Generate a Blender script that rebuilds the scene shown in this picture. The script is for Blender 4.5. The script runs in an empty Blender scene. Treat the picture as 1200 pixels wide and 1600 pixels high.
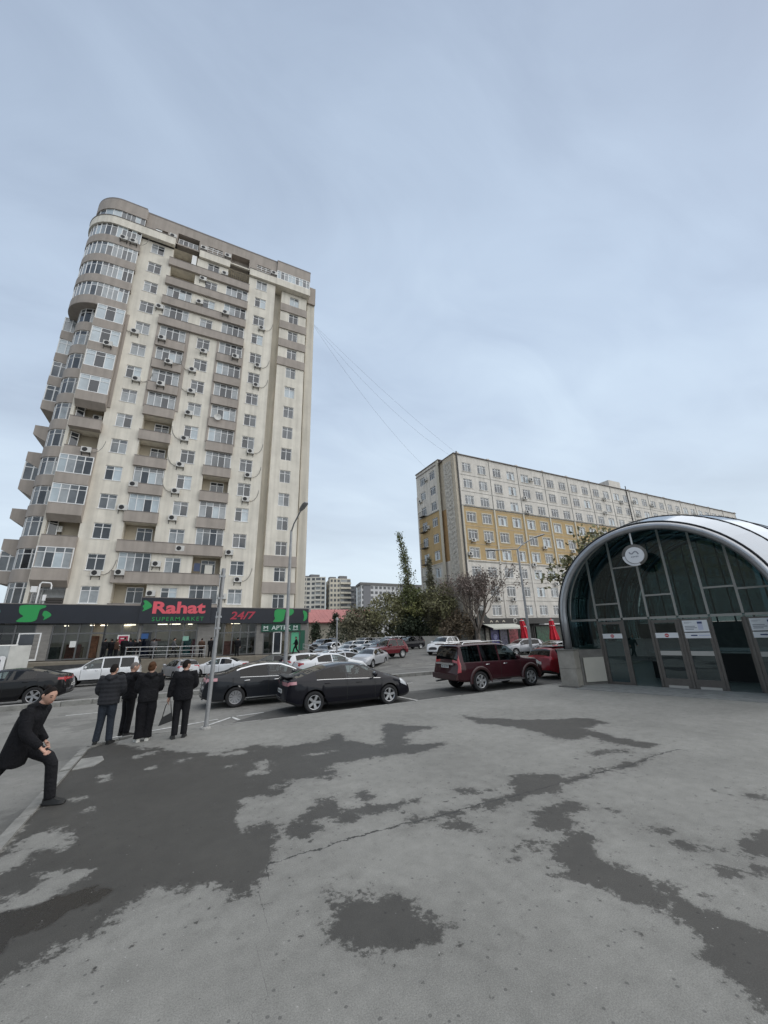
import bpy, bmesh, math, random
import numpy as np
from mathutils import Vector, Matrix
R_ = math.radians
rnd = random.Random(7)
scene = bpy.context.scene
COL = scene.collection

# ------------------------------------------------------------------ camera
EYE = 2.18                                    # metres above the plaza
cam_d = bpy.data.cameras.new('camera')
cam_d.sensor_fit = 'AUTO'; cam_d.sensor_width = 36.0
cam_d.lens = 13.5                             # ultra wide phone lens
cam_d.clip_start = 0.05; cam_d.clip_end = 3000
cam = bpy.data.objects.new('camera', cam_d); COL.objects.link(cam)
cam.matrix_world = Matrix(((0.89590344, -0.10972027, -0.43048633, 0),
                           (-0.44339516, -0.28088868, -0.851177, 0),
                           (-0.02752737, 0.95344796, -0.30029857, EYE),
                           (0, 0, 0, 1)))
scene.camera = cam

# ------------------------------------------------------------------ sky, sun, exposure
SUN_EL, SUN_AZ = 52.0, 128.0                  # high behind the right shoulder, veiled by cloud
world = bpy.data.worlds.new('World'); scene.world = world
world.use_nodes = True
nt = world.node_tree; nt.nodes.clear()
N = nt.nodes.new; LK = nt.links.new
out = N('ShaderNodeOutputWorld'); bg = N('ShaderNodeBackground')
bg.inputs['Strength'].default_value = 0.1
sky = N('ShaderNodeTexSky'); sky.sky_type = 'NISHITA'; sky.sun_disc = False
sky.sun_elevation = R_(SUN_EL); sky.sun_rotation = R_(SUN_AZ)
sky.air_density = 1.2; sky.dust_density = 2.0
tc = N('ShaderNodeTexCoord'); sep = N('ShaderNodeSeparateXYZ')
LK(tc.outputs['Generated'], sep.inputs[0])
# clouds as a layer overhead: direction projected on a plane, so that they flatten towards the horizon
mz = N('ShaderNodeMath'); mz.operation = 'MAXIMUM'; mz.inputs[1].default_value = 0.0
LK(sep.outputs['Z'], mz.inputs[0])
mz2 = N('ShaderNodeMath'); mz2.operation = 'ADD'; mz2.inputs[1].default_value = 0.16
LK(mz.outputs[0], mz2.inputs[0])
dx = N('ShaderNodeMath'); dx.operation = 'DIVIDE'; dy = N('ShaderNodeMath'); dy.operation = 'DIVIDE'
LK(sep.outputs['X'], dx.inputs[0]); LK(mz2.outputs[0], dx.inputs[1])
LK(sep.outputs['Y'], dy.inputs[0]); LK(mz2.outputs[0], dy.inputs[1])
cmb = N('ShaderNodeCombineXYZ'); LK(dx.outputs[0], cmb.inputs[0]); LK(dy.outputs[0], cmb.inputs[1])
n1 = N('ShaderNodeTexNoise'); n1.inputs['Scale'].default_value = 0.4; n1.inputs['Detail'].default_value = 5.5
n1.inputs['Roughness'].default_value = 0.44; n1.inputs['Distortion'].default_value = 0.6
mp = N('ShaderNodeMapping'); mp.inputs['Rotation'].default_value = (0, 0, 0.06); mp.inputs['Scale'].default_value = (0.75, 1.35, 1)
mp.inputs['Location'].default_value = (12.3, -16.32, 0)
LK(cmb.outputs[0], mp.inputs[0]); LK(mp.outputs[0], n1.inputs['Vector'])
r1 = N('ShaderNodeValToRGB')
e = r1.color_ramp.elements
e[0].position = 0.34; e[0].color = (2.35, 2.86, 3.72, 1)
e[1].position = 0.68; e[1].color = (4.9, 5.8, 6.65, 1)
e2 = e.new(0.50); e2.color = (3.5, 4.22, 5.2, 1)
n2 = N('ShaderNodeTexNoise'); n2.inputs['Scale'].default_value = 2.6; n2.inputs['Detail'].default_value = 6.0; n2.inputs['Roughness'].default_value = 0.55; n2.inputs['Distortion'].default_value = 0.8
LK(mp.outputs[0], n2.inputs['Vector'])
nm = N('ShaderNodeMath'); nm.operation = 'MULTIPLY_ADD'; nm.inputs[1].default_value = 0.18; LK(n2.outputs['Fac'], nm.inputs[0])
na = N('ShaderNodeMath'); na.operation = 'SUBTRACT'; na.inputs[1].default_value = 0.09; LK(n1.outputs['Fac'], na.inputs[0]); LK(na.outputs[0], nm.inputs[2])
LK(nm.outputs[0], r1.inputs[0])
# paler air low down
rh = N('ShaderNodeMapRange'); rh.inputs['From Min'].default_value = 0.0; rh.inputs['From Max'].default_value = 0.62
rh.inputs['To Min'].default_value = 0.72; rh.inputs['To Max'].default_value = 0.0; rh.interpolation_type = 'SMOOTHSTEP'
LK(sep.outputs['Z'], rh.inputs['Value'])
mixh = N('ShaderNodeMix'); mixh.data_type = 'RGBA'
LK(rh.outputs[0], mixh.inputs['Factor']); LK(r1.outputs[0], mixh.inputs[6])
mixh.inputs[7].default_value = (5.1, 5.75, 6.2, 1)
mixs = N('ShaderNodeMix'); mixs.data_type = 'RGBA'; mixs.inputs['Factor'].default_value = 0.9
LK(sky.outputs[0], mixs.inputs[6]); LK(mixh.outputs[2], mixs.inputs[7])
LK(mixs.outputs[2], bg.inputs['Color']); LK(bg.outputs[0], out.inputs[0])

sun_d = bpy.data.lights.new('sun', 'SUN'); sun_d.energy = 1.5; sun_d.angle = R_(110); sun_d.color = (1.0, 0.94, 0.85)
sun = bpy.data.objects.new('sun', sun_d); COL.objects.link(sun)
_sd = Vector((math.sin(R_(SUN_AZ)) * math.cos(R_(SUN_EL)), math.cos(R_(SUN_AZ)) * math.cos(R_(SUN_EL)), math.sin(R_(SUN_EL))))
sun.rotation_euler = (-_sd).to_track_quat('-Z', 'Y').to_euler(); sun.location = (0, -20, 60)
scene.view_settings.view_transform = 'Standard'; scene.view_settings.look = 'None'
scene.view_settings.exposure = 0.68; scene.view_settings.gamma = 1.0
scene.view_settings.use_curve_mapping = False
scene.render.engine = 'CYCLES'
scene.cycles.max_bounces = 8; scene.cycles.transparent_max_bounces = 16
scene.cycles.use_denoising = True
scene.cycles.caustics_reflective = False; scene.cycles.caustics_refractive = False

# ------------------------------------------------------------------ materials
MATS = {}
def mat(name, color, rough=0.7, metal=0.0, var=0.0, vscale=3.0, bump=0.0, bscale=40.0, spec=0.5, coat=0.0, emit=None, estr=0.0, streak=0.0):
    if name in MATS: return MATS[name]
    m = bpy.data.materials.new(name); m.use_nodes = True
    t = m.node_tree; b = t.nodes['Principled BSDF']
    b.inputs['Base Color'].default_value = (*color, 1)
    b.inputs['Roughness'].default_value = rough; b.inputs['Metallic'].default_value = metal
    b.inputs['Specular IOR Level'].default_value = spec
    b.inputs['Coat Weight'].default_value = coat
    if emit: b.inputs['Emission Color'].default_value = (*emit, 1); b.inputs['Emission Strength'].default_value = estr
    if var or bump or streak:
        g = t.nodes.new('ShaderNodeNewGeometry')
        if var or streak:
            n = t.nodes.new('ShaderNodeTexNoise'); n.inputs['Scale'].default_value = vscale; n.inputs['Detail'].default_value = 6
            n.inputs['Roughness'].default_value = 0.62
            t.links.new(g.outputs['Position'], n.inputs['Vector'])
            mr = t.nodes.new('ShaderNodeMapRange'); mr.inputs['From Min'].default_value = 0.3; mr.inputs['From Max'].default_value = 0.7
            mr.inputs['To Min'].default_value = 1 - var; mr.inputs['To Max'].default_value = 1 + var
            t.links.new(n.outputs['Fac'], mr.inputs['Value'])
            last = mr.outputs[0]
            if streak:                       # rain runs down the walls: noise stretched along z
                mpp = t.nodes.new('ShaderNodeMapping'); mpp.inputs['Scale'].default_value = (2.2, 2.2, 0.10)
                t.links.new(g.outputs['Position'], mpp.inputs[0])
                ns = t.nodes.new('ShaderNodeTexNoise'); ns.inputs['Scale'].default_value = 1.0; ns.inputs['Detail'].default_value = 5
                t.links.new(mpp.outputs[0], ns.inputs['Vector'])
                ms = t.nodes.new('ShaderNodeMapRange'); ms.inputs['From Min'].default_value = 0.35; ms.inputs['From Max'].default_value = 0.6
                ms.inputs['To Min'].default_value = 1 - streak; ms.inputs['To Max'].default_value = 1.0
                t.links.new(ns.outputs['Fac'], ms.inputs['Value'])
                mu = t.nodes.new('ShaderNodeMath'); mu.operation = 'MULTIPLY'
                t.links.new(last, mu.inputs[0]); t.links.new(ms.outputs[0], mu.inputs[1]); last = mu.outputs[0]
            vm = t.nodes.new('ShaderNodeVectorMath'); vm.operation = 'SCALE'; vm.inputs[0].default_value = color
            t.links.new(last, vm.inputs['Scale']); t.links.new(vm.outputs[0], b.inputs['Base Color'])
        if bump:
            nb = t.nodes.new('ShaderNodeTexNoise'); nb.inputs['Scale'].default_value = bscale; nb.inputs['Detail'].default_value = 4
            t.links.new(g.outputs['Position'], nb.inputs['Vector'])
            bp = t.nodes.new('ShaderNodeBump'); bp.inputs['Strength'].default_value = bump; bp.inputs['Distance'].default_value = 0.02
            t.links.new(nb.outputs['Fac'], bp.inputs['Height']); t.links.new(bp.outputs[0], b.inputs['Normal'])
    MATS[name] = m
    return m

def glass(name, tint, refl=0.9, rough=0.02, ior=1.5, gloss=(1, 1, 1), fmin=0.0):
    """tinted pane: fresnel mix of a mirror and a see-through tint"""
    if name in MATS: return MATS[name]
    m = bpy.data.materials.new(name); m.use_nodes = True
    t = m.node_tree; t.nodes.clear()
    o = t.nodes.new('ShaderNodeOutputMaterial'); mx = t.nodes.new('ShaderNodeMixShader')
    tr = t.nodes.new('ShaderNodeBsdfTransparent'); tr.inputs[0].default_value = (*tint, 1)
    gl = t.nodes.new('ShaderNodeBsdfGlossy'); gl.inputs['Color'].default_value = (*gloss, 1); gl.inputs['Roughness'].default_value = rough
    # double-sided: the facing weight does not flip on back faces
    lw = t.nodes.new('ShaderNodeLayerWeight'); lw.inputs['Blend'].default_value = 0.5
    pw = t.nodes.new('ShaderNodeMath'); pw.operation = 'POWER'; pw.inputs[1].default_value = 4.0
    t.links.new(lw.outputs['Facing'], pw.inputs[0])
    mr = t.nodes.new('ShaderNodeMapRange'); mr.inputs['To Min'].default_value = 0.045 + fmin; mr.inputs['To Max'].default_value = refl
    t.links.new(pw.outputs[0], mr.inputs['Value'])
    t.links.new(mr.outputs[0], mx.inputs[0]); t.links.new(tr.outputs[0], mx.inputs[1]); t.links.new(gl.outputs[0], mx.inputs[2])
    t.links.new(mx.outputs[0], o.inputs[0])
    MATS[name] = m
    return m

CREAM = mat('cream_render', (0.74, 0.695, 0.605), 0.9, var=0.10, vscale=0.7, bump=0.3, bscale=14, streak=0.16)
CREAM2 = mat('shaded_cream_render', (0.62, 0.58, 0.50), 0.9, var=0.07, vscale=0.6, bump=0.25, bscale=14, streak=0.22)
TAUPE = mat('taupe_render', (0.385, 0.34, 0.30), 0.9, var=0.09, vscale=0.8, bump=0.25, bscale=14, streak=0.14)
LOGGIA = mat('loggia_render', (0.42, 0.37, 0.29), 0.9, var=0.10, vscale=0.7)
COPING = mat('grey_coping', (0.20, 0.18, 0.17), 0.8, var=0.1)
PVC = mat('white_pvc', (0.80, 0.80, 0.79), 0.4)
PANE_D = mat('dark_pane', (0.03, 0.034, 0.04), 0.06, spec=0.8, var=0.5, vscale=0.5)
PANE_G = mat('grey_pane', (0.105, 0.113, 0.12), 0.07, spec=0.8, var=0.45, vscale=0.6)
PANE_C = mat('curtained_pane', (0.30, 0.32, 0.33), 0.12, spec=0.7, var=0.25, vscale=1.2)
PANE_W = mat('bright_pane', (0.44, 0.50, 0.53), 0.10, spec=0.8, var=0.2, vscale=0.7)
ACW = mat('ac_casing', (0.58, 0.57, 0.54), 0.5, var=0.12, vscale=2.0)
DARK = mat('dark_grille', (0.015, 0.015, 0.016), 0.6)
STEEL = mat('grey_steel', (0.36, 0.37, 0.38), 0.45, metal=0.6, var=0.1, vscale=4)
GALV = mat('galvanised_steel', (0.32, 0.325, 0.33), 0.55, metal=0.35, var=0.15, vscale=5)
NAVY = mat('navy_fascia', (0.012, 0.014, 0.022), 0.35, var=0.15, vscale=0.8)
GREEN = mat('sign_green', (0.02, 0.30, 0.075), 0.45)
DKGREEN = mat('pharmacy_green', (0.008, 0.085, 0.05), 0.4)
PINKRED = mat('sign_red', (0.72, 0.10, 0.13), 0.4)
DEEPRED = mat('sign_deep_red', (0.42, 0.03, 0.06), 0.4)
WHITEP = mat('white_paint', (0.72, 0.72, 0.70), 0.6, var=0.08, vscale=3)
STONE = mat('shop_stone', (0.22, 0.21, 0.195), 0.8, var=0.15, vscale=2, bump=0.2)
CONC = mat('concrete', (0.30, 0.295, 0.28), 0.9, var=0.15, vscale=1.2, bump=0.3, bscale=20)
BLACK = mat('black_paint', (0.012, 0.012, 0.013), 0.5)
RUBBER = mat('rubber', (0.018, 0.018, 0.019), 0.8)

# ------------------------------------------------------------------ mesh helpers
class MB:
    """collects shapes into ONE mesh"""
    def __init__(s): s.v = []; s.f = []; s.m = []; s.cur = 0
    def slot(s, i): s.cur = i; return s
    def add(s, verts, faces):
        o = len(s.v); s.v += [tuple(map(float, p)) for p in verts]
        for f in faces: s.f.append(tuple(i + o for i in f)); s.m.append(s.cur)
        return s
    def quad(s, a, b, c, d): return s.add([a, b, c, d], [(0, 1, 2, 3)])
    def box(s, x0, x1, y0, y1, z0, z1):
        return s.add([(x0, y0, z0), (x1, y0, z0), (x1, y1, z0), (x0, y1, z0), (x0, y0, z1), (x1, y0, z1), (x1, y1, z1), (x0, y1, z1)],
                     [(0, 3, 2, 1), (4, 5, 6, 7), (0, 1, 5, 4), (1, 2, 6, 5), (2, 3, 7, 6), (3, 0, 4, 7)])
    def tube(s, pts, r, n=8, cap=True, flat=1.0):
        pts = [Vector(p) for p in pts]; rs = r if isinstance(r, (list, tuple)) else [r] * len(pts)
        vs = []; fs = []; prev = None
        for i, p in enumerate(pts):
            t = (pts[min(i + 1, len(pts) - 1)] - pts[max(i - 1, 0)]).normalized()
            if prev is None:
                up = Vector((0, 0, 1)) if abs(t.z) < 0.9 else Vector((1, 0, 0)); a = t.cross(up).normalized()
            else:
                a = (prev - t * prev.dot(t)).normalized()
            prev = a; b = t.cross(a)
            for k in range(n):
                an = 2 * math.pi * k / n
                vs.append(p + a * (rs[i] * math.cos(an)) + b * (rs[i] * flat * math.sin(an)))
        for i in range(len(pts) - 1):
            for k in range(n):
                fs.append((i * n + k, i * n + (k + 1) % n, (i + 1) * n + (k + 1) % n, (i + 1) * n + k))
        if cap:
            fs.append(tuple(range(n - 1, -1, -1))); fs.append(tuple((len(pts) - 1) * n + k for k in range(n)))
        return s.add(vs, fs)
    def prism(s, poly, a, b, plane='xz'):
        """poly of 2-D points extruded between a and b on the third axis"""
        def P(u, v, w): return {'xz': (u, w, v), 'xy': (u, v, w), 'yz': (w, u, v)}[plane]
        n = len(poly)
        vs = [P(u, v, a) for u, v in poly] + [P(u, v, b) for u, v in poly]
        fs = [tuple(range(n)), tuple(range(2 * n - 1, n - 1, -1))] + [(i, i + n, (i + 1) % n + n, (i + 1) % n) for i in range(n)]
        return s.add(vs, fs)
    def lathe(s, prof, n=16, axis='y', c=(0, 0, 0)):
        """prof: (radius, offset along axis)"""
        vs = []; fs = []
        for r, h in prof:
            for k in range(n):
                an = 2 * math.pi * k / n; u, v = r * math.cos(an), r * math.sin(an)
                vs.append({'y': (c[0] + u, c[1] + h, c[2] + v), 'z': (c[0] + u, c[1] + v, c[2] + h), 'x': (c[0] + h, c[1] + u, c[2] + v)}[axis])
        for i in range(len(prof) - 1):
            for k in range(n): fs.append((i * n + k, i * n + (k + 1) % n, (i + 1) * n + (k + 1) % n, (i + 1) * n + k))
        return s.add(vs, fs)
    def mesh(s, name, mats, smooth=False, recalc=True):
        me = bpy.data.meshes.new(name); me.from_pydata(s.v, [], s.f)
        for m in (mats if isinstance(mats, (list, tuple)) else [mats]): me.materials.append(m)
        if len(me.materials) > 1: me.polygons.foreach_set('material_index', s.m)
        if recalc:
            bm = bmesh.new(); bm.from_mesh(me); bmesh.ops.recalc_face_normals(bm, faces=bm.faces); bm.to_mesh(me); bm.free()
        if smooth:
            me.polygons.foreach_set('use_smooth', [True] * len(me.polygons))
            if smooth != 'all': me.set_sharp_from_angle(angle=R_(38))
        me.update(); return me
    def build(s, name, mats, parent=None, smooth=False, recalc=True):
        return obj(name, s.mesh(name, mats, smooth, recalc), parent)

def obj(name, me, parent=None, loc=None, rotz=None, local=False):
    o = bpy.data.objects.new(name, me); COL.objects.link(o)
    if loc: o.location = loc
    if rotz: o.rotation_euler = (0, 0, rotz)
    if parent: adopt(o, parent, local)
    return o
def wm(o):
    """world matrix without waiting for the depsgraph"""
    b = o.matrix_basis if hasattr(o, 'matrix_basis') else Matrix()
    return (wm(o.parent) @ o.matrix_parent_inverse @ b) if o.parent else b
def adopt(o, parent, local=False):
    o.parent = parent
    o.matrix_parent_inverse = Matrix() if local else wm(parent).inverted()
    return o
def tag(o, label=None, cat=None, group=None, kind=None):
    if label: o['label'] = label
    if cat: o['category'] = cat
    if group: o['group'] = group
    if kind: o['kind'] = kind
    return o
def thing(name, label, cat, loc=(0, 0, 0), rotz=0, group=None):
    o = bpy.data.objects.new(name, None); COL.objects.link(o); o.empty_display_size = 0.2
    o.location = loc; o.rotation_euler = (0, 0, rotz)
    return tag(o, label, cat, group)
def dup(root, loc, rotz=None, label=None):
    """copy of a thing with copies of its parts and sub-parts"""
    def rec(o, par):
        c = o.copy(); COL.objects.link(c)
        if par: c.parent = par
        for ch in kids.get(o.name, []): rec(ch, c)
        return c
    kids = {}
    def walk(o):
        kids[o.name] = list(o.children)
        for ch in o.children: walk(ch)
    walk(root)
    r = rec(root, None); r.location = loc
    if rotz is not None: r.rotation_euler = (0, 0, rotz)
    if label: r['label'] = label
    return r
def wall_holes(mb, x0, x1, z0, z1, y, holes, depth=0.18):
    """front wall facing -y, cut by rectangular openings with reveals; holes: (xa, xb, za, zb[, depth])"""
    xs = sorted({round(v, 4) for v in [x0, x1] + [h[0] for h in holes] + [h[1] for h in holes] if x0 <= v <= x1})
    zs = sorted({round(v, 4) for v in [z0, z1] + [h[2] for h in holes] + [h[3] for h in holes] if z0 <= v <= z1})
    for i in range(len(xs) - 1):
        for j in range(len(zs) - 1):
            cx, cz = (xs[i] + xs[i + 1]) / 2, (zs[j] + zs[j + 1]) / 2
            if any(h[0] < cx < h[1] and h[2] < cz < h[3] for h in holes): continue
            mb.quad((xs[i], y, zs[j]), (xs[i + 1], y, zs[j]), (xs[i + 1], y, zs[j + 1]), (xs[i], y, zs[j + 1]))
    for h in holes:
        d = h[4] if len(h) > 4 else depth
        a, b, c, e_ = h[:4]
        mb.quad((a, y, c), (a, y + d, c), (a, y + d, e_), (a, y, e_)); mb.quad((b, y + d, c), (b, y, c), (b, y, e_), (b, y + d, e_))
        mb.quad((a, y, e_), (a, y + d, e_), (b, y + d, e_), (b, y, e_)); mb.quad((a, y + d, c), (a, y, c), (b, y, c), (b, y + d, c))
        mb.quad((a, y + d, c), (b, y + d, c), (b, y + d, e_), (a, y + d, e_))
ORD = ['ground', 'second', 'third', 'fourth', 'fifth', 'sixth', 'seventh', 'eighth', 'ninth', 'tenth', 'eleventh', 'twelfth',
       'thirteenth', 'fourteenth', 'fifteenth', 'sixteenth', 'top']
def grid(mb, xs, ys, fz):
    nx = len(xs); vs = [(x, y, fz(x, y)) for y in ys for x in xs]
    fs = [(j * nx + i, j * nx + i + 1, (j + 1) * nx + i + 1, (j + 1) * nx + i) for j in range(len(ys) - 1) for i in range(nx - 1)]
    mb.add(vs, fs)
def smooth01(t): t = max(0.0, min(1.0, t)); return t * t * (3 - 2 * t)
def lerp_list(pts, x):
    if x <= pts[0][0]: return pts[0][1]
    for (a, va), (b, vb) in zip(pts, pts[1:]):
        if x <= b: return va + (vb - va) * (x - a) / (b - a)
    return pts[-1][1]
def gz(x, y):
    """height of street and car park: road, dip in front of the shops, raised car park behind"""
    base = lerp_list([(20.5, -0.2), (38, -0.88), (44, -0.88), (54, -0.05)], y)
    q = x / max(y, 1)
    w = smooth01((q - 0.42) / 0.08) * smooth01((0.82 - q) / 0.1) * smooth01((y - 27) / 6)
    w2 = smooth01((q - 0.80) / 0.1) * smooth01((y - 27) / 6)
    return (base * (1 - w) + 0.03 * w) * (1 - w2) + w2 * max(base, -0.5)
# ================================================================== THE GROUND
def asphalt(name, dry, wet_attr=False, crack=False):
    m = bpy.data.materials.new(name); m.use_nodes = True
    t = m.node_tree; b = t.nodes['Principled BSDF']; n = t.nodes.new; L = t.links.new
    g = n('ShaderNodeNewGeometry')
    def noise(sc, det=4, ro=0.55):
        k = n('ShaderNodeTexNoise'); k.inputs['Scale'].default_value = sc; k.inputs['Detail'].default_value = det; k.inputs['Roughness'].default_value = ro
        L(g.outputs['Position'], k.inputs['Vector']); return k.outputs['Fac']
    def rng(v, a, b_, c, d, clamp=True, smooth=False):
        k = n('ShaderNodeMapRange'); k.clamp = clamp
        if smooth: k.interpolation_type = 'SMOOTHSTEP'
        for nm, val in zip(('From Min', 'From Max', 'To Min', 'To Max'), (a, b_, c, d)): k.inputs[nm].default_value = val
        L(v, k.inputs['Value']); return k.outputs[0]
    def math_(op, a, b_):
        k = n('ShaderNodeMath'); k.operation = op
        for i, v in enumerate((a, b_)):
            if isinstance(v, (int, float)): k.inputs[i].default_value = v
            else: L(v, k.inputs[i])
        return k.outputs[0]
    big = rng(noise(0.55, 5, 0.6), 0.3, 0.7, 0.84, 1.12)
    mid = rng(noise(5.0, 5, 0.65), 0.3, 0.7, 0.88, 1.10)
    fine = rng(noise(95.0, 3, 0.7), 0.3, 0.7, 0.72, 1.26)
    tone = math_('MULTIPLY', math_('MULTIPLY', big, mid), fine)
    # grit: pale and dark stones in the binder
    vo = n('ShaderNodeTexVoronoi'); vo.inputs['Scale'].default_value = 24.0; L(g.outputs['Position'], vo.inputs['Vector'])
    sv = n('ShaderNodeSeparateColor'); L(vo.outputs['Color'], sv.inputs[0])
    spot = math_('MULTIPLY', math_('LESS_THAN', vo.outputs['Distance'], 0.13), math_('GREATER_THAN', sv.outputs[0], 0.95))
    dark = math_('MULTIPLY', math_('LESS_THAN', vo.outputs['Distance'], 0.30), math_('LESS_THAN', sv.outputs[1], 0.05))
    vo2 = n('ShaderNodeTexVoronoi'); vo2.inputs['Scale'].default_value = 2.2; L(g.outputs['Position'], vo2.inputs['Vector'])
    sv2 = n('ShaderNodeSeparateColor'); L(vo2.outputs['Color'], sv2.inputs[0])
    blot = math_('MULTIPLY', math_('LESS_THAN', math_('ADD', vo2.outputs['Distance'], rng(noise(9.0), 0.3, 0.7, -0.06, 0.06)), math_('MULTIPLY', sv2.outputs[1], 0.085)), math_('GREATER_THAN', sv2.outputs[0], 0.66))
    col = n('ShaderNodeVectorMath'); col.operation = 'SCALE'; col.inputs[0].default_value = dry; L(tone, col.inputs['Scale'])
    last = col.outputs[0]
    def mixc(f, a, c):
        k = n('ShaderNodeMix'); k.data_type = 'RGBA'
        L(f, k.inputs['Factor']); L(a, k.inputs[6]); k.inputs[7].default_value = (*c, 1); return k.outputs[2]
    last = mixc(math_('MULTIPLY', dark, 0.5), last, (0.04, 0.04, 0.04))
    last = mixc(math_('MULTIPLY', blot, 0.55), last, (0.05, 0.05, 0.05))
    rough = 0.92
    if wet_attr:
        at = n('ShaderNodeAttribute'); at.attribute_name = 'wet'
        rag = math_('ADD', rng(noise(3.0, 8, 0.72), 0.25, 0.75, -0.20, 0.20, False), rng(noise(17.0, 6, 0.75), 0.25, 0.75, -0.085, 0.085, False))
        speck = math_('ADD', math_('MULTIPLY', at.outputs['Fac'], 0.16), math_('ADD', math_('MULTIPLY', noise(7.5, 5, 0.6), 1.25), -0.79))
        sd = math_('MAXIMUM', math_('ADD', at.outputs['Fac'], rag), speck)
        wet = rng(sd, -0.040, 0.045, 0.0, 1.0, smooth=True)
        rim = rng(sd, -0.16, 0.0, 0.0, 0.16)                       # damp halo round the wet patches
        k = n('ShaderNodeMix'); k.data_type = 'RGBA'; L(math_('MAXIMUM', wet, rim), k.inputs['Factor'])
        w = n('ShaderNodeVectorMath'); w.operation = 'MULTIPLY'; L(last, w.inputs[0]); w.inputs[1].default_value = (0.27, 0.262, 0.256)
        L(last, k.inputs[6]); L(w.outputs[0], k.inputs[7]); last = k.outputs[2]
        at2 = n('ShaderNodeAttribute'); at2.attribute_name = 'crack'
        wob = math_('ADD', at2.outputs['Fac'], rng(noise(6.0, 5, 0.7), 0.3, 0.7, -0.04, 0.04, False))
        ab_ = n('ShaderNodeMath'); ab_.operation = 'ABSOLUTE'; L(wob, ab_.inputs[0])
        ck = rng(math_('ADD', ab_.outputs[0], rng(noise(11.0, 4, 0.6), 0.3, 0.7, -0.012, 0.008, False)), 0.004, 0.014, 1.0, 0.0)
        last = mixc(math_('MULTIPLY', ck, 0.9), last, (0.03, 0.03, 0.029))
        at3 = n('ShaderNodeAttribute'); at3.attribute_name = 'pool'
        pl = rng(math_('ADD', at3.outputs['Fac'], rng(noise(3.0, 5, 0.6), 0.3, 0.7, -0.12, 0.12, False)), -0.02, 0.06, 0.0, 1.0, smooth=True)
        pk = n('ShaderNodeMix'); pk.data_type = 'RGBA'; L(pl, pk.inputs['Factor']); L(last, pk.inputs[6]); pk.inputs[7].default_value = (0.030, 0.027, 0.023, 1); last = pk.outputs[2]
        rr = math_('MULTIPLY', rng(wet, 0, 1, 0.93, 0.60), rng(pl, 0, 1, 1.0, 0.35)); L(rr, b.inputs['Roughness'])
    else:
        b.inputs['Roughness'].default_value = rough
        pat = rng(noise(0.33, 6, 0.62), 0.53, 0.56, 0, 0.55, smooth=True)
        pm = n('ShaderNodeMix'); pm.data_type = 'RGBA'; L(pat, pm.inputs['Factor']); L(last, pm.inputs[6])
        pv = n('ShaderNodeVectorMath'); pv.operation = 'SCALE'; pv.inputs['Scale'].default_value = 0.62; L(last, pv.inputs[0]); L(pv.outputs[0], pm.inputs[7]); last = pm.outputs[2]
    last = mixc(math_('MULTIPLY', spot, 0.6), last, (0.42, 0.41, 0.39))
    L(last, b.inputs['Base Color']); b.inputs['Specular IOR Level'].default_value = 0.35
    bp = n('ShaderNodeBump'); bp.inputs['Strength'].default_value = 0.55; bp.inputs['Distance'].default_value = 0.006
    L(noise(140.0, 3, 0.7), bp.inputs['Height']); L(bp.outputs[0], b.inputs['Normal'])
    return m

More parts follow.
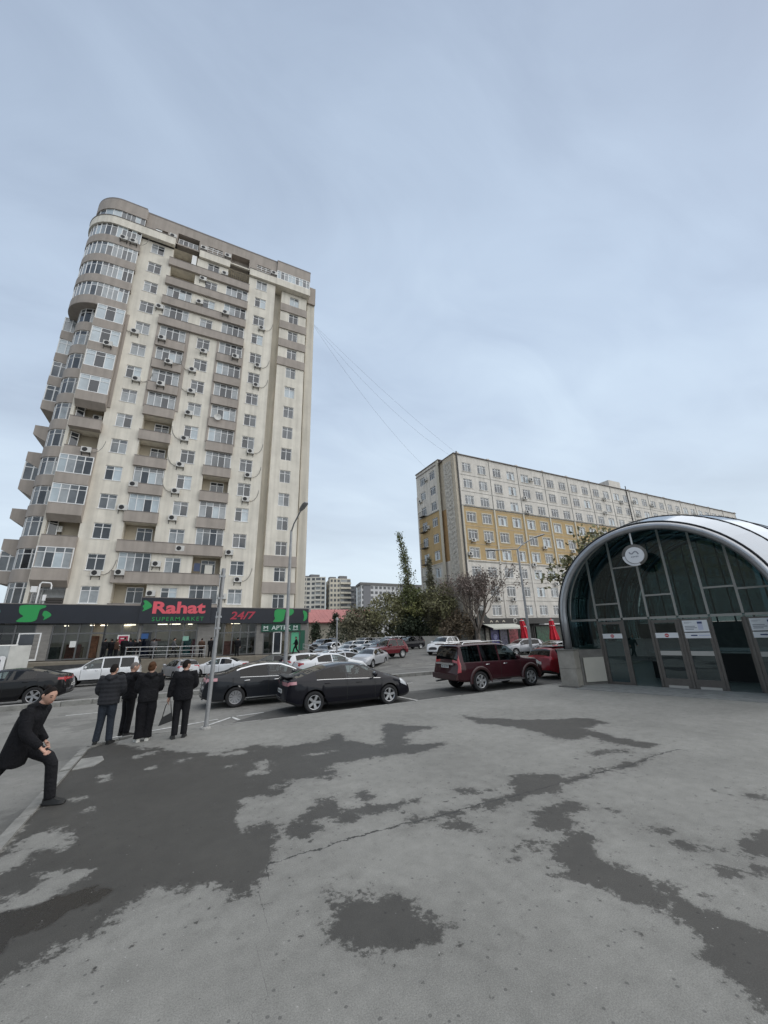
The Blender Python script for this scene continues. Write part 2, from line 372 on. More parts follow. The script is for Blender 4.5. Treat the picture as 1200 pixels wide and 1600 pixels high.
# outlines of the wet patches, the dry islands in them and the long crack, in metres on the plaza
WET=[[(-0.77,4.29),(-0.68,4.33),(-0.62,4.43),(-0.6,4.49),(-0.42,4.56),(-0.32,4.63),(-0.13,4.75),(-0.04,4.82),(-0.06,4.9),(0.11,4.85),(0.21,4.83),(0.42,4.75),(0.5,4.64),(0.62,4.46),(0.7,4.45),(0.74,4.36),(0.79,4.35),(0.79,4.45),(0.91,4.57),(0.99,4.74),(1.18,4.92),(1.16,5.24),(1.23,5.41),(1.25,5.59),(0.99,5.71),(0.88,5.7),(0.79,5.99),(0.82,6.18),(0.95,6.26),(0.86,6.53),(0.92,6.67),(1.13,6.64),(1.37,6.5),(1.51,6.54),(1.61,6.77),(1.8,6.96),(2.02,6.99),(2.31,6.73),(2.47,6.97),(2.38,7.3),(2.71,7.4),(3.02,7.41),(3.5,7.33),(3.97,7.34),(4.46,7.32),(4.93,7.34),(4.93,7.45),(4.44,7.65),(3.78,7.76),(3.65,8.25),(3.4,8.7),(3.47,9.48),(3.29,9.42),(3.09,9.06),(2.56,8.95),(2.04,9.0),(1.78,9.31),(1.6,9.43),(1.22,9.4),(0.96,9.29),(0.62,9.39),(0.16,9.8),(-0.2,10.3),(-0.56,10.53),(-0.98,11.23),(-1.5,11.57),(-1.79,11.61),(-1.7,9.83),(-1.58,7.65),(-1.51,6.29),(-1.42,5.4),(-1.06,4.15),(-0.83,4.15)],[(2.57,4.81),(2.83,4.99),(2.93,4.89),(3.12,4.82),(3.51,4.81),(3.99,4.87),(4.29,4.82),(4.53,5.01),(4.76,5.31),(5.01,5.36),(5.34,5.09),(5.64,4.86),(5.92,4.9),(6.33,4.81),(6.96,4.79),(7.66,4.82),(7.6,4.79),(6.92,4.71),(6.23,4.74),(5.66,4.77),(5.11,4.66),(4.85,4.61),(4.54,4.66),(4.14,4.66),(3.79,4.7),(3.39,4.72),(3.07,4.75),(2.72,4.77)],[(3.04,4.58),(3.17,4.65),(3.36,4.49),(3.25,4.32),(3.07,4.43)],[(3.82,4.13),(4.13,4.28),(4.52,4.32),(4.77,4.23),(4.77,4.06),(4.43,4.1),(4.35,3.86),(4.25,3.74),(4.25,3.57),(4.07,3.44),(3.89,3.34),(3.95,3.05),(3.98,2.8),(3.97,2.61),(3.99,2.41),(3.98,2.21),(4.08,2.02),(4.29,1.75),(3.4,1.51),(3.38,1.77),(3.39,1.85),(3.43,1.98),(3.49,2.1),(3.66,2.31),(3.7,2.47),(3.62,2.6),(3.58,2.73),(3.56,2.91),(3.43,3.06),(3.33,3.26),(3.49,3.37),(3.58,3.59),(3.87,3.64),(4.04,3.69),(4.04,3.86),(3.88,4.0)],[(4.06,2.74),(4.1,2.61),(4.15,2.46),(4.1,2.46),(4.0,2.56),(3.93,2.67)],[(3.47,3.83),(3.62,3.71),(3.52,3.62),(3.43,3.74)],[(1.31,3.94),(1.41,3.92),(1.43,4.06),(1.61,3.9),(1.82,3.81),(1.96,3.6),(2.01,3.39),(2.0,3.24),(1.91,3.14),(1.71,3.18),(1.5,3.26),(1.37,3.37),(1.32,3.5),(1.29,3.71)],[(5.41,2.74),(5.77,2.73),(5.92,2.68),(6.21,2.52),(5.42,2.27),(5.34,2.47),(5.2,2.62)],[(5.07,2.44),(5.2,2.4),(5.11,2.28),(4.96,2.36)],[(6.94,9.47),(7.3,8.73),(7.89,8.1),(9.29,7.36),(9.2,6.78),(8.32,6.8),(8.14,5.92),(8.4,5.19),(7.99,5.12),(7.71,5.5),(7.83,6.27),(7.1,6.3),(7.23,7.0),(7.14,7.77),(6.75,8.45)],[(4.61,2.65),(4.76,2.59),(4.8,2.48),(4.67,2.5)],[(4.83,3.01),(5.09,2.93),(5.12,2.77),(4.88,2.85)],[(6.87,3.27),(7.06,3.12),(6.85,3.14)],[(4.91,3.49),(5.03,3.24),(4.95,3.23),(4.83,3.4)],[(6.86,5.55),(7.47,5.28),(7.43,5.19),(6.82,5.39)],[(5.02,3.91),(5.07,3.78),(4.97,3.73),(4.98,3.86)],[(1.25,5.31),(1.46,5.55),(1.69,5.83),(1.97,6.01),(2.14,5.97),(2.09,5.7),(2.2,5.52),(2.65,5.49),(3.07,5.36),(2.97,5.27),(2.54,5.27),(2.24,5.29),(2.0,5.23),(1.77,5.52),(1.62,5.14),(1.43,5.16)],[(2.4,5.95),(2.59,6.0),(2.63,5.81),(2.48,5.74)],[(4.77,9.78),(5.17,9.18),(5.72,8.73),(5.03,8.63),(4.64,8.54),(4.37,7.79),(4.9,7.3),(4.2,7.24),(3.59,7.39)],[(3.75,5.34),(4.2,5.18),(4.14,5.1),(3.76,5.2)],[(3.36,3.86),(3.27,3.7),(3.22,3.69)]]
DRY=[[(-1.51,6.29),(-1.43,6.66),(-1.36,6.91),(-1.1,6.89),(-0.91,6.72),(-0.98,6.65),(-0.9,6.35),(-0.99,6.25),(-1.19,6.25),(-1.25,6.01),(-1.38,5.96),(-1.44,5.71),(-1.53,5.99)],[(-1.18,5.21),(-1.11,5.42),(-1.04,5.59),(-1.01,5.75),(-0.83,5.72),(-0.56,5.58),(-0.59,5.42),(-0.73,5.33),(-0.78,5.23),(-0.73,5.03),(-0.8,5.01),(-0.98,5.04),(-1.13,5.08)],[(-1.05,8.78),(-1.0,9.01),(-0.88,8.97),(-0.84,8.7),(-0.94,8.63)],[(-0.41,9.03),(-0.19,9.03),(-0.18,8.83),(-0.37,8.87)],[(-0.63,10.05),(-0.3,10.1),(-0.23,9.85),(-0.56,9.86)],[(0.94,8.3),(1.11,8.4),(1.09,8.2),(0.96,8.22)],[(1.14,7.79),(1.34,7.76),(1.41,8.21),(1.61,8.36),(1.63,7.87),(1.5,7.44),(1.26,7.54)],[(2.37,8.28),(2.88,8.25),(2.9,8.12),(2.45,8.11)],[(0.61,9.27),(1.33,9.32),(1.53,8.94),(0.94,8.99)],[(0.17,9.2),(0.39,9.29),(0.41,9.16),(0.22,9.05)],[(-1.22,7.91),(-1.06,7.98),(-1.03,7.9),(-1.17,7.86)],[(-0.97,7.4),(-0.88,7.38),(-0.88,7.29)],[(1.39,6.83),(1.71,7.01),(1.75,6.84),(1.46,6.72)]]
CRACK=[(0.98,4.8),(1.13,4.77),(1.31,4.82),(1.54,4.79),(1.78,4.84),(2.05,4.85),(2.33,4.84),(2.59,4.84),(3.11,4.8),(3.88,4.81),(4.67,4.78),(5.68,4.78),(6.27,4.77),(6.88,4.74),(7.66,4.82),(8.37,4.83)]


POOL = [(-1.6, 5.35), (-1.0, 5.2), (-0.45, 5.22), (-0.28, 5.12), (-0.45, 4.9), (-0.8, 4.72), (-1.1, 4.5), (-1.7, 4.2)]     # standing water
def sdf(P, poly):
    """signed distance of points P (n,2) to a closed polygon, positive inside"""
    A = np.array(poly); B = np.roll(A, -1, 0); d = np.full(len(P), 1e9); ins = np.zeros(len(P), bool)
    for a, b in zip(A, B):
        ab = b - a; t = np.clip(((P - a) @ ab) / max(ab @ ab, 1e-9), 0, 1)
        d = np.minimum(d, np.hypot(*(P - (a + t[:, None] * ab)).T))
        c = (a[1] > P[:, 1]) != (b[1] > P[:, 1])
        with np.errstate(divide='ignore', invalid='ignore'):
            xi = (b[0] - a[0]) * (P[:, 1] - a[1]) / (b[1] - a[1]) + a[0]
        ins ^= c & (P[:, 0] < xi)
    return np.where(ins, d, -d)
def side_line(P, pts):
    """signed distance to an open line (sign = side), always positive past its ends"""
    best = np.full(len(P), 1e9); out_ = np.full(len(P), 1e9); pts = np.array(pts); n = len(pts) - 1
    for i, (a, b) in enumerate(zip(pts[:-1], pts[1:])):
        ab = b - a; t = ((P - a) @ ab) / max(ab @ ab, 1e-9); tc_ = np.clip(t, 0, 1)
        q = P - (a + tc_[:, None] * ab); d = np.hypot(*q.T); sg = np.sign(ab[0] * q[:, 1] - ab[1] * q[:, 0])
        v = np.where((i == 0) & (t < 0) | (i == n - 1) & (t > 1), d + 0.05, d * sg)
        u = d < best; best = np.where(u, d, best); out_ = np.where(u, v, out_)
    return out_

def plaza_left(y):
    return -1.56 if y < 10.9 else -1.56 + 0.75 * smooth01((y - 10.9) / 1.05) ** 2
def plaza_far(x):
    return 11.95 + 0.022 * max(x, 0)
# plaza: one sheet, fine in front of the camera
ys = list(np.arange(-30, 0.6, 2.0)) + list(np.arange(0.6, 12.001, 0.07))
us = list(np.linspace(0, 1, 230) ** 1.25)
vs = []
for y in ys:
    xl = plaza_left(y); xr = 34.0
    for u in us:
        x = xl + (xr - xl) * u
        yy = y if y < 10 else 10 + (y - 10) / 2.0 * (plaza_far(x) - 10)
        vs.append((x, yy, 0.0))
nx = len(us)
fs = [(j * nx + i, j * nx + i + 1, (j + 1) * nx + i + 1, (j + 1) * nx + i) for j in range(len(ys) - 1) for i in range(nx - 1)]
me = bpy.data.meshes.new('plaza'); me.from_pydata(vs, [], fs)
P = np.array(vs)[:, :2]
near = (P[:, 1] > 0) & (P[:, 0] < 16)
w = np.full(len(P), -1.0); q = P[near]
ww = np.full(len(q), -1.0)
for poly in WET: ww = np.maximum(ww, sdf(q, poly))
for poly in DRY: ww = np.minimum(ww, -sdf(q, poly))
w[near] = np.clip(ww * (0.9 + 0.0 * ww), -1, 1)
# noise is in metres: small patches far away would be eaten by it, so let depth count more for small things
at = me.attributes.new('wet', 'FLOAT', 'POINT'); at.data.foreach_set('value', w.astype(np.float32) + 0.02)
ck = np.full(len(P), 1.0); ck[near] = np.clip(side_line(q, CRACK), -1, 1)
pool = np.full(len(P), -1.0); pool[near] = np.clip(sdf(q, POOL), -1, 1)
at = me.attributes.new('pool', 'FLOAT', 'POINT'); at.data.foreach_set('value', pool.astype(np.float32))
at = me.attributes.new('crack', 'FLOAT', 'POINT'); at.data.foreach_set('value', ck.astype(np.float32))
PLAZA_M = asphalt('plaza_asphalt', (0.232, 0.229, 0.211), wet_attr=True)
ROAD_M = asphalt('road_asphalt', (0.215, 0.211, 0.195))
LOT_M = asphalt('car_park_asphalt', (0.165, 0.162, 0.152))
me.materials.append(PLAZA_M)
plaza = obj('plaza', me); tag(plaza, kind='structure')

# road: the street between plaza and median, the side road on the left, and the ground as far as the horizon
mb = MB()
xs = [-2500, -600, -160, -60] + list(np.arange(-40, 96.1, 4.0)) + [130, 200, 600, 2500]
ysr = [-2500, -400, -60, -25, -10, 0, 5, 9, 12, 16, 20.5] + list(np.arange(22, 60, 2.0)) + [62, 70, 90, 140, 300, 700, 2500]
grid(mb, xs, ysr, gz)
road = mb.build('road', ROAD_M, recalc=False); tag(road, kind='structure')
# surface of the car park, its own asphalt
mb = MB()
grid(mb, list(np.arange(-24, 70.1, 2.0)), list(np.arange(21.2, 60.1, 1.2)), lambda x, y: gz(x, y) + 0.012)
lot = mb.build('car_park_surface', LOT_M, recalc=False); tag(lot, kind='structure')

# kerb stones, one by one
KERB_M = mat('kerb_concrete', (0.235, 0.232, 0.215), 0.9, var=0.30, vscale=3.5, bump=0.5, bscale=30)
kerb = MB()
y = 11.0
root = thing('kerb', None, None, (-1.63, 4, -0.2)); root['kind'] = 'structure'
y = -6.0; i = 0
while y < 10.9:
    ln = 0.98 + rnd.uniform(-0.06, 0.06)
    if y + ln > 10.95: ln = 10.95 - y
    mb = MB(); j = rnd.uniform(-0.012, 0.012); t_ = rnd.uniform(-0.012, 0.018)
    mb.add([(-1.70 + j, y, -0.2), (-1.54 + j, y, -0.2), (-1.54 + j, y + ln - 0.02, -0.2), (-1.70 + j, y + ln - 0.02, -0.2),
            (-1.69 + j, y + 0.006, 0.022 + t_), (-1.55 + j, y + 0.006, 0.03 + t_), (-1.55 + j, y + ln - 0.026, 0.03), (-1.69 + j, y + ln - 0.026, 0.022)],
           [(0, 3, 2, 1), (4, 5, 6, 7), (0, 1, 5, 4), (1, 2, 6, 5), (2, 3, 7, 6), (3, 0, 4, 7)])
    mb.build('kerb_stone', KERB_M, root); y += ln
# the corner and the flush edge along the street
def kerb_run(pts, w, h0, h1, root, name='kerb_stone', gap=0.02):
    for a, b in zip(pts, pts[1:]):
        a, b = Vector((*a, 0)), Vector((*b, 0)); d = (b - a).normalized(); nrm = Vector((-d.y, d.x, 0))
        mb = MB(); b2 = b - d * gap
        t_ = rnd.uniform(-0.008, 0.012)
        za, zb = gz(a.x, a.y) if h0 is None else h0, gz(b.x, b.y) if h0 is None else h0
        base = [a, b2, b2 + nrm * w, a + nrm * w]
        mb.add([(p.x, p.y, z - 0.25) for p, z in zip(base, (za, zb, zb, za))] + [(p.x, p.y, z + h1 + t_) for p, z in zip(base, (za, zb, zb, za))],
               [(0, 3, 2, 1), (4, 5, 6, 7), (0, 1, 5, 4), (1, 2, 6, 5), (2, 3, 7, 6), (3, 0, 4, 7)])
        mb.build(name, KERB_M, root)
pts = [(-1.60, 10.96), (-1.53, 11.32), (-1.34, 11.62), (-1.08, 11.83), (-0.82, 11.94)]
kerb_run(pts, 0.13, 0.0, 0.012, root)
pts = [(-0.81 + 0.99 * i, plaza_far(-0.81 + 0.99 * i) + 0.005) for i in range(0, 36)]
kerb_run(pts, 0.12, 0.0, -0.012, root)
# low median kerb between street and parked rows
root = thing('median_kerb', None, None, (4, 20.4, -0.2)); root['kind'] = 'structure'
x = -34.0; pts = []
while x < 40: pts.append((x, 20.35 + 0.0 * x)); x += 1.0
kerb_run(pts, 0.22, None, 0.17, root)
mb = MB()
grid(mb, [-34, -10, 0, 10, 20, 40], [20.575, 21.15], lambda x, y: gz(x, y) + 0.15)
med = mb.build('median_strip', CONC, recalc=False); tag(med, kind='structure')

# broken concrete slab beside the kerb corner
tag(MB().prism([(-1.53, 9.55), (-1.22, 9.62), (-1.12, 10.0), (-1.2, 10.32), (-1.53, 10.30)], -0.05, 0.012, 'xy').build('broken_slab', KERB_M), kind='structure')
# darker strip of newer asphalt where the cars stand along the plaza
STRIP_M = asphalt('dark_strip_asphalt', (0.105, 0.104, 0.098))
mb = MB(); mb.add([(0.7, 12.2, -0.195), (15.5, 12.45, -0.195), (22, 12.6, -0.195), (22, 15.6, -0.195), (12, 15.5, -0.195), (4.2, 15.25, -0.195), (2.6, 14.3, -0.195), (1.7, 13.4, -0.195)], [tuple(range(8))])
tag(mb.build('parking_strip', STRIP_M, recalc=False), kind='structure')
# painted marks on the street
LINE_M = mat('worn_road_paint', (0.52, 0.52, 0.50), 0.8, var=0.35, vscale=6)
def stripe(pts, w, name='road_marking'):
    mb = MB()
    for (x0, y0), (x1, y1) in pts:
        d = Vector((x1 - x0, y1 - y0)).normalized() * (w / 2); nx_, ny_ = -d.y, d.x
        mb.quad((x0 - nx_, y0 - ny_, -0.190), (x1 - nx_, y1 - ny_, -0.190), (x1 + nx_, y1 + ny_, -0.190), (x0 + nx_, y0 + ny_, -0.190))
    o = mb.build(name, LINE_M, recalc=False); tag(o, kind='structure'); return o
for k in range(-3, 9):
    stripe([((-3.3 + 6.2 * k, 17.75), (-2.1 + 6.2 * k, 17.78))], 0.11)
stripe([((-1.4, 13.1), (1.2, 14.0)), ((0.45, 12.75), (1.6, 14.1)), ((1.6, 14.1), (1.75, 13.5)), ((1.75, 14.15), (2.6, 14.3))], 0.10)
stripe([((7.7, 14.4), (7.95, 12.6))], 0.10)
# ================================================================== THE TALL BLOCK
TY = 44.5                                      # front of the block
ZO = 0.10
def zc(k): return 6.21 + 3.05 * k + ZO         # middle of the windows of storey k (0 = first above the shops)
tower = thing('apartment_tower', 'tall cream and taupe apartment block with a rounded glazed corner, above the supermarket', 'apartment block', (-0.6, TY + 6, 0))

# window kit --------------------------------------------------------
def window_mesh(name, w, h, cols, transom=0.26, bar=0.07, dep=0.07):
    mb = MB(); x0, x1, z0, z1 = -w / 2, w / 2, -h / 2, h / 2
    mb.box(x0, x0 + bar, 0, dep, z0, z1); mb.box(x1 - bar, x1, 0, dep, z0, z1)
    mb.box(x0 + bar, x1 - bar, 0, dep, z1 - bar, z1); mb.box(x0 + bar, x1 - bar, 0, dep, z0, z0 + bar)
    for c in range(1, cols):
        x = x0 + w * c / cols; mb.box(x - bar / 2, x + bar / 2, 0.004, dep - 0.004, z0 + bar, z1 - bar)
    if transom:
        zt = z1 - h * transom
        for c in range(cols):
            a = x0 + w * c / cols + (bar / 2 if c else bar); b = x0 + w * (c + 1) / cols - (bar / 2 if c < cols - 1 else bar)
            mb.box(a, b, 0.008, dep - 0.008, zt - bar * 0.4, zt + bar * 0.4)
    return mb.mesh(name, PVC)
def pane_mesh(name, w, h, cols, pattern, transom=0.26):
    mb = MB(); x0, z0, z1 = -w / 2, -h / 2, h / 2; zt = z1 - h * transom
    for c in range(cols):
        a = x0 + w * c / cols; b = x0 + w * (c + 1) / cols
        t = 0.010 * ((c * 7 + len(pattern) + ord(pattern[0])) % 3 - 1)
        mb.slot('dgcw'.index(pattern[c % len(pattern)])); mb.quad((a, 0.04, z0), (b, 0.04 + t, z0), (b, 0.04 + t, zt), (a, 0.04, zt))
        mb.slot('dgcw'.index(pattern[(c + cols) % len(pattern)])); mb.quad((a, 0.04, zt), (b, 0.04 + t, zt), (b, 0.04 + t, z1), (a, 0.04, z1))
    return mb.mesh(name, [PANE_D, PANE_G, PANE_C, PANE_W], recalc=False)
def window_kit(name, w, h, cols, pats, transom=0.26, bar=0.07):
    f = window_mesh(name, w, h, cols, transom, bar)
    return (name, f, [pane_mesh('pane', w, h, cols, p, transom) for p in pats])
def put_window(kit, root, x, y, z, which=None, rotz=0.0):
    name, f, ps = kit
    o = obj(name, f, None, (x, y, z), rotz); adopt(o, root)
    p = bpy.data.objects.new('pane', ps[which if which is not None else rnd.randrange(len(ps))]); COL.objects.link(p)
    p.parent = o
    return o
SMALL = window_kit('window', 1.44, 1.58, 2, ['dd', 'gd', 'dgdg', 'cdcg', 'gcgg', 'ccgg', 'gdgd', 'dwgw'])
STAIR = window_kit('window', 1.34, 1.66, 2, ['dg', 'gg', 'gdcg', 'wwcg', 'dd', 'cgcg'])
WIDE = window_kit('balcony_window', 2.72, 1.92, 4, ['gdcg', 'cdwcgcgg', 'cgdg', 'ccdcggcg', 'wcgd', 'wwdwwwww', 'cddccggc'])
WIDE3 = window_kit('balcony_window', 2.6, 1.95, 3, ['wdw', 'wdwwww', 'ccdwgw', 'wwwwww', 'wcw'])

holes = []
cols_small = {'C2': -8.32, 'C4': -1.88, 'C6': 4.335}
for cx in cols_small.values():
    for k in range(15): holes.append((cx - 0.72, cx + 0.72, zc(k) - 0.79, zc(k) + 0.79))
bal = {'C1': (-12.62, -10.1), 'C3': (-6.62, -3.84), 'C5': (-0.08, 2.64)}
OPEN = {'C1': {0, 2, 5, 6}, 'C3': {0, 2, 5, 6, 13, 14}, 'C5': {1, 4, 14}}
for cn, (a, b) in bal.items():
    for k in range(15):
        if cn == 'C1' and k >= 11: continue
        holes.append((a, b, zc(k) - 0.82, zc(k) + 1.14, 1.35 if k in OPEN[cn] else 0.35))
mb = MB()
wall_holes(mb, -12.9, 6.2, -0.9, 49.9, TY, holes, 0.2)
mb.quad((6.2, TY, -0.9), (6.2, TY + 1.5, -0.9), (6.2, TY + 1.5, 49.9), (6.2, TY, 49.9))
mb.quad((-12.9, TY + 4, -0.9), (-12.9, TY, -0.9), (-12.9, TY, 49.9), (-12.9, TY + 4, 49.9))
front = mb.build('front_wall', CREAM, tower, recalc=False)
# recess, stair bay and end pier on the right
mb = MB()
mb.quad((6.2, TY + 1.5, -0.9), (12.25, TY + 1.5, -0.9), (12.25, TY + 1.5, 52.9), (6.2, TY + 1.5, 52.9))
mb.box(11.15, 12.26, TY + 1.2, TY + 15.9, -0.9, 49.85)
mb.quad((12.25, TY + 1.5, -0.9), (12.25, TY + 16, -0.9), (12.25, TY + 16, 52.9), (12.25, TY + 1.5, 52.9))
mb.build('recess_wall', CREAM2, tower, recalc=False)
def zs(k): return 5.77 + 3.05 * k + ZO
mb = MB(); hs = [(9.06 - 0.67, 9.06 + 0.67, zs(k) - 0.83, zs(k) + 0.83) for k in range(15)]
wall_holes(mb, 7.2, 10.85, -0.9, 49.9, TY + 0.5, hs, 0.18)
mb.quad((7.2, TY + 1.5, -0.9), (7.2, TY + 0.5, -0.9), (7.2, TY + 0.5, 49.9), (7.2, TY + 1.5, 49.9))
mb.quad((10.85, TY + 0.5, -0.9), (10.85, TY + 1.5, -0.9), (10.85, TY + 1.5, 49.9), (10.85, TY + 0.5, 49.9))
mb.build('stair_bay_wall', CREAM, tower, recalc=False)
for k in range(15):
    put_window(STAIR, tower, 9.06, TY + 0.60, zs(k))
    if k in (14, 13, 12, 11, 2, 1):
        MB().box(7.14, 10.92, TY + 0.34, TY + 0.497, zs(k) - 2.16, zs(k) - 0.90).build('painted_band', TAUPE, tower)
# plain back and sides
mb = MB()
mb.quad((12.25, TY + 16, -0.9), (-14.6, TY + 16, -0.9), (-14.6, TY + 16, 50), (12.25, TY + 16, 50))
mb.quad((-14.6, TY + 16, -0.9), (-14.6, TY + 3, -0.9), (-14.6, TY + 3, 50), (-14.6, TY + 16, 50))
mb.quad((-14.6, TY + 2.95, -0.9), (-12.9, TY + 2.95, -0.9), (-12.9, TY + 2.95, 50), (-14.6, TY + 2.95, 50))
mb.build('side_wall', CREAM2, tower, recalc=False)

# plain windows with their sills
sill = MB().box(-0.78, 0.78, -0.05, 0.16, -0.05, 0.0).mesh('sill', PVC)
for cn, cx in cols_small.items():
    for k in range(15):
        o = put_window(SMALL, tower, cx, TY + 0.09, zc(k))
        s = bpy.data.objects.new('sill', sill); COL.objects.link(s); s.parent = o; s.location = (0, -0.09, -0.785)
        z_ = zc(k)
# balconies
def parapet(a, b, k, proud, name='balcony_parapet', y=TY, low=1.93, m=TAUPE):
    mb = MB(); z0, z1 = zc(k) - low, zc(k) - 0.83
    mb.box(a, b, y - proud, y - 0.003, z0, z1)
    mb.build(name, m, tower)
    MB().box(a - 0.02, b + 0.02, y - proud - 0.03, y - proud + 0.13, z1 + 0.002, z1 + 0.05).build('coping', COPING, tower)
RAIL = MB()
for cn, (a, b) in bal.items():
    cx = (a + b) / 2
    for k in range(15):
        if cn == 'C1':
            if k >= 11: continue
            pr = 0.75
            aa, bb = a - 0.02, b + 0.1
            if k in OPEN[cn]:
                if k != 0: parapet(aa, bb, k, 0.45 if k == 2 else (0.30 if k == 5 else 0.75))
            else:
                # enclosed bay standing out from the wall: floor box, glazing, side cheeks, soffit
                z0, z1 = zc(k) - 1.9, zc(k) - 0.86
                solid = (k - 1) in OPEN[cn]
                mb = MB(); yf = TY - pr
                zb = z0 if not solid else z0 + 0.0
                mb.add([(aa, yf, z0), (bb, yf, z0), (bb, TY - 0.003, z0 - (0.55 if solid else 0)), (aa, TY - 0.003, z0 - (0.55 if solid else 0)),
                        (aa, yf, z1), (bb, yf, z1), (bb, TY - 0.003, z1), (aa, TY - 0.003, z1)],
                       [(0, 3, 2, 1), (4, 5, 6, 7), (0, 1, 5, 4), (1, 2, 6, 5), (2, 3, 7, 6), (3, 0, 4, 7)])
                mb.box(aa, aa + 0.10, yf + 0.06, TY - 0.003, z1 + 0.002, zc(k) + 1.148)
                mb.box(bb - 0.10, bb, yf + 0.06, TY - 0.003, z1 + 0.002, zc(k) + 1.148)
                mb.build('bay_box', TAUPE, tower)
                put_window(WIDE3 if k in (7, 8, 9, 10) else WIDE, tower, (aa + bb) / 2, yf + 0.02, zc(k) + 0.14)
                if (k + 1) in OPEN[cn] or k == 4:
                    pass
        else:
            if k in OPEN[cn]:
                # back of the open loggia, with a door and a window
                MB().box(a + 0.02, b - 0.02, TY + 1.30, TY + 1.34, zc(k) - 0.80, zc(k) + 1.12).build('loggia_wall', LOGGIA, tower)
                if not (cn == 'C3' and k in (13, 14)) and not (cn == 'C5' and k == 14):
                    put_window(SMALL, tower, cx + (0.35 if cn == 'C3' else 0.2), TY + 1.2, zc(k) + 0.1, 0)
            else:
                put_window(WIDE, tower, cx, TY + 0.02, zc(k) + 0.16)
            wide = (k in (14, 13, 12, 11) or k in (2, 1))
            if not wide or cn == 'C3':
                if wide: parapet(-6.9, 2.72, k, 0.34)
                else: parapet(a - 0.14, b + 0.08, k, 0.30)
# loggia side panels of white sheet
MB().box(-4.5, -3.95, TY + 0.02, TY + 0.06, zc(14) - 0.8, zc(14) + 1.1).build('sheet_panel', PVC, tower)
# painted taupe frames round the stacked glazing
for a, b in ((-6.9, -6.66), (-3.80, -3.45)):
    MB().box(a, b, TY - 0.07, TY - 0.003, zc(7) - 0.83, zc(10) + 1.1).build('painted_strip', TAUPE, tower)
for a, b in ((-0.36, -0.12), (2.68, 2.86)):
    MB().box(a, b, TY - 0.07, TY - 0.003, zc(6) - 0.83, zc(10) + 1.1).build('painted_strip', TAUPE, tower)
MB().box(-9.98, -9.72, TY - 0.12, TY - 0.003, zc(7) - 1.9, zc(10) + 1.2).build('painted_strip', TAUPE, tower)
# laundry and clutter on the open balconies
mb = MB(); mb.box(0.1, 0.7, TY + 0.10, TY + 0.14, zc(1) - 0.5, zc(1) + 0.35); o = mb.build('laundry', mat('laundry_blue', (0.08, 0.10, 0.16), 0.9), tower)
mb = MB(); mb.box(1.15, 1.9, TY + 0.12, TY + 0.16, zc(1) - 0.75, zc(1) + 0.2); mb.build('laundry', mat('laundry_white', (0.6, 0.58, 0.52), 0.9), tower)
mb = MB()
for q in range(18): mb.box(-12.45 + 0.13 * q, -12.43 + 0.13 * q, TY - 0.02, TY, zc(0) - 0.8, zc(0) + 1.1)
for q in range(4): mb.box(-12.6, -10.12, TY - 0.028, TY - 0.022, zc(0) - 0.8 + 0.6 * q, zc(0) - 0.77 + 0.6 * q)
mb.build('window_grille', STEEL, tower)
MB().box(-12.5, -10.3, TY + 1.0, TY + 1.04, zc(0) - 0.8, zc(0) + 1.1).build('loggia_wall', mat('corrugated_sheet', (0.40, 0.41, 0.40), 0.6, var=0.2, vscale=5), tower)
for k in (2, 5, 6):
    MB().box(-12.6, -10.12, TY + 1.30, TY + 1.34, zc(k) - 0.80, zc(k) + 1.12).build('loggia_wall', LOGGIA, tower)

# rounded glazed corner, storeys 11 to 14, and the round attic ----------
CX, CY, CR = -12.55, 47.3, 3.4
def arc_pts(r, a0, a1, n): return [(CX + r * math.cos(R_(a)), CY + r * math.sin(R_(a))) for a in np.linspace(a0, a1, n)]
def ring(mb, r, ext, z0, z1, t=0.3, back=True):
    """quarter round band from the front wall round to the left side"""
    P_ = [(ext, CY - r)] + arc_pts(r, -90, -180, 15) + [(CX - r, CY + 6)]
    Q_ = [(ext, CY - r + t)] + arc_pts(r - t, -90, -180, 15) + [(CX - r + t, CY + 6)]
    n = len(P_)
    vs = [(x, y, z0) for x, y in P_] + [(x, y, z1) for x, y in P_] + [(x, y, z0) for x, y in Q_] + [(x, y, z1) for x, y in Q_]
    fs = []
    for i in range(n - 1):
        fs += [(i, i + 1, n + i + 1, n + i), (2 * n + i + 1, 2 * n + i, 3 * n + i, 3 * n + i + 1), (n + i, n + i + 1, 3 * n + i + 1, 3 * n + i), (i + 1, i, 2 * n + i, 2 * n + i + 1)]
    fs += [(0, n, 3 * n, 2 * n), (n - 1, 3 * n - 1, 4 * n - 1, 2 * n - 1)]
    mb.add(vs, fs)
def slab(mb, r, ext, z):
    P_ = [(ext, TY)] + [(ext, CY - r)] + arc_pts(r, -90, -180, 15) + [(CX - r, CY + 6), (CX, CY + 6), (CX, TY)]
    mb.add([(x, y, z) for x, y in P_] + [(x, y, z - 0.2) for x, y in P_], [tuple(range(len(P_))), tuple(range(2 * len(P_) - 1, len(P_) - 1, -1))] +
           [(i, (i + 1) % len(P_), (i + 1) % len(P_) + len(P_), i + len(P_)) for i in range(len(P_))])
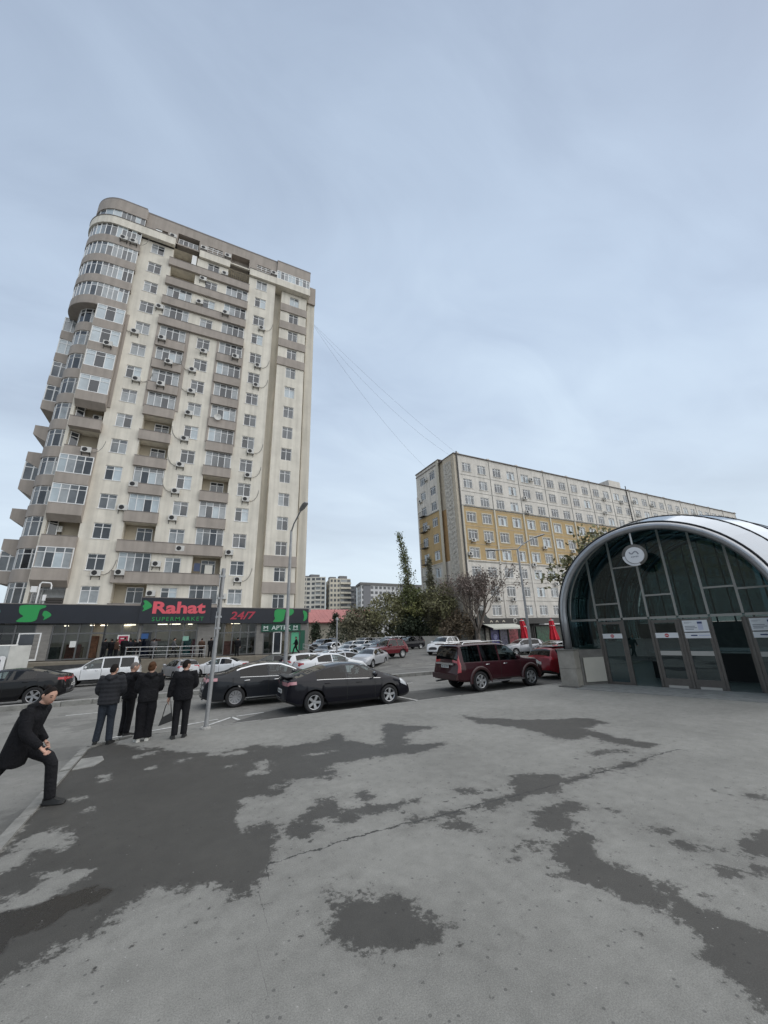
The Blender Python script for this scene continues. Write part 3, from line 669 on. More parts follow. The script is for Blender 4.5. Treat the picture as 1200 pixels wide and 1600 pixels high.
def curved_glazing(name, r, ext, z0, z1, n_div, pats, transom=0.27, bar=0.075):
    """white framed strip of windows that runs straight and then round the corner"""
    pts = [(ext + (CX - ext) * i / 5, CY - r) for i in range(5)] + arc_pts(r, -90, -172, n_div)
    mb = MB(); mp_ = MB()
    zt = z1 - (z1 - z0) * transom
    for i, (x, y) in enumerate(pts):
        mb.box(x - bar / 2, x + bar / 2, y - 0.03, y + 0.05, z0, z1)
    for (a, b) in zip(pts, pts[1:]):
        d = Vector((b[0] - a[0], b[1] - a[1])).normalized(); nn = Vector((-d.y, d.x)) * -1
        if nn.y > 0: nn = -nn
        for z, h in ((z0, bar), (zt, bar * 0.8), (z1 - bar, bar)):
            o_ = 0.02
            A = (a[0] + nn.x * o_, a[1] + nn.y * o_); B = (b[0] + nn.x * o_, b[1] + nn.y * o_)
            A2 = (a[0] - nn.x * 0.04, a[1] - nn.y * 0.04); B2 = (b[0] - nn.x * 0.04, b[1] - nn.y * 0.04)
            mb.add([(*A, z), (*B, z), (*B2, z), (*A2, z), (*A, z + h), (*B, z + h), (*B2, z + h), (*A2, z + h)],
                   [(0, 3, 2, 1), (4, 5, 6, 7), (0, 1, 5, 4), (1, 2, 6, 5), (2, 3, 7, 6), (3, 0, 4, 7)])
        mp_.slot(rnd.choice(pats)); mp_.quad((*a, z0), (*b, z0), (*b, zt), (*a, zt))
        mp_.slot(rnd.choice(pats)); mp_.quad((*a, zt), (*b, zt), (*b, z1), (*a, z1))
    o = mb.build(name, PVC, tower)
    mp_.build('pane', [PANE_D, PANE_G, PANE_C, PANE_W], o, recalc=False)
for k in (11, 12, 13, 14):
    mb = MB(); ring(mb, CR, -10.05, zc(k) - 1.95, zc(k) - 0.84); slab(mb, CR - 0.02, -10.05, zc(k) - 1.72 if k > 11 else zc(k) - 1.80)
    mb.build('balcony_parapet', TAUPE, tower)
    curved_glazing('balcony_window', CR - 0.10, -10.15, zc(k) - 0.83, zc(k) + 1.14, 9, [0, 1, 1, 2, 2, 3])
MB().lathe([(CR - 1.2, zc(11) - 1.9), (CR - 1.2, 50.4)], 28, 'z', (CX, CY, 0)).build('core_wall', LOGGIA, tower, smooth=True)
mb = MB(); ring(mb, CR + 0.12, -6.55, 49.95 + ZO - 0.1, 50.98 + ZO, 0.5); mb.build('cornice_band', CREAM, tower)
mb = MB(); ring(mb, CR + 0.17, -6.53, 50.983 + ZO, 51.06 + ZO, 0.5); mb.build('coping', COPING, tower)
mb = MB(); slab(mb, CR - 0.02, -10.05, 50.3); mb.build('balcony_floor', TAUPE, tower)
for a, b in ((-3.72, 0.06), (2.6, 6.19)):
    MB().box(a, b, TY - 0.35, TY - 0.003, 49.95, 51.08).build('cornice_band', CREAM, tower)
    MB().box(a - 0.03, b + 0.03 if b < 6 else b, TY - 0.40, TY - 0.003, 51.084, 51.16).build('coping', COPING, tower)
MB().box(6.196, 11.12, TY - 0.35, TY + 1.4, 49.95, 51.08).build('balcony_parapet', CREAM, tower)
# balcony above the stair bay
BALC = window_kit('balcony_window', 4.8, 1.45, 9, ['gwgcwgwcw', 'wgcwwgwgc'], 0.3, 0.08)
put_window(BALC, tower, 8.65, TY - 0.30, 51.84)
MB().box(6.25, 11.1, TY - 0.25, TY + 1.4, 52.58, 54.28).build('attic_wall', TAUPE, tower)
MB().box(11.13, 12.27, TY + 0.9, TY + 16, 49.856, 52.95).build('attic_pier', TAUPE, tower)
# attic: taupe wall with its openings
mb = MB()
hs = [(-8.95, -7.6, 51.75, 52.38), (-6.46, -3.92, 51.2, 52.9), (-2.85, -1.03, 51.64, 52.62), (0.14, 2.46, 50.95, 52.85), (3.5, 5.37, 51.62, 52.58)]
hs = [(a, b, c, d, 0.9 if (b - a) > 2.2 else 0.25) for a, b, c, d in hs]
wall_holes(mb, -10.1, 6.22, 51.0, 54.28, TY + 0.02, hs, 0.25)
mb.build('attic_wall', TAUPE, tower, recalc=False)
mb = MB(); ring(mb, CR - 0.18, -10.0, 52.62, 54.28, 0.3); mb.build('attic_wall', TAUPE, tower)
curved_glazing('attic_window', CR - 0.3, -10.1, 51.1, 52.62, 6, [3, 3, 1, 3], 0.02, 0.05)
# small things in the attic openings
MB().box(-8.95, -8.25, TY + 0.10, TY + 0.14, 51.75, 52.38).build('sheet_panel', PVC, tower)
ATT = window_kit('window', 2.3, 1.05, 4, ['gggd', 'gdgg'], 0.0)
put_window(ATT, tower, -5.2, TY + 0.4, 51.9)
for cx_, w_ in ((-1.94, 1.82), (4.43, 1.87)):
    mb = MB()
    for q in range(4): mb.box(cx_ - w_ / 2 + q * w_ / 3 - 0.03, cx_ - w_ / 2 + q * w_ / 3 + 0.03, TY + 0.07, TY + 0.12, 51.66, 52.6)
    for z in (51.66, 52.08, 52.40): mb.box(cx_ - w_ / 2 + 0.03, cx_ + w_ / 2 - 0.03, TY + 0.075, TY + 0.115, z, z + 0.07)
    mb.build('window_frame', PVC, tower)
mb = MB()
for q in range(9): mb.box(0.2 + q * 0.27, 0.23 + q * 0.27, TY - 0.02, TY + 0.01, zc(14) - 0.8, zc(14) + 0.8)
for z in (-0.8, 0.0, 0.8): mb.box(0.16, 2.44, TY - 0.03, TY - 0.022, zc(14) + z - 0.02, zc(14) + z + 0.02)
mb.build('window_grille', BLACK, tower)
MB().box(0.02, 2.58, TY - 0.28, TY - 0.003, 50.72, 50.9).build('balcony_edge', CREAM, tower)
# roof
mb = MB()
Pz = [(6.2, TY - 0.26), (11.13, TY - 0.26), (11.14, TY + 0.02), (11.14, TY + 16), (CX - CR + 0.18, TY + 16)] + arc_pts(CR - 0.18, -180, -90, 15) + [(-10.1, CY - CR + 0.18), (-10.1, TY), (6.2, TY)]
mb.prism(Pz, 54.283, 54.5, 'xy'); mb.build('roof_coping', COPING, tower)

# round bay between front and left side --------------------------------
BX, BY, BR = -13.05, 46.5, 1.72
def bay(mb, r, z0, z1, a0=-200, a1=-40, n=13):
    P_ = [(BX + r * math.cos(R_(a)), BY + r * math.sin(R_(a))) for a in np.linspace(a0, a1, n)]
    vs = [(x, y, z0) for x, y in P_] + [(x, y, z1) for x, y in P_] + [(BX, BY, z0), (BX, BY, z1)]
    fs = [(i, i + 1, n + i + 1, n + i) for i in range(n - 1)] + [(2 * n + 1, n + i, n + i + 1) for i in range(n - 1)] + [(2 * n, i + 1, i) for i in range(n - 1)]
    mb.add(vs, fs)
for k in range(0, 11):
    mb = MB(); bay(mb, BR, zc(k) - 2.0, zc(k) - 0.86); mb.build('bay_parapet', TAUPE, tower, smooth=True)
    mb = MB(); mp_ = MB(); rr = BR - 0.10
    an = np.linspace(-192, -48, 7)
    pts = [(BX + rr * math.cos(R_(a)), BY + rr * math.sin(R_(a))) for a in an]
    z0, z1 = zc(k) - 0.856, zc(k) + 1.046; zt = z1 - 0.5
    for x, y in pts: mb.tube([(x, y, z0), (x, y, z1)], 0.05, 4)
    for a, b in zip(pts, pts[1:]):
        for z in (z0 + 0.04, zt, z1 - 0.04): mb.tube([(*a, z), (*b, z)], 0.04, 4)
        mp_.slot(rnd.choice([0, 0, 1, 2])); mp_.quad((*a, z0), (*b, z0), (*b, zt), (*a, zt))
        mp_.slot(rnd.choice([0, 1])); mp_.quad((*a, zt), (*b, zt), (*b, z1), (*a, z1))
    o = mb.build('bay_window', PVC, tower); mp_.build('pane', [PANE_D, PANE_G, PANE_C, PANE_W], o, recalc=False)
# square balconies on the left side, with tapered undersides
for k in range(0, 11):
    glazed = k in (9, 8, 7, 10, 4, 1, 3 - 2)
    if k in (3 - 3,): glazed = False
    z0, z1 = zc(k) - 1.75, zc(k) - 0.72
    xa, xb, ya, yb = -16.35, -14.62, 47.7, 51.2
    below = (k - 1) in (9, 8, 7, 10, 4, 1)
    tp = 1.0 if k in (6, 5, 4, 2, 3) else 0.25
    mb = MB()
    mb.add([(xa, ya, z0), (xb, ya, z0), (xb, yb, z0), (xa, yb, z0), (xa, ya, z1), (xb, ya, z1), (xb, yb, z1), (xa, yb, z1),
            (xb, ya, z0 - tp), (xb, yb, z0 - tp)],
           [(4, 5, 6, 7), (0, 1, 5, 4), (2, 3, 7, 6), (3, 0, 4, 7), (0, 8, 1), (3, 2, 9), (0, 3, 9, 8), (1, 8, 9, 2), (1, 2, 6, 5)])
    mb.build('side_balcony', TAUPE, tower)
    if glazed:
        mb = MB(); mp_ = MB(); zt = zc(k) + 1.2
        for x in (xa + 0.06, (xa + xb) / 2 - 0.1, xb - 0.06): mb.box(x - 0.05, x + 0.05, ya + 0.04, ya + 0.12, z1 + 0.003, zt)
        for z in (z1 + 0.003, zt - 0.55, zt - 0.08): mb.box(xa + 0.11, xb - 0.11, ya + 0.05, ya + 0.11, z, z + 0.08)
        for y in (ya + 1.2, ya + 2.3, yb - 0.06): mb.box(xa + 0.02, xa + 0.10, y - 0.05, y + 0.05, z1 + 0.003, zt)
        mb.box(xa + 0.02, xa + 0.10, ya + 0.03, yb, zt - 0.08, zt + 0.003); mb.box(xa + 0.02, xa + 0.10, ya + 0.03, yb, z1 + 0.001, z1 + 0.08)
        mp_.slot(rnd.choice([1, 2, 3])); mp_.quad((xa + .06, ya + .08, z1), (xb, ya + .08, z1), (xb, ya + .08, zt), (xa + .06, ya + .08, zt))
        mp_.slot(1); mp_.quad((xa + .06, yb, z1), (xa + .06, ya + .08, z1), (xa + .06, ya + .08, zt), (xa + .06, yb, zt))
        o = mb.build('side_balcony_window', PVC, tower); mp_.build('pane', [PANE_D, PANE_G, PANE_C, PANE_W], o, recalc=False)

# air conditioners on the block -----------------------------------------
def ac_proto():
    mb = MB(); mb.box(-0.40, 0.40, -0.34, -0.04, -0.28, 0.28)
    o = mb.mesh('air_conditioner', ACW)
    f = MB().lathe([(0.0, -0.352), (0.19, -0.352), (0.22, -0.345), (0.235, -0.338)], 14, 'y', (-0.10, 0, 0.0)).mesh('fan_grille', DARK)
    br = MB(); br.box(-0.36, -0.31, -0.36, 0.0, -0.33, -0.284); br.box(0.31, 0.36, -0.36, 0.0, -0.33, -0.284)
    br.box(-0.36, -0.31, -0.04, 0.0, -0.62, -0.334); br.box(0.31, 0.36, -0.04, 0.0, -0.62, -0.334)
    return o, f, br.mesh('bracket', BLACK)
AC_ME = ac_proto()
def hose_mesh(s):
    pts = [(0.40, -0.12, -0.1), (0.62, -0.10, -0.14), (0.95, -0.05, 0.08), (1.22, -0.04, 0.5), (1.36, -0.03, 1.0), (1.40, -0.01, 1.35)]
    return MB().tube([(x * s, y, z) for x, y, z in pts], 0.028, 5).mesh('hose', mat('hose_grey', (0.22, 0.21, 0.19), 0.7))
HOSE_R, HOSE_L = hose_mesh(1), hose_mesh(-1)
def put_ac(x, y, z, label, group, hose=None):
    o = tag(obj('air_conditioner', AC_ME[0], None, (x, y, z)), label, 'air conditioner', group)
    for n_, m_ in (('fan_grille', AC_ME[1]), ('bracket', AC_ME[2])):
        c = bpy.data.objects.new(n_, m_); COL.objects.link(c); c.parent = o
    if hose:
        c = bpy.data.objects.new('hose', HOSE_R if hose > 0 else HOSE_L); COL.objects.link(c); c.parent = o
    return o
ACS = [(-2.9, 46.5, 0), (-2.9, 42.7, 0), (-7.0, 40.2, 0), (-6.15, 35.7, 0), (-5.1, 32.7, 1), (-5.5, 29.6, 0), (-2.6, 32.6, -1), (-2.4, 29.7, -1),
       (-1.7, 35.6, 0), (0.2, 42.0, 0), (1.9, 35.8, 0), (4.8, 41.6, 1), (4.7, 35.6, 1), (4.7, 32.6, 1), (-0.45, 48.6, 0), (-6.95, 51.7, 0), (-3.3, 51.6, 0),
       (-0.35, 51.8, 0), (5.85, 51.75, 0), (-11.7, 48.0, 0), (-10.7, 48.0, 1), (-8.9, 35.8, -1), (-10.9, 32.8, 0), (-7.9, 29.7, 1),
       (-10.8, 24.7, 0), (-10.8, 20.3, 1), (-6.4, 17.4, 0), (-12.0, 12.4, 0), (-8.1, 8.2, 1), (-6.95, 14.8, 0), (-6.2, 8.3, 0), (-3.3, 9.3, 0),
       (-2.35, 26.8, 0), (-2.4, 23.5, -1), (-2.45, 20.3, -1), (-2.55, 17.2, -1), (-2.45, 14.2, 0), (-1.4, 11.0, 0),
       (4.7, 23.3, 1), (4.65, 20.2, 1), (4.6, 17.2, 1), (3.4, 10.9, 0), (4.5, 8.0, 1), (3.1, 6.2, 0), (-3.4, 6.4, 0), (9.0, 33.5 - 30, 0)][:-1]
COLN = [(-14, -9.7, 'corner balcony stack'), (-9.7, -7.2, 'leftmost column of plain windows'), (-7.2, -3.4, 'left balcony stack'),
        (-3.4, -0.6, 'middle column of plain windows'), (-0.6, 2.9, 'right balcony stack'), (2.9, 7, 'right column of plain windows')]
seen = {}
for x, z, h in ACS:
    lv = max(1, min(16, round((z + ZO - 6.31 + 0.9) / 3.05) + 1))
    cn = next(n_ for a, b, n_ in COLN if a <= x < b)
    key = (lv, cn); seen[key] = seen.get(key, 0) + 1
    side = '' if seen[key] == 1 else ', second unit'
    storey = 'attic' if z > 50.5 else ORD[lv] + ' storey'
    y = TY - 0.006
    if x < -9.7: y = TY - 0.76 if z not in (24.7, 12.4, 20.3) else (TY + 1.2 if z != 20.3 else TY - 0.32)
    if x < -9.7 and z > 45: y = CY - CR - 0.01
    elif -7.2 < x < -3.4 and z < 40 and z > 5 and x > -6.3: y = TY - 0.31
    elif -0.6 < x < 2.9 and z < 45: y = TY - 0.345
    put_ac(x, y, z + ZO, f'air conditioner on the cream tower, {storey}, {cn}{side}', 'air conditioners on the cream tower', h)
# satellite dish
d_ = MB().lathe([(0.0, 0.10), (0.22, 0.07), (0.40, 0.0), (0.41, 0.01), (0.22, 0.085), (0.0, 0.115)], 18, 'y', (0.7, TY - 0.62, zc(7) - 0.75))
d_.tube([(0.7, TY - 0.5, zc(7) - 0.75), (0.7, TY - 0.3, zc(7) - 0.95)], 0.025, 6)
tag(d_.build('satellite_dish', ACW, smooth=True), 'small grey satellite dish under a balcony window of the cream tower', 'satellite dish')
# ================================================================== SHOPS UNDER THE TALL BLOCK
SY = 42.4                                      # shop glazing
def zsl(x): return -0.0135 * x + ZO            # fascia and floor fall gently to the right
def fl(x): return 0.50 - 0.018 * x + ZO        # shop floor height
SHOPWALL = mat('shop_wall', (0.30, 0.29, 0.27), 0.8, var=0.1)
ALU = mat('dark_aluminium', (0.14, 0.14, 0.14), 0.4, metal=0.5)
SHOPGLASS = glass('shop_glass', (0.42, 0.46, 0.46), 0.7)
front = thing('supermarket_front', 'long ground floor shop front with dark glazing under the black fascia', 'shop front', (0, SY, fl(0)))
# room behind: back wall, floor, ceiling
mb = MB(); mb.box(-18, 11.9, TY + 3.2, TY + 3.3, -0.5, 4.0)
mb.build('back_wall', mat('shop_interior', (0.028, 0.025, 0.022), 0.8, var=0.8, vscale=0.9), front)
MB().box(-18, 11.9, SY + 0.1, TY + 3.19, 3.62, 3.7).build('ceiling', mat('shop_ceiling', (0.12, 0.12, 0.115), 0.8), front)
mb = MB(); mb.box(-18, 12.0, SY - 0.3, TY - 0.003, 4.55, 5.0); mb.build('canopy_roof', CONC, front)
mb = MB(); mb.add([(-18, SY, fl(-18) - 0.05), (11.9, SY, fl(11.9) - 0.05), (11.9, TY + 3, fl(11.9) - 0.05), (-18, TY + 3, fl(-18) - 0.05)], [(0, 1, 2, 3)])
mb.build('floor', mat('shop_floor', (0.12, 0.11, 0.10), 0.4), front, recalc=False)
# shelves, fridges, coloured goods seen through the glass
goods = [((0.05, 0.25, 0.27), 0.0, 0.65, 1.55), ((0.30, 0.03, 0.08), 0.75, 1.75, 1.5), ((0.45, 0.44, 0.42), -2.7, -1.3, 1.4), ((0.08, 0.06, 0.05), 1.9, 2.3, 2.0),
         ((0.20, 0.05, 0.03), -9.0, -8.0, 1.2), ((0.04, 0.05, 0.12), -3.55, -2.8, 2.2), ((0.25, 0.24, 0.22), 5.0, 6.1, 1.6), ((0.12, 0.05, 0.04), 3.6, 4.6, 1.3), ((0.06, 0.05, 0.05), -14.5, -12.5, 1.6)]
for x in np.arange(-17.0, 10.5, 0.95):
    if -7.4 < x < -6.2: continue
    goods.append(((rnd.uniform(.05, .4), rnd.uniform(.04, .25), rnd.uniform(.04, .22)), x, x + rnd.uniform(.4, .8), rnd.uniform(0.9, 1.9)))
for i, (c, a, b, h) in enumerate(goods):
    mb = MB(); z = fl(a)
    q_ = 0 if i < 9 else rnd.uniform(0.5, 1.6)
    mb.box(a, b, SY + 1.0 + q_, SY + 1.5 + q_, z, z + h)
    for s in range(3): mb.box(a + 0.04, b - 0.04, SY + 0.93 + q_, SY + 0.995 + q_, z + h * (s + 0.12) / 3, z + h * (s + 0.75) / 3)
    mb.build('display_shelf', mat('goods_%d' % i, c, 0.6, var=0.5, vscale=4), front)
LAMPM = mat('strip_lamp', (0.9, 0.9, 0.85), 0.4, emit=(1.0, 0.86, 0.66), estr=4.0)
for x, y, l in ((-2.0, SY + 0.7, 0.9), (-0.9, SY + 0.7, 0.9), (-6.6, SY + 1.3, 0.5), (-4.5, SY + 1.1, 0.7), (-4.9, SY + 2.0, 0.6), (-7.4, SY + 0.8, 0.3), (0.4, SY + 1.5, 0.4), (4.6, SY + 1.2, 0.8), (-9.3, SY + 1.2, 0.3)):
    MB().box(x - l / 2, x + l / 2, y - 0.05, y + 0.05, 3.50, 3.56).build('strip_lamp', LAMPM, front)
# glazing bays: (x0, x1, divisions, has door, transom height)
def shop_bay(x0, x1, n, ztop, door=None, tr=2.1):
    z0 = fl((x0 + x1) / 2); m = MB(); b = 0.055
    xs_ = [x0 + (x1 - x0) * i / n for i in range(n + 1)]
    for x in xs_: m.box(x - b, x + b, SY - 0.06, SY + 0.06, z0, ztop)
    for i in range(n):
        m.box(xs_[i] + b, xs_[i + 1] - b, SY - 0.05, SY + 0.05, z0 + tr - 0.05, z0 + tr + 0.06)
        m.box(xs_[i] + b, xs_[i + 1] - b, SY - 0.05, SY + 0.05, z0 + 0.004, z0 + (0.12 if i != door else 0.05))
    f = m.build('shop_window', ALU, front)
    for i in range(n):
        if i == door: continue
        p = MB().quad((xs_[i], SY + 0.01, z0), (xs_[i + 1], SY + 0.01, z0), (xs_[i + 1], SY + 0.01, ztop), (xs_[i], SY + 0.01, ztop))
        p.build('pane', SHOPGLASS, f, recalc=False)
TOPZ = 3.6
shop_bay(-17.5, -11.0, 5, TOPZ)
shop_bay(-9.9, -6.3, 4, TOPZ, door=3)
shop_bay(-6.25, -3.75, 2, TOPZ)
shop_bay(-3.5, 1.05, 4, TOPZ, tr=2.3)
shop_bay(2.75, 6.45, 5, TOPZ, door=1)
shop_bay(7.25, 10.95, 4, 3.0 - 0.4, door=2, tr=2.15)
# white doors at the pharmacy and on the left
for x0, x1 in ((8.2, 9.05), (-12.0, -10.55)):
    z0 = fl(x0); mb = MB()
    mb.box(x0, x0 + 0.09, SY - 0.14, SY - 0.065, z0, z0 + 2.15); mb.box(x1 - 0.09, x1, SY - 0.14, SY - 0.065, z0, z0 + 2.15)
    mb.box(x0 + 0.09, x1 - 0.09, SY - 0.14, SY - 0.065, z0 + 2.06, z0 + 2.15); mb.box(x0 + 0.09, x1 - 0.09, SY - 0.14, SY - 0.065, z0, z0 + 0.12)
    d = mb.build('door', PVC, front)
    MB().quad((x0, SY - 0.10, z0), (x1, SY - 0.10, z0), (x1, SY - 0.10, z0 + 2.1), (x0, SY - 0.10, z0 + 2.1)).build('pane', PANE_D, d, recalc=False)
# stone piers with courses
for x0, x1 in ((-11.0, -9.95), (1.1, 2.7), (6.5, 7.2), (10.98, 11.9), (-3.72, -3.55)):
    z = fl(x0) - 0.02
    for c in range(9):
        h = (3.56 - z) / 9
        MB().box(x0 + rnd.uniform(0, .015), x1 - rnd.uniform(0, .015), SY - 0.12 + rnd.uniform(-.012, .012), SY + 0.25, z + c * h + 0.012, z + (c + 1) * h - 0.004).build('stone_block', STONE, front)
    MB().box(x0 + 0.02, x1 - 0.02, SY - 0.07, SY + 0.3, z, 3.6).build('pier_core', SHOPWALL, front)
# platform in front, step courses and beige base
plat = thing('shop_platform', 'raised platform in front of the supermarket with dark stone steps', 'platform', (-1, 41, -0.85))
mb = MB()
mb.add([(-18, 39.6, -1.2), (12.2, 39.6, -1.2), (12.2, SY, -1.2), (-18, SY, -1.2), (-18, 39.6, fl(-18) - 0.06), (12.2, 39.6, fl(12.2) - 0.06), (12.2, SY - 0.003, fl(12.2) - 0.06), (-18, SY - 0.003, fl(-18) - 0.06)],
       [(4, 5, 6, 7), (0, 1, 5, 4), (1, 2, 6, 5), (2, 3, 7, 6), (3, 0, 4, 7)])
mb.build('platform_base', mat('beige_base', (0.21, 0.185, 0.145), 0.8, var=0.15), plat)
for s in range(6):
    MB().box(-9.9, -4.6, 39.55 - 0.28 * s, 39.595 + 0.0, -1.2, 0.50 - 0.24 * s).build('step', mat('dark_step', (0.045, 0.045, 0.045), 0.6, var=0.3, vscale=4), plat)
# railing
rail = thing('railing', 'pale metal railing along the platform edge in front of the supermarket windows', 'railing', (-1.2, 39.8, 0.55))
for x in np.arange(-4.2, 1.81, 1.0): MB().tube([(x, 39.75, fl(x) - 0.05), (x, 39.75, fl(x) + 0.95)], 0.035, 6).build('post', GALV, rail)
for h in (0.95, 0.62, 0.32): MB().tube([(-4.25, 39.75, fl(-4.2) + h), (1.85, 39.75, fl(1.8) + h)], 0.03 if h > .9 else 0.02, 6).build('rail', mat('pale_steel', (0.5, 0.5, 0.49), 0.4, metal=0.3), rail)
rail2 = thing('railing', 'sloping handrail of the ramp beside the pharmacy', 'railing', (12.3, 41, 0.2))
for h in (0.95, 0.6): MB().tube([(10.9, 40.6, fl(11) + h), (12.6, 39.9, -0.2 + h), (15.0, 38.8, -0.7 + h)], 0.03, 6).build('rail', GALV, rail2)
for x, y, z in ((10.9, 40.6, fl(11)), (12.6, 39.9, -0.2), (15.0, 38.8, -0.75)): MB().tube([(x, y, z - 0.1), (x, y, z + 0.95)], 0.03, 6).build('post', GALV, rail2)

# fascia boards -----------------------------------------------------------
FY = 41.95
def board(name, x0, x1, zb, zt, y0, label, cat='shop sign'):
    root = thing(name, label, cat, ((x0 + x1) / 2, y0, zb))
    mb = MB()
    a, b = zsl(x0), zsl(x1)
    mb.add([(x0, y0, zb + a), (x1, y0, zb + b), (x1, SY + 0.2, zb + b), (x0, SY + 0.2, zb + a), (x0, y0, zt + a), (x1, y0, zt + b), (x1, SY + 0.2, zt + b), (x0, SY + 0.2, zt + a)],
           [(0, 3, 2, 1), (4, 5, 6, 7), (0, 1, 5, 4), (1, 2, 6, 5), (2, 3, 7, 6), (3, 0, 4, 7)])
    mb.build('board', NAVY, root)
    mb = MB(); mb.add([(x0, y0 - 0.03, zt + a + 0.003), (x1, y0 - 0.03, zt + b + 0.003), (x1, SY + 0.25, zt + b + 0.003), (x0, SY + 0.25, zt + a + 0.003), (x0, y0 - 0.03, zt + a + 0.06), (x1, y0 - 0.03, zt + b + 0.06), (x1, SY + 0.25, zt + b + 0.06), (x0, SY + 0.25, zt + a + 0.06)],
           [(0, 3, 2, 1), (4, 5, 6, 7), (0, 1, 5, 4), (1, 2, 6, 5), (2, 3, 7, 6), (3, 0, 4, 7)])
    mb.build('edge_trim', COPING, root)
    return root
def blob(name, poly, y0, root, m, dx=0.0, dz=0.0):
    """flat raised shape on a board, corners rounded by a subdivided outline"""
    P_ = [Vector(p) for p in poly]
    for _ in range(2):
        Q = []
        for a, b in zip(P_, P_[1:] + P_[:1]): Q += [a * 0.78 + b * 0.22, a * 0.22 + b * 0.78]
        P_ = Q
    mb = MB(); mb.prism([(p.x + dx, p.y + dz + zsl(p.x + dx)) for p in P_], y0 - 0.03, y0 - 0.003, 'xz'); mb.build(name, m, root)
def text(body, x0, x1, z0, z1, y, root, m, name='lettering', bold=0.0, ext=0.03, shear=0.0, spacing=1.0):
    cu = bpy.data.curves.new(name, 'FONT'); cu.body = body; cu.size = 1.0; cu.extrude = 0.5; cu.offset = bold; cu.shear = shear; cu.resolution_u = 3
    cu.space_character = spacing
    o = bpy.data.objects.new(name, cu); COL.objects.link(o)
    dg = bpy.context.evaluated_depsgraph_get(); me = bpy.data.meshes.new_from_object(o.evaluated_get(dg))
    bpy.data.objects.remove(o); bpy.data.curves.remove(cu)
    V = np.array([v.co[:] for v in me.vertices]); lo, hi = V.min(0), V.max(0)
    sx, sz = (x1 - x0) / (hi[0] - lo[0]), (z1 - z0) / (hi[1] - lo[1])
    for v in me.vertices:
        x = x0 + (v.co.x - lo[0]) * sx; z = z0 + (v.co.y - lo[1]) * sz
        v.co = (x, y - (v.co.z - lo[2]) / max(hi[2] - lo[2], 1e-6) * ext, z)
    me.materials.clear(); me.materials.append(m); me.update()
    return obj(name, me, root)
b1 = board('shop_sign', -19.0, -3.86, 3.46, 4.98, FY, 'plain dark fascia board with a big green leaf shape, left of the supermarket name')
blob('green_shape', [(-12.25, 4.93), (-10.55, 4.93), (-10.6, 4.72), (-10.95, 4.6), (-10.98, 4.1), (-11.0, 3.72), (-11.3, 3.56), (-12.35, 3.56), (-12.1, 3.85), (-11.85, 4.02), (-12.2, 4.25), (-12.28, 4.6)], FY, b1, GREEN)
blob('green_shape', [(-10.68, 4.46), (-10.45, 4.46), (-10.1, 4.18), (-10.15, 4.0), (-10.62, 3.66), (-10.5, 3.95), (-10.72, 4.1)], FY, b1, GREEN)
blob('green_shape', [(-13.9, 4.7), (-13.5, 4.65), (-13.35, 4.3), (-13.7, 4.0), (-13.95, 4.1)], FY, b1, mat('pale_teal', (0.12, 0.35, 0.3), 0.5))
b2 = board('shop_sign', -3.84, 2.04, 3.46, 5.70, FY - 0.25, 'tall dark supermarket sign board reading Rahat SUPERMARKET')
y2 = FY - 0.25
text('Rahat', -2.86, 1.55, 4.42, 5.52, y2 - 0.003, b2, PINKRED, bold=0.035)
text('SUPERMARKET', -2.80, 1.48, 3.78, 4.13, y2 - 0.003, b2, GREEN, bold=0.004, spacing=1.25)
blob('green_arrow', [(-3.72, 5.42), (-3.45, 5.5), (-2.95, 5.08), (-2.95, 4.85), (-3.72, 4.42), (-3.50, 4.75), (-3.72, 4.92), (-3.50, 5.15)], y2, b2, GREEN)
b3 = board('shop_sign', 2.06, 11.75, 3.46, 4.92, FY, 'dark fascia board reading 24/7 with green shapes at its right end')
text('24/7', 3.85, 6.25, 3.86, 4.62, FY - 0.003, b3, DEEPRED, bold=0.02, shear=0.18)
blob('green_shape', [(8.15, 4.88), (9.35, 4.88), (9.2, 4.4), (9.1, 3.6), (7.95, 3.56), (8.25, 3.9), (8.1, 4.2)], FY, b3, GREEN)
blob('green_shape', [(9.55, 4.9), (10.1, 4.9), (10.15, 4.5), (9.75, 4.2), (9.5, 4.2)], FY, b3, GREEN)
blob('green_shape', [(11.05, 4.85), (11.6, 4.6), (11.6, 3.9), (11.15, 3.6), (11.3, 4.1)], FY, b3, GREEN)
# pharmacy: green box sign, green glazing film
b4 = thing('pharmacy_sign', 'green box sign reading APTEK above the pharmacy door', 'shop sign', (8.95, FY + 0.2, 2.5))
mb = MB(); mb.box(6.95, 10.98, FY + 0.2, SY - 0.16, 2.62, 3.42); mb.build('board', DKGREEN, b4)
WL = mat('pale_letters', (0.62, 0.70, 0.66), 0.5)
text('APTEK', 7.95, 9.95, 2.80, 3.22, FY + 0.197, b4, WL, bold=0.012)
for x0 in (7.1, 10.15):
    text('M', x0 + 0.06, x0 + 0.50, 2.86, 3.2, FY + 0.197, b4, WL, name='emblem', bold=0.02)
    mb = MB(); mb.box(x0, x0 + 0.56, FY + 0.17, FY + 0.197, 2.74, 2.79); mb.build('emblem_bar', WL, b4)
mb = MB(); mb.box(9.95, 10.95, SY - 0.03, SY - 0.015, fl(10.5) + 0.1, fl(10.5) + 2.1); mb.build('green_film', mat('green_film', (0.10, 0.42, 0.24), 0.4), front)
mb = MB(); mb.box(11.0, 11.5, SY - 0.16, SY - 0.125, fl(11) + 0.3, fl(11) + 2.3); mb.build('green_panel', DKGREEN, front)
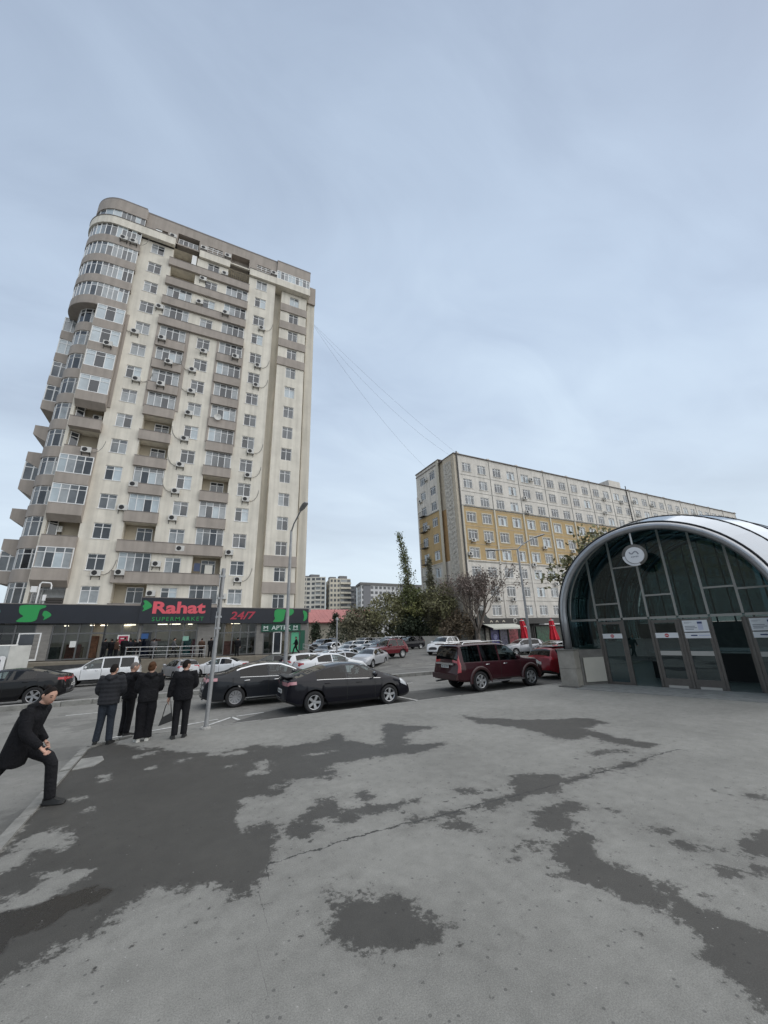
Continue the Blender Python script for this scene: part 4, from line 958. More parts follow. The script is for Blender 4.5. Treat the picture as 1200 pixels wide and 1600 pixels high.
# red hanging poster above the crowd and notices on the glass
ps = thing('poster', 'red poster in a white frame hanging behind the crowd at the supermarket entrance', 'poster', (-4.75, SY - 0.2, 2.2))
MB().box(-5.25, -4.35, SY - 0.22, SY - 0.19, 1.75, 2.65).build('frame', WHITEP, ps)
MB().box(-5.15, -4.45, SY - 0.235, SY - 0.224, 1.85, 2.55).build('print', mat('poster_red', (0.36, 0.02, 0.06), 0.5), ps)
MB().box(-5.0, -4.6, SY - 0.245, SY - 0.237, 2.3, 2.38).build('print_line', WHITEP, ps)
for i, (x, z, w, h, lab) in enumerate(((-8.35, 2.0, 0.42, 0.5, 'white notice sheet taped to the dark shop window'), (-3.2, 2.5, 0.55, 0.45, 'blue notice board behind the window beside the entrance'), (0.15, 2.2, 0.5, 0.4, 'pale green notice on the supermarket window'))):
    c = ((0.7, 0.7, 0.68), (0.03, 0.10, 0.28), (0.25, 0.45, 0.36))[i]
    tag(MB().box(x - w / 2, x + w / 2, SY - 0.09, SY - 0.07, z - h / 2, z + h / 2).build('notice', mat('notice_%d' % i, c, 0.6)), lab, 'notice')
# clutter on the fascia roof
cl = thing('rooftop_vent', 'bent white vent pipe with a box on top of the shop roof', 'vent', (-10.9, 43, 5.0))
MB().tube([(-11.6, 43.0, 5.0), (-11.6, 43.0, 7.0), (-11.5, 43.0, 7.15), (-10.9, 43.0, 7.12), (-10.8, 43.0, 6.9), (-10.8, 43.0, 6.6)], 0.06, 8).build('pipe', PVC, cl)
MB().box(-12.1, -11.7, 42.8, 43.2, 6.3, 6.8).build('box', PVC, cl)
MB().tube([(-11.1, 42.9, 4.98), (-11.1, 42.9, 6.1)], 0.03, 6).build('post', PVC, cl)
MB().box(-11.2, -10.98, 42.8, 43.0, 5.6, 6.1).build('lamp_box', PVC, cl)
cr = thing('crate', 'dark crate stack lying on the shop roof below the corner balcony', 'crate', (-10.4, 43.2, 5.0))
for i in range(4): MB().box(-11.0, -9.9, 42.9, 43.6, 5.0 + 0.22 * i, 5.19 + 0.22 * i).build('board', mat('dark_wood', (0.05, 0.045, 0.04), 0.8), cr)
# ================================================================== LONG BLOCK ON THE RIGHT
RX, RY = 37.85, 48.0
PALE = mat('pale_stone_cladding', (0.70, 0.66, 0.60), 0.9, var=0.10, vscale=0.8, bump=0.2, bscale=8, streak=0.14)
OCHRE = mat('ochre_render', (0.50, 0.36, 0.185), 0.9, var=0.09, vscale=0.7, streak=0.10)
TRIM = mat('cream_trim', (0.56, 0.52, 0.43), 0.8, var=0.06)
BEIGE = mat('beige_render', (0.52, 0.46, 0.37), 0.9, var=0.08, vscale=0.8)
SEAM = mat('panel_seam', (0.26, 0.25, 0.23), 0.9)
CARVE = mat('carved_stone', (0.50, 0.47, 0.42), 0.95, var=0.35, vscale=2.2, bump=1.0, bscale=3)
block = thing('apartment_block', 'long nine storey apartment block, pale stone with an ochre band across the middle', 'apartment block', (70, RY + 6, 0))
ZR = 31.2; XE = 134.2
rows = [5.0 + 3.0 * r + 0.1 for r in range(9)]
PIL = [RX + 0.9 + 6.8 * i for i in range(15)]
wins = []
for i in range(14):
    for dxw in (1.72, 5.02):
        wins.append(PIL[i] + dxw)
W, H = 1.86, 1.64
def zone(z): return 'o' if 12.9 < z < 21.9 else 'p'
for nm, z0, z1, m in (('lower_wall', -0.6, 12.95, PALE), ('middle_wall', 12.95, 21.85, OCHRE), ('upper_wall', 21.85, ZR, PALE)):
    hs = [(x - W / 2, x + W / 2, r - H / 2, r + H / 2) for x in wins for r in rows if z0 < r < z1]
    mb = MB(); wall_holes(mb, RX + 0.75, XE, z0, z1, RY, hs, 0.16)
    mb.build(nm, m, block, recalc=False)
RW = [window_kit('window', W, H, 3, pats, 0.22, 0.085) for pats in [['dgd', 'gdg', 'gcg', 'wdw', 'ddg', 'ggg', 'wgwggg']]][0]
SUR = MB()
for a in (-1, 1): SUR.box(a * (W / 2 + 0.08) - 0.08, a * (W / 2 + 0.08) + 0.08, -0.05, -0.003, -H / 2 - 0.16, H / 2 + 0.16)
SUR.box(-W / 2, W / 2, -0.05, -0.003, H / 2, H / 2 + 0.16); SUR.box(-W / 2, W / 2, -0.05, -0.003, -H / 2 - 0.16, -H / 2)
SUR_ME = SUR.mesh('window_surround', TRIM)
SILL2 = MB().box(-W / 2 - 0.1, W / 2 + 0.1, -0.08, 0.1, -0.07, 0.0).mesh('sill', PALE)
nwin = 0
for x in wins:
    for r in rows:
        o = put_window(RW, block, x, RY + 0.07, r + 0.0); nwin += 1
        if zone(r) == 'o':
            s = bpy.data.objects.new('window_surround', SUR_ME); s.location = (0, -0.07, 0)
        else:
            s = bpy.data.objects.new('sill', SILL2); s.location = (0, -0.07, -H / 2)
        COL.objects.link(s); s.parent = o
# pilasters and storey lines
for i, x in enumerate(PIL):
    MB().box(x - 0.16, x + 0.16, RY - 0.16, RY - 0.003, 12.9, 21.9).build('pilaster', TRIM, block)
    MB().box(x - 0.14, x + 0.14, RY - 0.12, RY - 0.003, 4.0, 12.85).build('pilaster', PALE, block)
    if i: MB().box(x - 0.05, x + 0.05, RY - 0.06, RY - 0.003, 21.95, ZR - 0.1).build('pilaster', SEAM, block)
    MB().box(x - 0.25, x + 0.25, RY - 0.1, RY + 0.4, ZR + 0.145, ZR + 0.4).build('roof_block', PALE, block)
for i in range(14):
    for r in rows:
        if r < 6: continue
        MB().box(PIL[i] + 0.17, PIL[i + 1] - 0.17, RY - 0.03, RY - 0.003, r - 1.52, r - 1.46).build('storey_line', SEAM if zone(r - 1.5) == 'p' else BEIGE, block)
MB().box(RX + 0.75, XE, RY - 0.14, RY - 0.003, 21.92, 22.06).build('band_moulding', SEAM, block)
MB().box(RX + 0.75, XE, RY - 0.14, RY - 0.003, 12.78, 12.90).build('band_moulding', PALE, block)
MB().box(RX - 0.1, XE + 0.1, RY - 0.22, RY + 12.3, ZR, ZR + 0.14).build('cornice', COPING, block)
# stair head on the roof, section joint
MB().box(80.5, 84.5, RY + 0.5, RY + 4, ZR + 0.143, ZR + 2.0).build('stair_head', PALE, block)
MB().tube([(85.2, RY - 0.10, 3.0), (85.2, RY - 0.10, ZR + 1.0)], 0.10, 6).build('down_pipe', BLACK, block)
MB().tube([(RX + 0.62, RY - 0.12, 4.0), (RX + 0.62, RY - 0.12, ZR + 0.5)], 0.13, 6).build('down_pipe', mat('dark_pipe', (0.10, 0.095, 0.09), 0.6), block)
# corner: carved strip, pier, then the left end face
mb = MB(); mb.quad((RX, RY + 0.0, -0.6), (RX + 0.75, RY, -0.6), (RX + 0.75, RY, ZR), (RX, RY, ZR))
mb.quad((RX, RY + 3.2, -0.6), (RX, RY, -0.6), (RX, RY, ZR), (RX, RY + 3.2, ZR)); mb.build('corner_wall', BEIGE, block, recalc=False)
MB().box(RX - 0.12, RX - 0.003, RY + 0.8, RY + 2.95, 0.5, 30.2).build('carved_strip', CARVE, block)
# raised ornament on the strip: a chain of lozenges
for q in range(36):
    z = 0.9 + q * 0.82; yc = RY + 1.87
    mb = MB(); mb.prism([(yc - 0.8, z + 0.40), (yc, z + 0.76), (yc + 0.8, z + 0.40), (yc, z + 0.04)], RX - 0.17, RX - 0.123, 'yz'); mb.build('carved_ornament', CARVE, block)
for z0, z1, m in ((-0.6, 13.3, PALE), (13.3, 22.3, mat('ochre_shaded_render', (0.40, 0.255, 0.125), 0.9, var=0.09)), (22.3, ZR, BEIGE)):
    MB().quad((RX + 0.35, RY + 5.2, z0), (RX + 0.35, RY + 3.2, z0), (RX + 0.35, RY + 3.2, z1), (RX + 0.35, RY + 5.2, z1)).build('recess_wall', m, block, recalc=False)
lw = [6.8, 10.15]
for nm, z0, z1, m in (('end_wall', -0.6, 13.3, PALE), ('end_wall', 13.3, 22.6, OCHRE), ('end_wall', 22.6, ZR + 0.7, PALE)):
    mb = MB()
    hs = [(y - 0.85, y + 0.85, r - H / 2, r + H / 2) for y in lw for r in rows if z0 < r + 0.65 < z1]
    hs = [(a, b, c + 0.65, d + 0.65) for a, b, c, d in hs]
    tmp = MB(); wall_holes(tmp, 4.5, 12.3, z0, z1, 0, hs, 0.16)
    # turned by 90 degrees onto the left face
    mb.add([(RX + y_, RY + x_, z_) for x_, y_, z_ in tmp.v], [tuple(reversed(f)) for f in tmp.f]); mb.build(nm, m, block, recalc=False)
for y in lw:
    for r in rows:
        o = put_window(RW, block, RX + 0.07, RY + y, r + 0.65, rotz=-math.pi / 2)
        o.scale = (0.9, 1, 1)
MB().box(RX - 0.13, RX - 0.003, RY + 4.5, RY + 5.15, 4.0, ZR + 0.7).build('pilaster', TRIM, block)
MB().box(RX - 0.10, RX - 0.003, RY + 11.9, RY + 12.3, 2.0, ZR - 4).build('pilaster', PALE, block)
MB().box(RX - 0.15, RX + 1.2, RY + 4.4, RY + 12.4, ZR + 0.703, ZR + 0.86).build('cornice', COPING, block)
MB().box(RX - 0.09, RX - 0.003, RY + 5.16, RY + 11.9, 22.5, 22.64).build('band_moulding', SEAM, block)
MB().box(RX - 0.09, RX - 0.003, RY + 5.16, RY + 11.9, 13.2, 13.32).build('band_moulding', PALE, block)
# iron balconies running down the far column of the end face
for r in rows[1:7]:
    mb = MB(); z = r - 0.4
    mb.box(RX - 0.75, RX - 0.004, RY + 9.3, RY + 11.0, z - 0.08, z)
    for q in range(7): mb.box(RX - 0.74, RX - 0.71, RY + 9.3 + q * 0.28, RY + 9.33 + q * 0.28, z, z + 0.8)
    mb.box(RX - 0.75, RX - 0.70, RY + 9.3, RY + 11.0, z + 0.803, z + 0.86)
    mb.build('fire_balcony', mat('rusty_iron', (0.06, 0.055, 0.05), 0.7), block)
mb = MB(); mb.quad((XE, RY, -0.6), (XE, RY + 12.3, -0.6), (XE, RY + 12.3, ZR), (XE, RY, ZR)); mb.quad((XE, RY + 12.3, -0.6), (RX, RY + 12.3, -0.6), (RX, RY + 12.3, ZR), (XE, RY + 12.3, ZR))
mb.build('rear_wall', PALE, block, recalc=False)
RAC = [(55.4, 28.9), (53.1, 24.9), (53.2, 22.25), (40.2, 16.0), (43.3, 16.0), (56.3, 15.9), (63.7, 15.7), (53.0, 12.6), (57.8, 9.5), (39.3, 13.7), (47.3, 6.7), (44.1, 6.7),
       (76.5, 27.9), (82.3, 27.9), (87.1, 28.6), (75.8, 24.7), (87.3, 25.5), (93.7, 28.6), (104.5, 28.2), (111.5, 28.6)]
_seen = {}
for x, z in RAC:
    lv = max(2, min(10, int((z + 0.1 - 4.1) // 3.0) + 2))
    bay_i = int((x - PIL[0]) // 6.8) + 1
    _k = (lv, bay_i); _seen[_k] = _seen.get(_k, 0) + 1; sd_ = '' if _seen[_k] == 1 else ', right-hand one'
    put_ac(x, RY - 0.165, z + 0.1, f'air conditioner on the long pale block, {ORD[lv - 1]} storey, {ORD[bay_i] if bay_i > 1 else "first"} bay{sd_}', 'air conditioners on the long pale block')
for y, z, t in ((8.6, 29.6, 'top storey'), (10.9, 26.0, 'one storey below the top'), (8.9, 20.3, 'in the ochre part')):
    o = put_ac(RX - 0.006, RY + y, z, f'air conditioner on the shaded end wall of the long block, {t}', 'air conditioners on the long pale block')
    o.rotation_euler = (0, 0, -math.pi / 2)

# shops at the foot of the long block
sh = thing('shop_row', 'row of black fronted kiosks with an ornate gable at the foot of the long block', 'shop', (46, 46, -0.4))
SB = mat('black_shopfront', (0.014, 0.013, 0.012), 0.4, var=0.2)
mb = MB(); mb.box(37.5, 64, 45.6, RY - 0.01, 2.95, 3.8); mb.box(37.5, 64, 46.6, 46.7, -0.6, 2.9); mb.build('fascia', SB, sh)
def ogee(x0):
    P_ = [(x0 - 1.3, 3.8), (x0 - 0.9, 3.95), (x0 - 0.62, 4.4), (x0 - 0.5, 4.95), (x0 + 0.5, 4.95), (x0 + 0.62, 4.4), (x0 + 0.9, 3.95), (x0 + 1.3, 3.8)]
    MB().prism(P_, 45.6, 45.9, 'xz').build('gable', mat('gable_slate', (0.05, 0.055, 0.05), 0.7), sh)
ogee(38.7)
for x in (38.6, 40.2, 41.3, 42.6): blob('scroll', [(x - 0.3, 3.25), (x, 3.6), (x + 0.3, 3.25), (x + 0.18, 3.2), (x, 3.4), (x - 0.18, 3.2)], 45.6, sh, TRIM, 0, -zsl(x))
mb = MB(); mb.lathe([(0.0, -0.03), (0.34, -0.03), (0.40, 0.0)], 18, 'y', (44.9, 45.58, 3.4)); mb.build('round_sign', mat('sign_ring', (0.4, 0.39, 0.36), 0.5), sh)
mb = MB(); mb.lathe([(0.0, -0.01), (0.26, -0.01)], 18, 'y', (44.9, 45.545, 3.4)); mb.build('round_sign_face', SB, sh)
for i, (x0, x1, c) in enumerate(((37.8, 39.4, (0.10, 0.11, 0.10)), (39.6, 40.4, (0.35, 0.33, 0.28)), (40.5, 42.2, (0.05, 0.05, 0.22)), (42.3, 43.8, (0.10, 0.10, 0.16)), (44.2, 46.0, (0.25, 0.06, 0.07)), (47.0, 48.6, (0.10, 0.13, 0.10)), (50.0, 53.0, (0.02, 0.08, 0.04)), (53.4, 57, (0.06, 0.06, 0.05)))):
    MB().box(x0, x1, 46.45, 46.58, 0.0, 2.5).build('shop_window', mat('kiosk_goods_%d' % i, c, 0.3, var=0.8, vscale=2.5), sh)
mb = MB(); mb.lathe([(0.0, -0.02), (0.35, -0.02), (0.4, 0.0)], 12, 'y', (41.4, 46.42, 1.2)); mb.build('window_print', mat('lilac_print', (0.35, 0.36, 0.6), 0.5, var=0.4, vscale=4), sh)
for x in (37.7, 39.5, 40.45, 42.25, 44.0, 46.4, 49.4): MB().box(x - 0.07, x + 0.07, 46.3, 46.44, -0.5, 2.9).build('post', SB, sh)
aw = thing('awning', 'long pale awning over the kiosk windows', 'awning', (42, 45, 2.6))
mb = MB(); mb.add([(38.6, 45.55, 2.95), (44.6, 45.55, 2.95), (45.8, 44.2, 2.38), (39.2, 44.2, 2.38), (38.6, 45.55, 2.99), (44.6, 45.55, 2.99), (45.8, 44.2, 2.42), (39.2, 44.2, 2.42)],
                  [(0, 1, 2, 3), (4, 7, 6, 5), (0, 4, 5, 1), (1, 5, 6, 2), (2, 6, 7, 3), (3, 7, 4, 0)]); mb.build('cloth', mat('awning_cloth', (0.55, 0.56, 0.50), 0.7), aw)
MB().box(39.2, 45.8, 44.16, 44.197, 2.22, 2.42).build('valance', mat('awning_cloth', (0, 0, 0)), aw)
MB().tube([(39.3, 45.5, 2.5), (39.4, 44.25, 2.36)], 0.025, 5).build('arm', GALV, aw); MB().tube([(45.4, 45.5, 2.5), (45.6, 44.25, 2.36)], 0.025, 5).build('arm', GALV, aw)
aw2 = thing('awning', 'thin white awning edge behind the red parasols, nearer the glass pavilion', 'awning', (54, 45, 2.6))
MB().box(49.9, 58, 44.6, 45.597, 2.72, 2.9).build('cloth', mat('awning_white', (0.62, 0.62, 0.60), 0.7), aw2)
# closed red parasols
RED = mat('parasol_red', (0.55, 0.012, 0.03), 0.7, var=0.15, vscale=4)
def parasol(x, y, lean, label):
    g = gz(x, y); t = thing('closed_parasol', label, 'parasol', (x, y, g), 0, 'closed red parasols')
    MB().tube([(x, y, g), (x - lean * 0.2, y, g + 4.05)], 0.035, 6).build('pole', GALV, t)
    MB().lathe([(0.0, 0.0), (0.3, 0.0), (0.3, 0.06), (0.06, 0.1)], 10, 'z', (x, y, g + 0.002)).build('base', CONC, t)
    mb = MB(); n = 14; prof = [(4.05, 0.03), (3.7, 0.30), (3.1, 0.34), (2.4, 0.38), (1.7, 0.52), (1.15, 0.62), (0.95, 0.5)]
    vs = []
    for j, (z, r) in enumerate(prof):
        for k in range(n):
            rr = r * (1 + (0.22 if k % 2 else -0.12) * min(1, j / 2))
            a = 2 * math.pi * k / n
            vs.append((x + rr * math.cos(a) - lean * 0.2 * z / 4 + lean * 0.4 * (1 - z / 4), y + rr * math.sin(a), g + z))
    fs = [(j * n + k, j * n + (k + 1) % n, (j + 1) * n + (k + 1) % n, (j + 1) * n + k) for j in range(len(prof) - 1) for k in range(n)]
    mb.add(vs, fs); mb.build('canopy', RED, t)
    MB().tube([(x - lean * .2, y, g + 3.78), (x - lean * .2, y, g + 3.88)], 0.33, 12).build('strap', WHITEP, t)
    MB().tube([(x + lean * .02, y, g + 3.0), (x + lean * .02, y, g + 3.08)], 0.40, 12).build('strap', WHITEP, t)
parasol(43.0, 42.2, 1.2, 'leaning closed red parasol nearer the dark red off-roader, by the white awning')
parasol(48.9, 42.3, 0.6, 'closed red parasol with white lettering straps nearest the glass pavilion')
# ================================================================== GLASS PAVILION (metro entrance)
K_ = 1.048
MO = Vector((12.88 * K_, 11.15 * K_, 0)); MD = Vector((0.3309, -0.9437, 0)); MN = Vector((0.9437, 0.3309, 0))
def mp3(s, t, z): return MO + MD * s + MN * t + Vector((0, 0, z))
metro = thing('metro_entrance', 'glass barrel vault metro entrance with steel arches, granite base and a row of glass doors', 'metro entrance', tuple(mp3(3.6, 0, 0)))
ARCH = mat('brushed_arch_steel', (0.36, 0.37, 0.385), 0.36, metal=0.85, var=0.08, vscale=3)
FRAME = mat('bronze_door_frame', (0.15, 0.14, 0.13), 0.38, metal=0.6, var=0.12, vscale=5)
MULL = mat('pale_mullion', (0.34, 0.335, 0.315), 0.42, metal=0.5)
GRAN = mat('granite', (0.27, 0.255, 0.225), 0.75, var=0.22, vscale=2.2, bump=0.15, bscale=60)
GRAND = mat('dark_granite', (0.13, 0.125, 0.115), 0.7, var=0.25, vscale=3)
MGLASS = glass('teal_pavilion_glass', (0.135, 0.21, 0.225), 0.9, 0.012, gloss=(0.78, 0.95, 1.0), fmin=0.075)
ROOFG = glass('pale_roof_glass', (0.12, 0.18, 0.19), 0.85, 0.07, gloss=(0.80, 0.84, 0.90), fmin=0.16)
EDGE = mat('black_gasket', (0.02, 0.022, 0.025), 0.5)
ZC = 2.45
# the vault widens towards the back: distance t, left edge, radius
RIB = [(0.0, 0.52, 3.22), (2.3, 0.02, 3.86), (5.8, -0.25, 4.45), (9.3, -0.32, 4.85), (12.8, -0.35, 5.1), (16.3, -0.35, 5.25)]
ZB = 1.34
def rib_at(t):
    return lerp_list([(r[0], r[1]) for r in RIB], t), lerp_list([(r[0], r[2]) for r in RIB], t)
def arch_pts(t, dr=0.0, n=48, zb=ZB):
    l, r = rib_at(t); sc = l + r; r = r + dr
    pts = [(sc - r, zb)]
    pts += [(sc - r * math.cos(a), ZC + r * math.sin(a)) for a in np.linspace(0, math.pi, n)]
    pts += [(sc + r, zb)]
    return pts
for i, (t, l, r) in enumerate(RIB):
    pts = [mp3(s, t, z) for s, z in arch_pts(t)]
    MB().tube(pts, 0.135 if i == 0 else 0.125, 12).build('steel_arch', ARCH, metro, smooth='all')
    pts = [mp3(s, t, z) for s, z in arch_pts(t, 0.165)]
    MB().tube(pts, 0.035, 6).build('gasket', EDGE, metro, smooth='all')
# intermediate slim ribs
for t in (1.15, 4.05, 7.5, 11.0, 14.5):
    MB().tube([mp3(s, t, z) for s, z in arch_pts(t, 0.12)], 0.03, 6).build('slim_rib', EDGE, metro, smooth='all')
# curved roof panes between the ribs, with purlins on the joints
ang = np.linspace(0, math.pi, 13)
def vp(t, a, dr=0.17):
    l, r = rib_at(t); sc = l + r; r += dr
    return mp3(sc - r * math.cos(a), t, ZC + r * math.sin(a))
for (t0, _, _), (t1, _, _) in zip(RIB, RIB[1:]):
    for a0, a1 in zip(ang, ang[1:]):
        mb = MB(); sub = np.linspace(a0, a1, 4)
        vs = [vp(t0, a) for a in sub] + [vp(t1, a) for a in sub]
        mb.add(vs, [(i, i + 1, i + 5, i + 4) for i in range(3)])
        mb.build('roof_pane', ROOFG, metro, smooth='all', recalc=False)
    for s_ in (-1, 1):                          # upright side panes below the spring line
        l0, r0 = rib_at(t0); l1, r1 = rib_at(t1)
        A = l0 - 0.17 if s_ < 0 else l0 + 2 * r0 + 0.17; B = l1 - 0.17 if s_ < 0 else l1 + 2 * r1 + 0.17
        mb = MB().quad(mp3(A, t0, ZB), mp3(B, t1, ZB), mp3(B, t1, ZC), mp3(A, t0, ZC)); mb.build('side_pane', MGLASS, metro, recalc=False)
for a in ang[1:-1]:
    MB().tube([vp(t, a, 0.10) for t, _, _ in RIB], 0.03, 5).build('purlin', EDGE, metro)
# granite base: plinth blocks and low walls on both sides
def gbox(s0, s1, t0, t1, z0, z1, name, m):
    v = [mp3(s, t, z) for z in (z0, z1) for s, t in ((s0, t0), (s1, t0), (s1, t1), (s0, t1))]
    return MB().add(v, [(0, 3, 2, 1), (4, 5, 6, 7), (0, 1, 5, 4), (1, 2, 6, 5), (2, 3, 7, 6), (3, 0, 4, 7)]).build(name, m, metro)
for a, b in ((0.10, 0.72), (6.9, 7.5)):
    for i, (z0, z1) in enumerate(((-0.05, 0.66), (0.668, 1.325))): gbox(a, b, -0.16, 0.42, z0, z1, 'granite_block', GRAN)
    gbox(a - 0.03, b + 0.03, -0.19, 0.45, 1.328, 1.37, 'plinth_cap', GRAND)
    gbox(a - 0.08, b + 0.05, -0.3, 0.2, -0.02, 0.05, 'footing', GRAND)
for (t0, l0, r0), (t1, l1, r1) in zip(RIB, RIB[1:]):
    for A, B, w in ((l0 - 0.2, l1 - 0.2, 0.35), (l0 + 2 * r0 - 0.15, l1 + 2 * r1 - 0.15, 0.35)):
        ta = max(t0, 0.44)
        A_ = A + (B - A) * (ta - t0) / (t1 - t0)
        v = [mp3(s, t, z) for z in (-0.1, 1.33) for s, t in ((A_, ta), (A_ + w, ta), (B + w, t1), (B, t1))]
        MB().add(v, [(0, 3, 2, 1), (4, 5, 6, 7), (0, 1, 5, 4), (1, 2, 6, 5), (2, 3, 7, 6), (3, 0, 4, 7)]).build('base_wall', GRAN, metro)
# cheek between plinth and doors, with the blank pale panel
TD = 1.34                                       # doors stand back from the front arch
v = [mp3(s, t, z) for z in (0.0, 1.33) for s, t in ((0.70, 0.42), (0.74, 0.42), (1.38, TD), (1.34, TD))]
MB().add(v, [(0, 3, 2, 1), (4, 5, 6, 7), (0, 1, 5, 4), (1, 2, 6, 5), (2, 3, 7, 6), (3, 0, 4, 7)]).build('cheek_wall', GRAND, metro)
mb = MB()
def cheek(u, z, off): return mp3(0.74 + 0.62 * u + off, 0.42 + (TD - 0.42) * u - off * 0.6, z)
A = [cheek(0.08, 0.14, 0.02), cheek(0.92, 0.14, 0.02), cheek(0.92, 1.03, 0.02), cheek(0.08, 1.03, 0.02)]
A2 = [cheek(0.08, 0.14, 0.045), cheek(0.92, 0.14, 0.045), cheek(0.92, 1.03, 0.045), cheek(0.08, 1.03, 0.045)]
mb.add(A + A2, [(0, 1, 2, 3), (7, 6, 5, 4), (0, 4, 5, 1), (1, 5, 6, 2), (2, 6, 7, 3), (3, 7, 4, 0)]); mb.build('blank_panel', mat('blank_panel', (0.40, 0.385, 0.34), 0.6, var=0.05), metro)
# door wall ------------------------------------------------------------
l_, r_ = rib_at(TD); SC = l_ + r_; RD = r_ - 0.08
ms = [1.36 + 0.905 * i for i in range(7)]        # mullions
TRZ = 2.45                                       # transom
def top_of(s):
    q = RD * RD - (s - SC) ** 2
    return ZC + math.sqrt(q) if q > 0 else ZC
def bar(p, q, w, d, name, m):
    """rectangular bar in the door wall from (s,z) to (s,z)"""
    (s0, z0), (s1, z1) = p, q; dv = Vector((s1 - s0, z1 - z0)).normalized(); nv = Vector((-dv.y, dv.x)) * (w / 2)
    c = [(s0 - nv.x, z0 - nv.y), (s1 - nv.x, z1 - nv.y), (s1 + nv.x, z1 + nv.y), (s0 + nv.x, z0 + nv.y)]
    v = [mp3(s, TD - d / 2, z) for s, z in c] + [mp3(s, TD + d / 2, z) for s, z in c]
    return MB().add(v, [(0, 1, 2, 3), (7, 6, 5, 4), (0, 4, 5, 1), (1, 5, 6, 2), (2, 6, 7, 3), (3, 7, 4, 0)]).build(name, m, metro)
for s in ms: bar((s, TRZ + 0.045), (s, top_of(s)), 0.07, 0.10, 'mullion', MULL)
allS = [SC - RD + 0.02] + ms + [SC + RD - 0.02]
for a, b in zip(allS, allS[1:]): bar((a + (0.036 if a != allS[0] else 0), TRZ), (b - (0.036 if b != allS[-1] else 0), TRZ), 0.085, 0.12, 'transom', MULL)
mid = {1: 3.02, 2: 4.35, 3: 3.28, 4: None, 5: 3.40, 6: 4.4}
for i in range(6):
    a, b = ms[i] + 0.036, ms[i + 1] - 0.036
    z = {0: 3.05, 1: 4.45, 2: 3.28, 3: None, 4: 3.40, 5: 3.3}[i]
    cuts = [TRZ] + ([z] if z else [])
    if z: bar((a, z), (b, z), 0.06, 0.09, 'glazing_bar', MULL)
    ss = np.linspace(a - 0.03, b + 0.03, 7)
    tops = [top_of(s) for s in ss]
    if z:
        MB().quad(mp3(ss[0], TD, TRZ), mp3(ss[-1], TD, TRZ), mp3(ss[-1], TD, z), mp3(ss[0], TD, z)).build('pane', MGLASS, metro, recalc=False)
    zl = z or TRZ
    v = [mp3(s, TD, zl) for s in ss] + [mp3(s, TD, max(t_, zl)) for s, t_ in zip(ss, tops)]
    MB().add(v, [(k, k + 1, k + 8, k + 7) for k in range(6)]).build('pane', MGLASS, metro, recalc=False)
for a, b in ((SC - RD, ms[0]), (ms[-1], SC + RD)):
    ss = np.linspace(a, b, 6)
    v = [mp3(s, TD, 1.3) for s in ss] + [mp3(s, TD, top_of(s)) for s in ss]
    MB().add(v, [(k, k + 1, k + 7, k + 6) for k in range(5)]).build('pane', MGLASS, metro, recalc=False)
MB().tube([mp3(SC - RD * math.cos(a), TD, ZC + RD * math.sin(a)) for a in np.linspace(0.0, math.pi, 40)], 0.05, 6).build('arch_frame', MULL, metro, smooth='all')
for s in ms: bar((s, 0.0), (s, TRZ - 0.045), 0.075, 0.13, 'door_post', FRAME)
NOTICE = mat('notice_white', (0.70, 0.71, 0.72), 0.4)
GREYP = mat('frosted_push_bar', (0.40, 0.39, 0.36), 0.5)
BLUEP = mat('phone_print', (0.03, 0.05, 0.14), 0.4); LILAC = mat('pale_lilac_print', (0.52, 0.54, 0.66), 0.5); GREYT = mat('grey_print', (0.25, 0.26, 0.29), 0.5)
NOENT = mat('no_entry_red', (0.45, 0.03, 0.04), 0.5)
def in_wall(s0, s1, z0, z1, off, name, m, par, th=0.006):
    v = [mp3(s, TD - off - d, z) for d in (0, th) for s, z in ((s0, z0), (s1, z0), (s1, z1), (s0, z1))]
    return MB().add(v, [(0, 3, 2, 1), (4, 5, 6, 7), (0, 1, 5, 4), (1, 2, 6, 5), (2, 3, 7, 6), (3, 0, 4, 7)]).build(name, m, par)
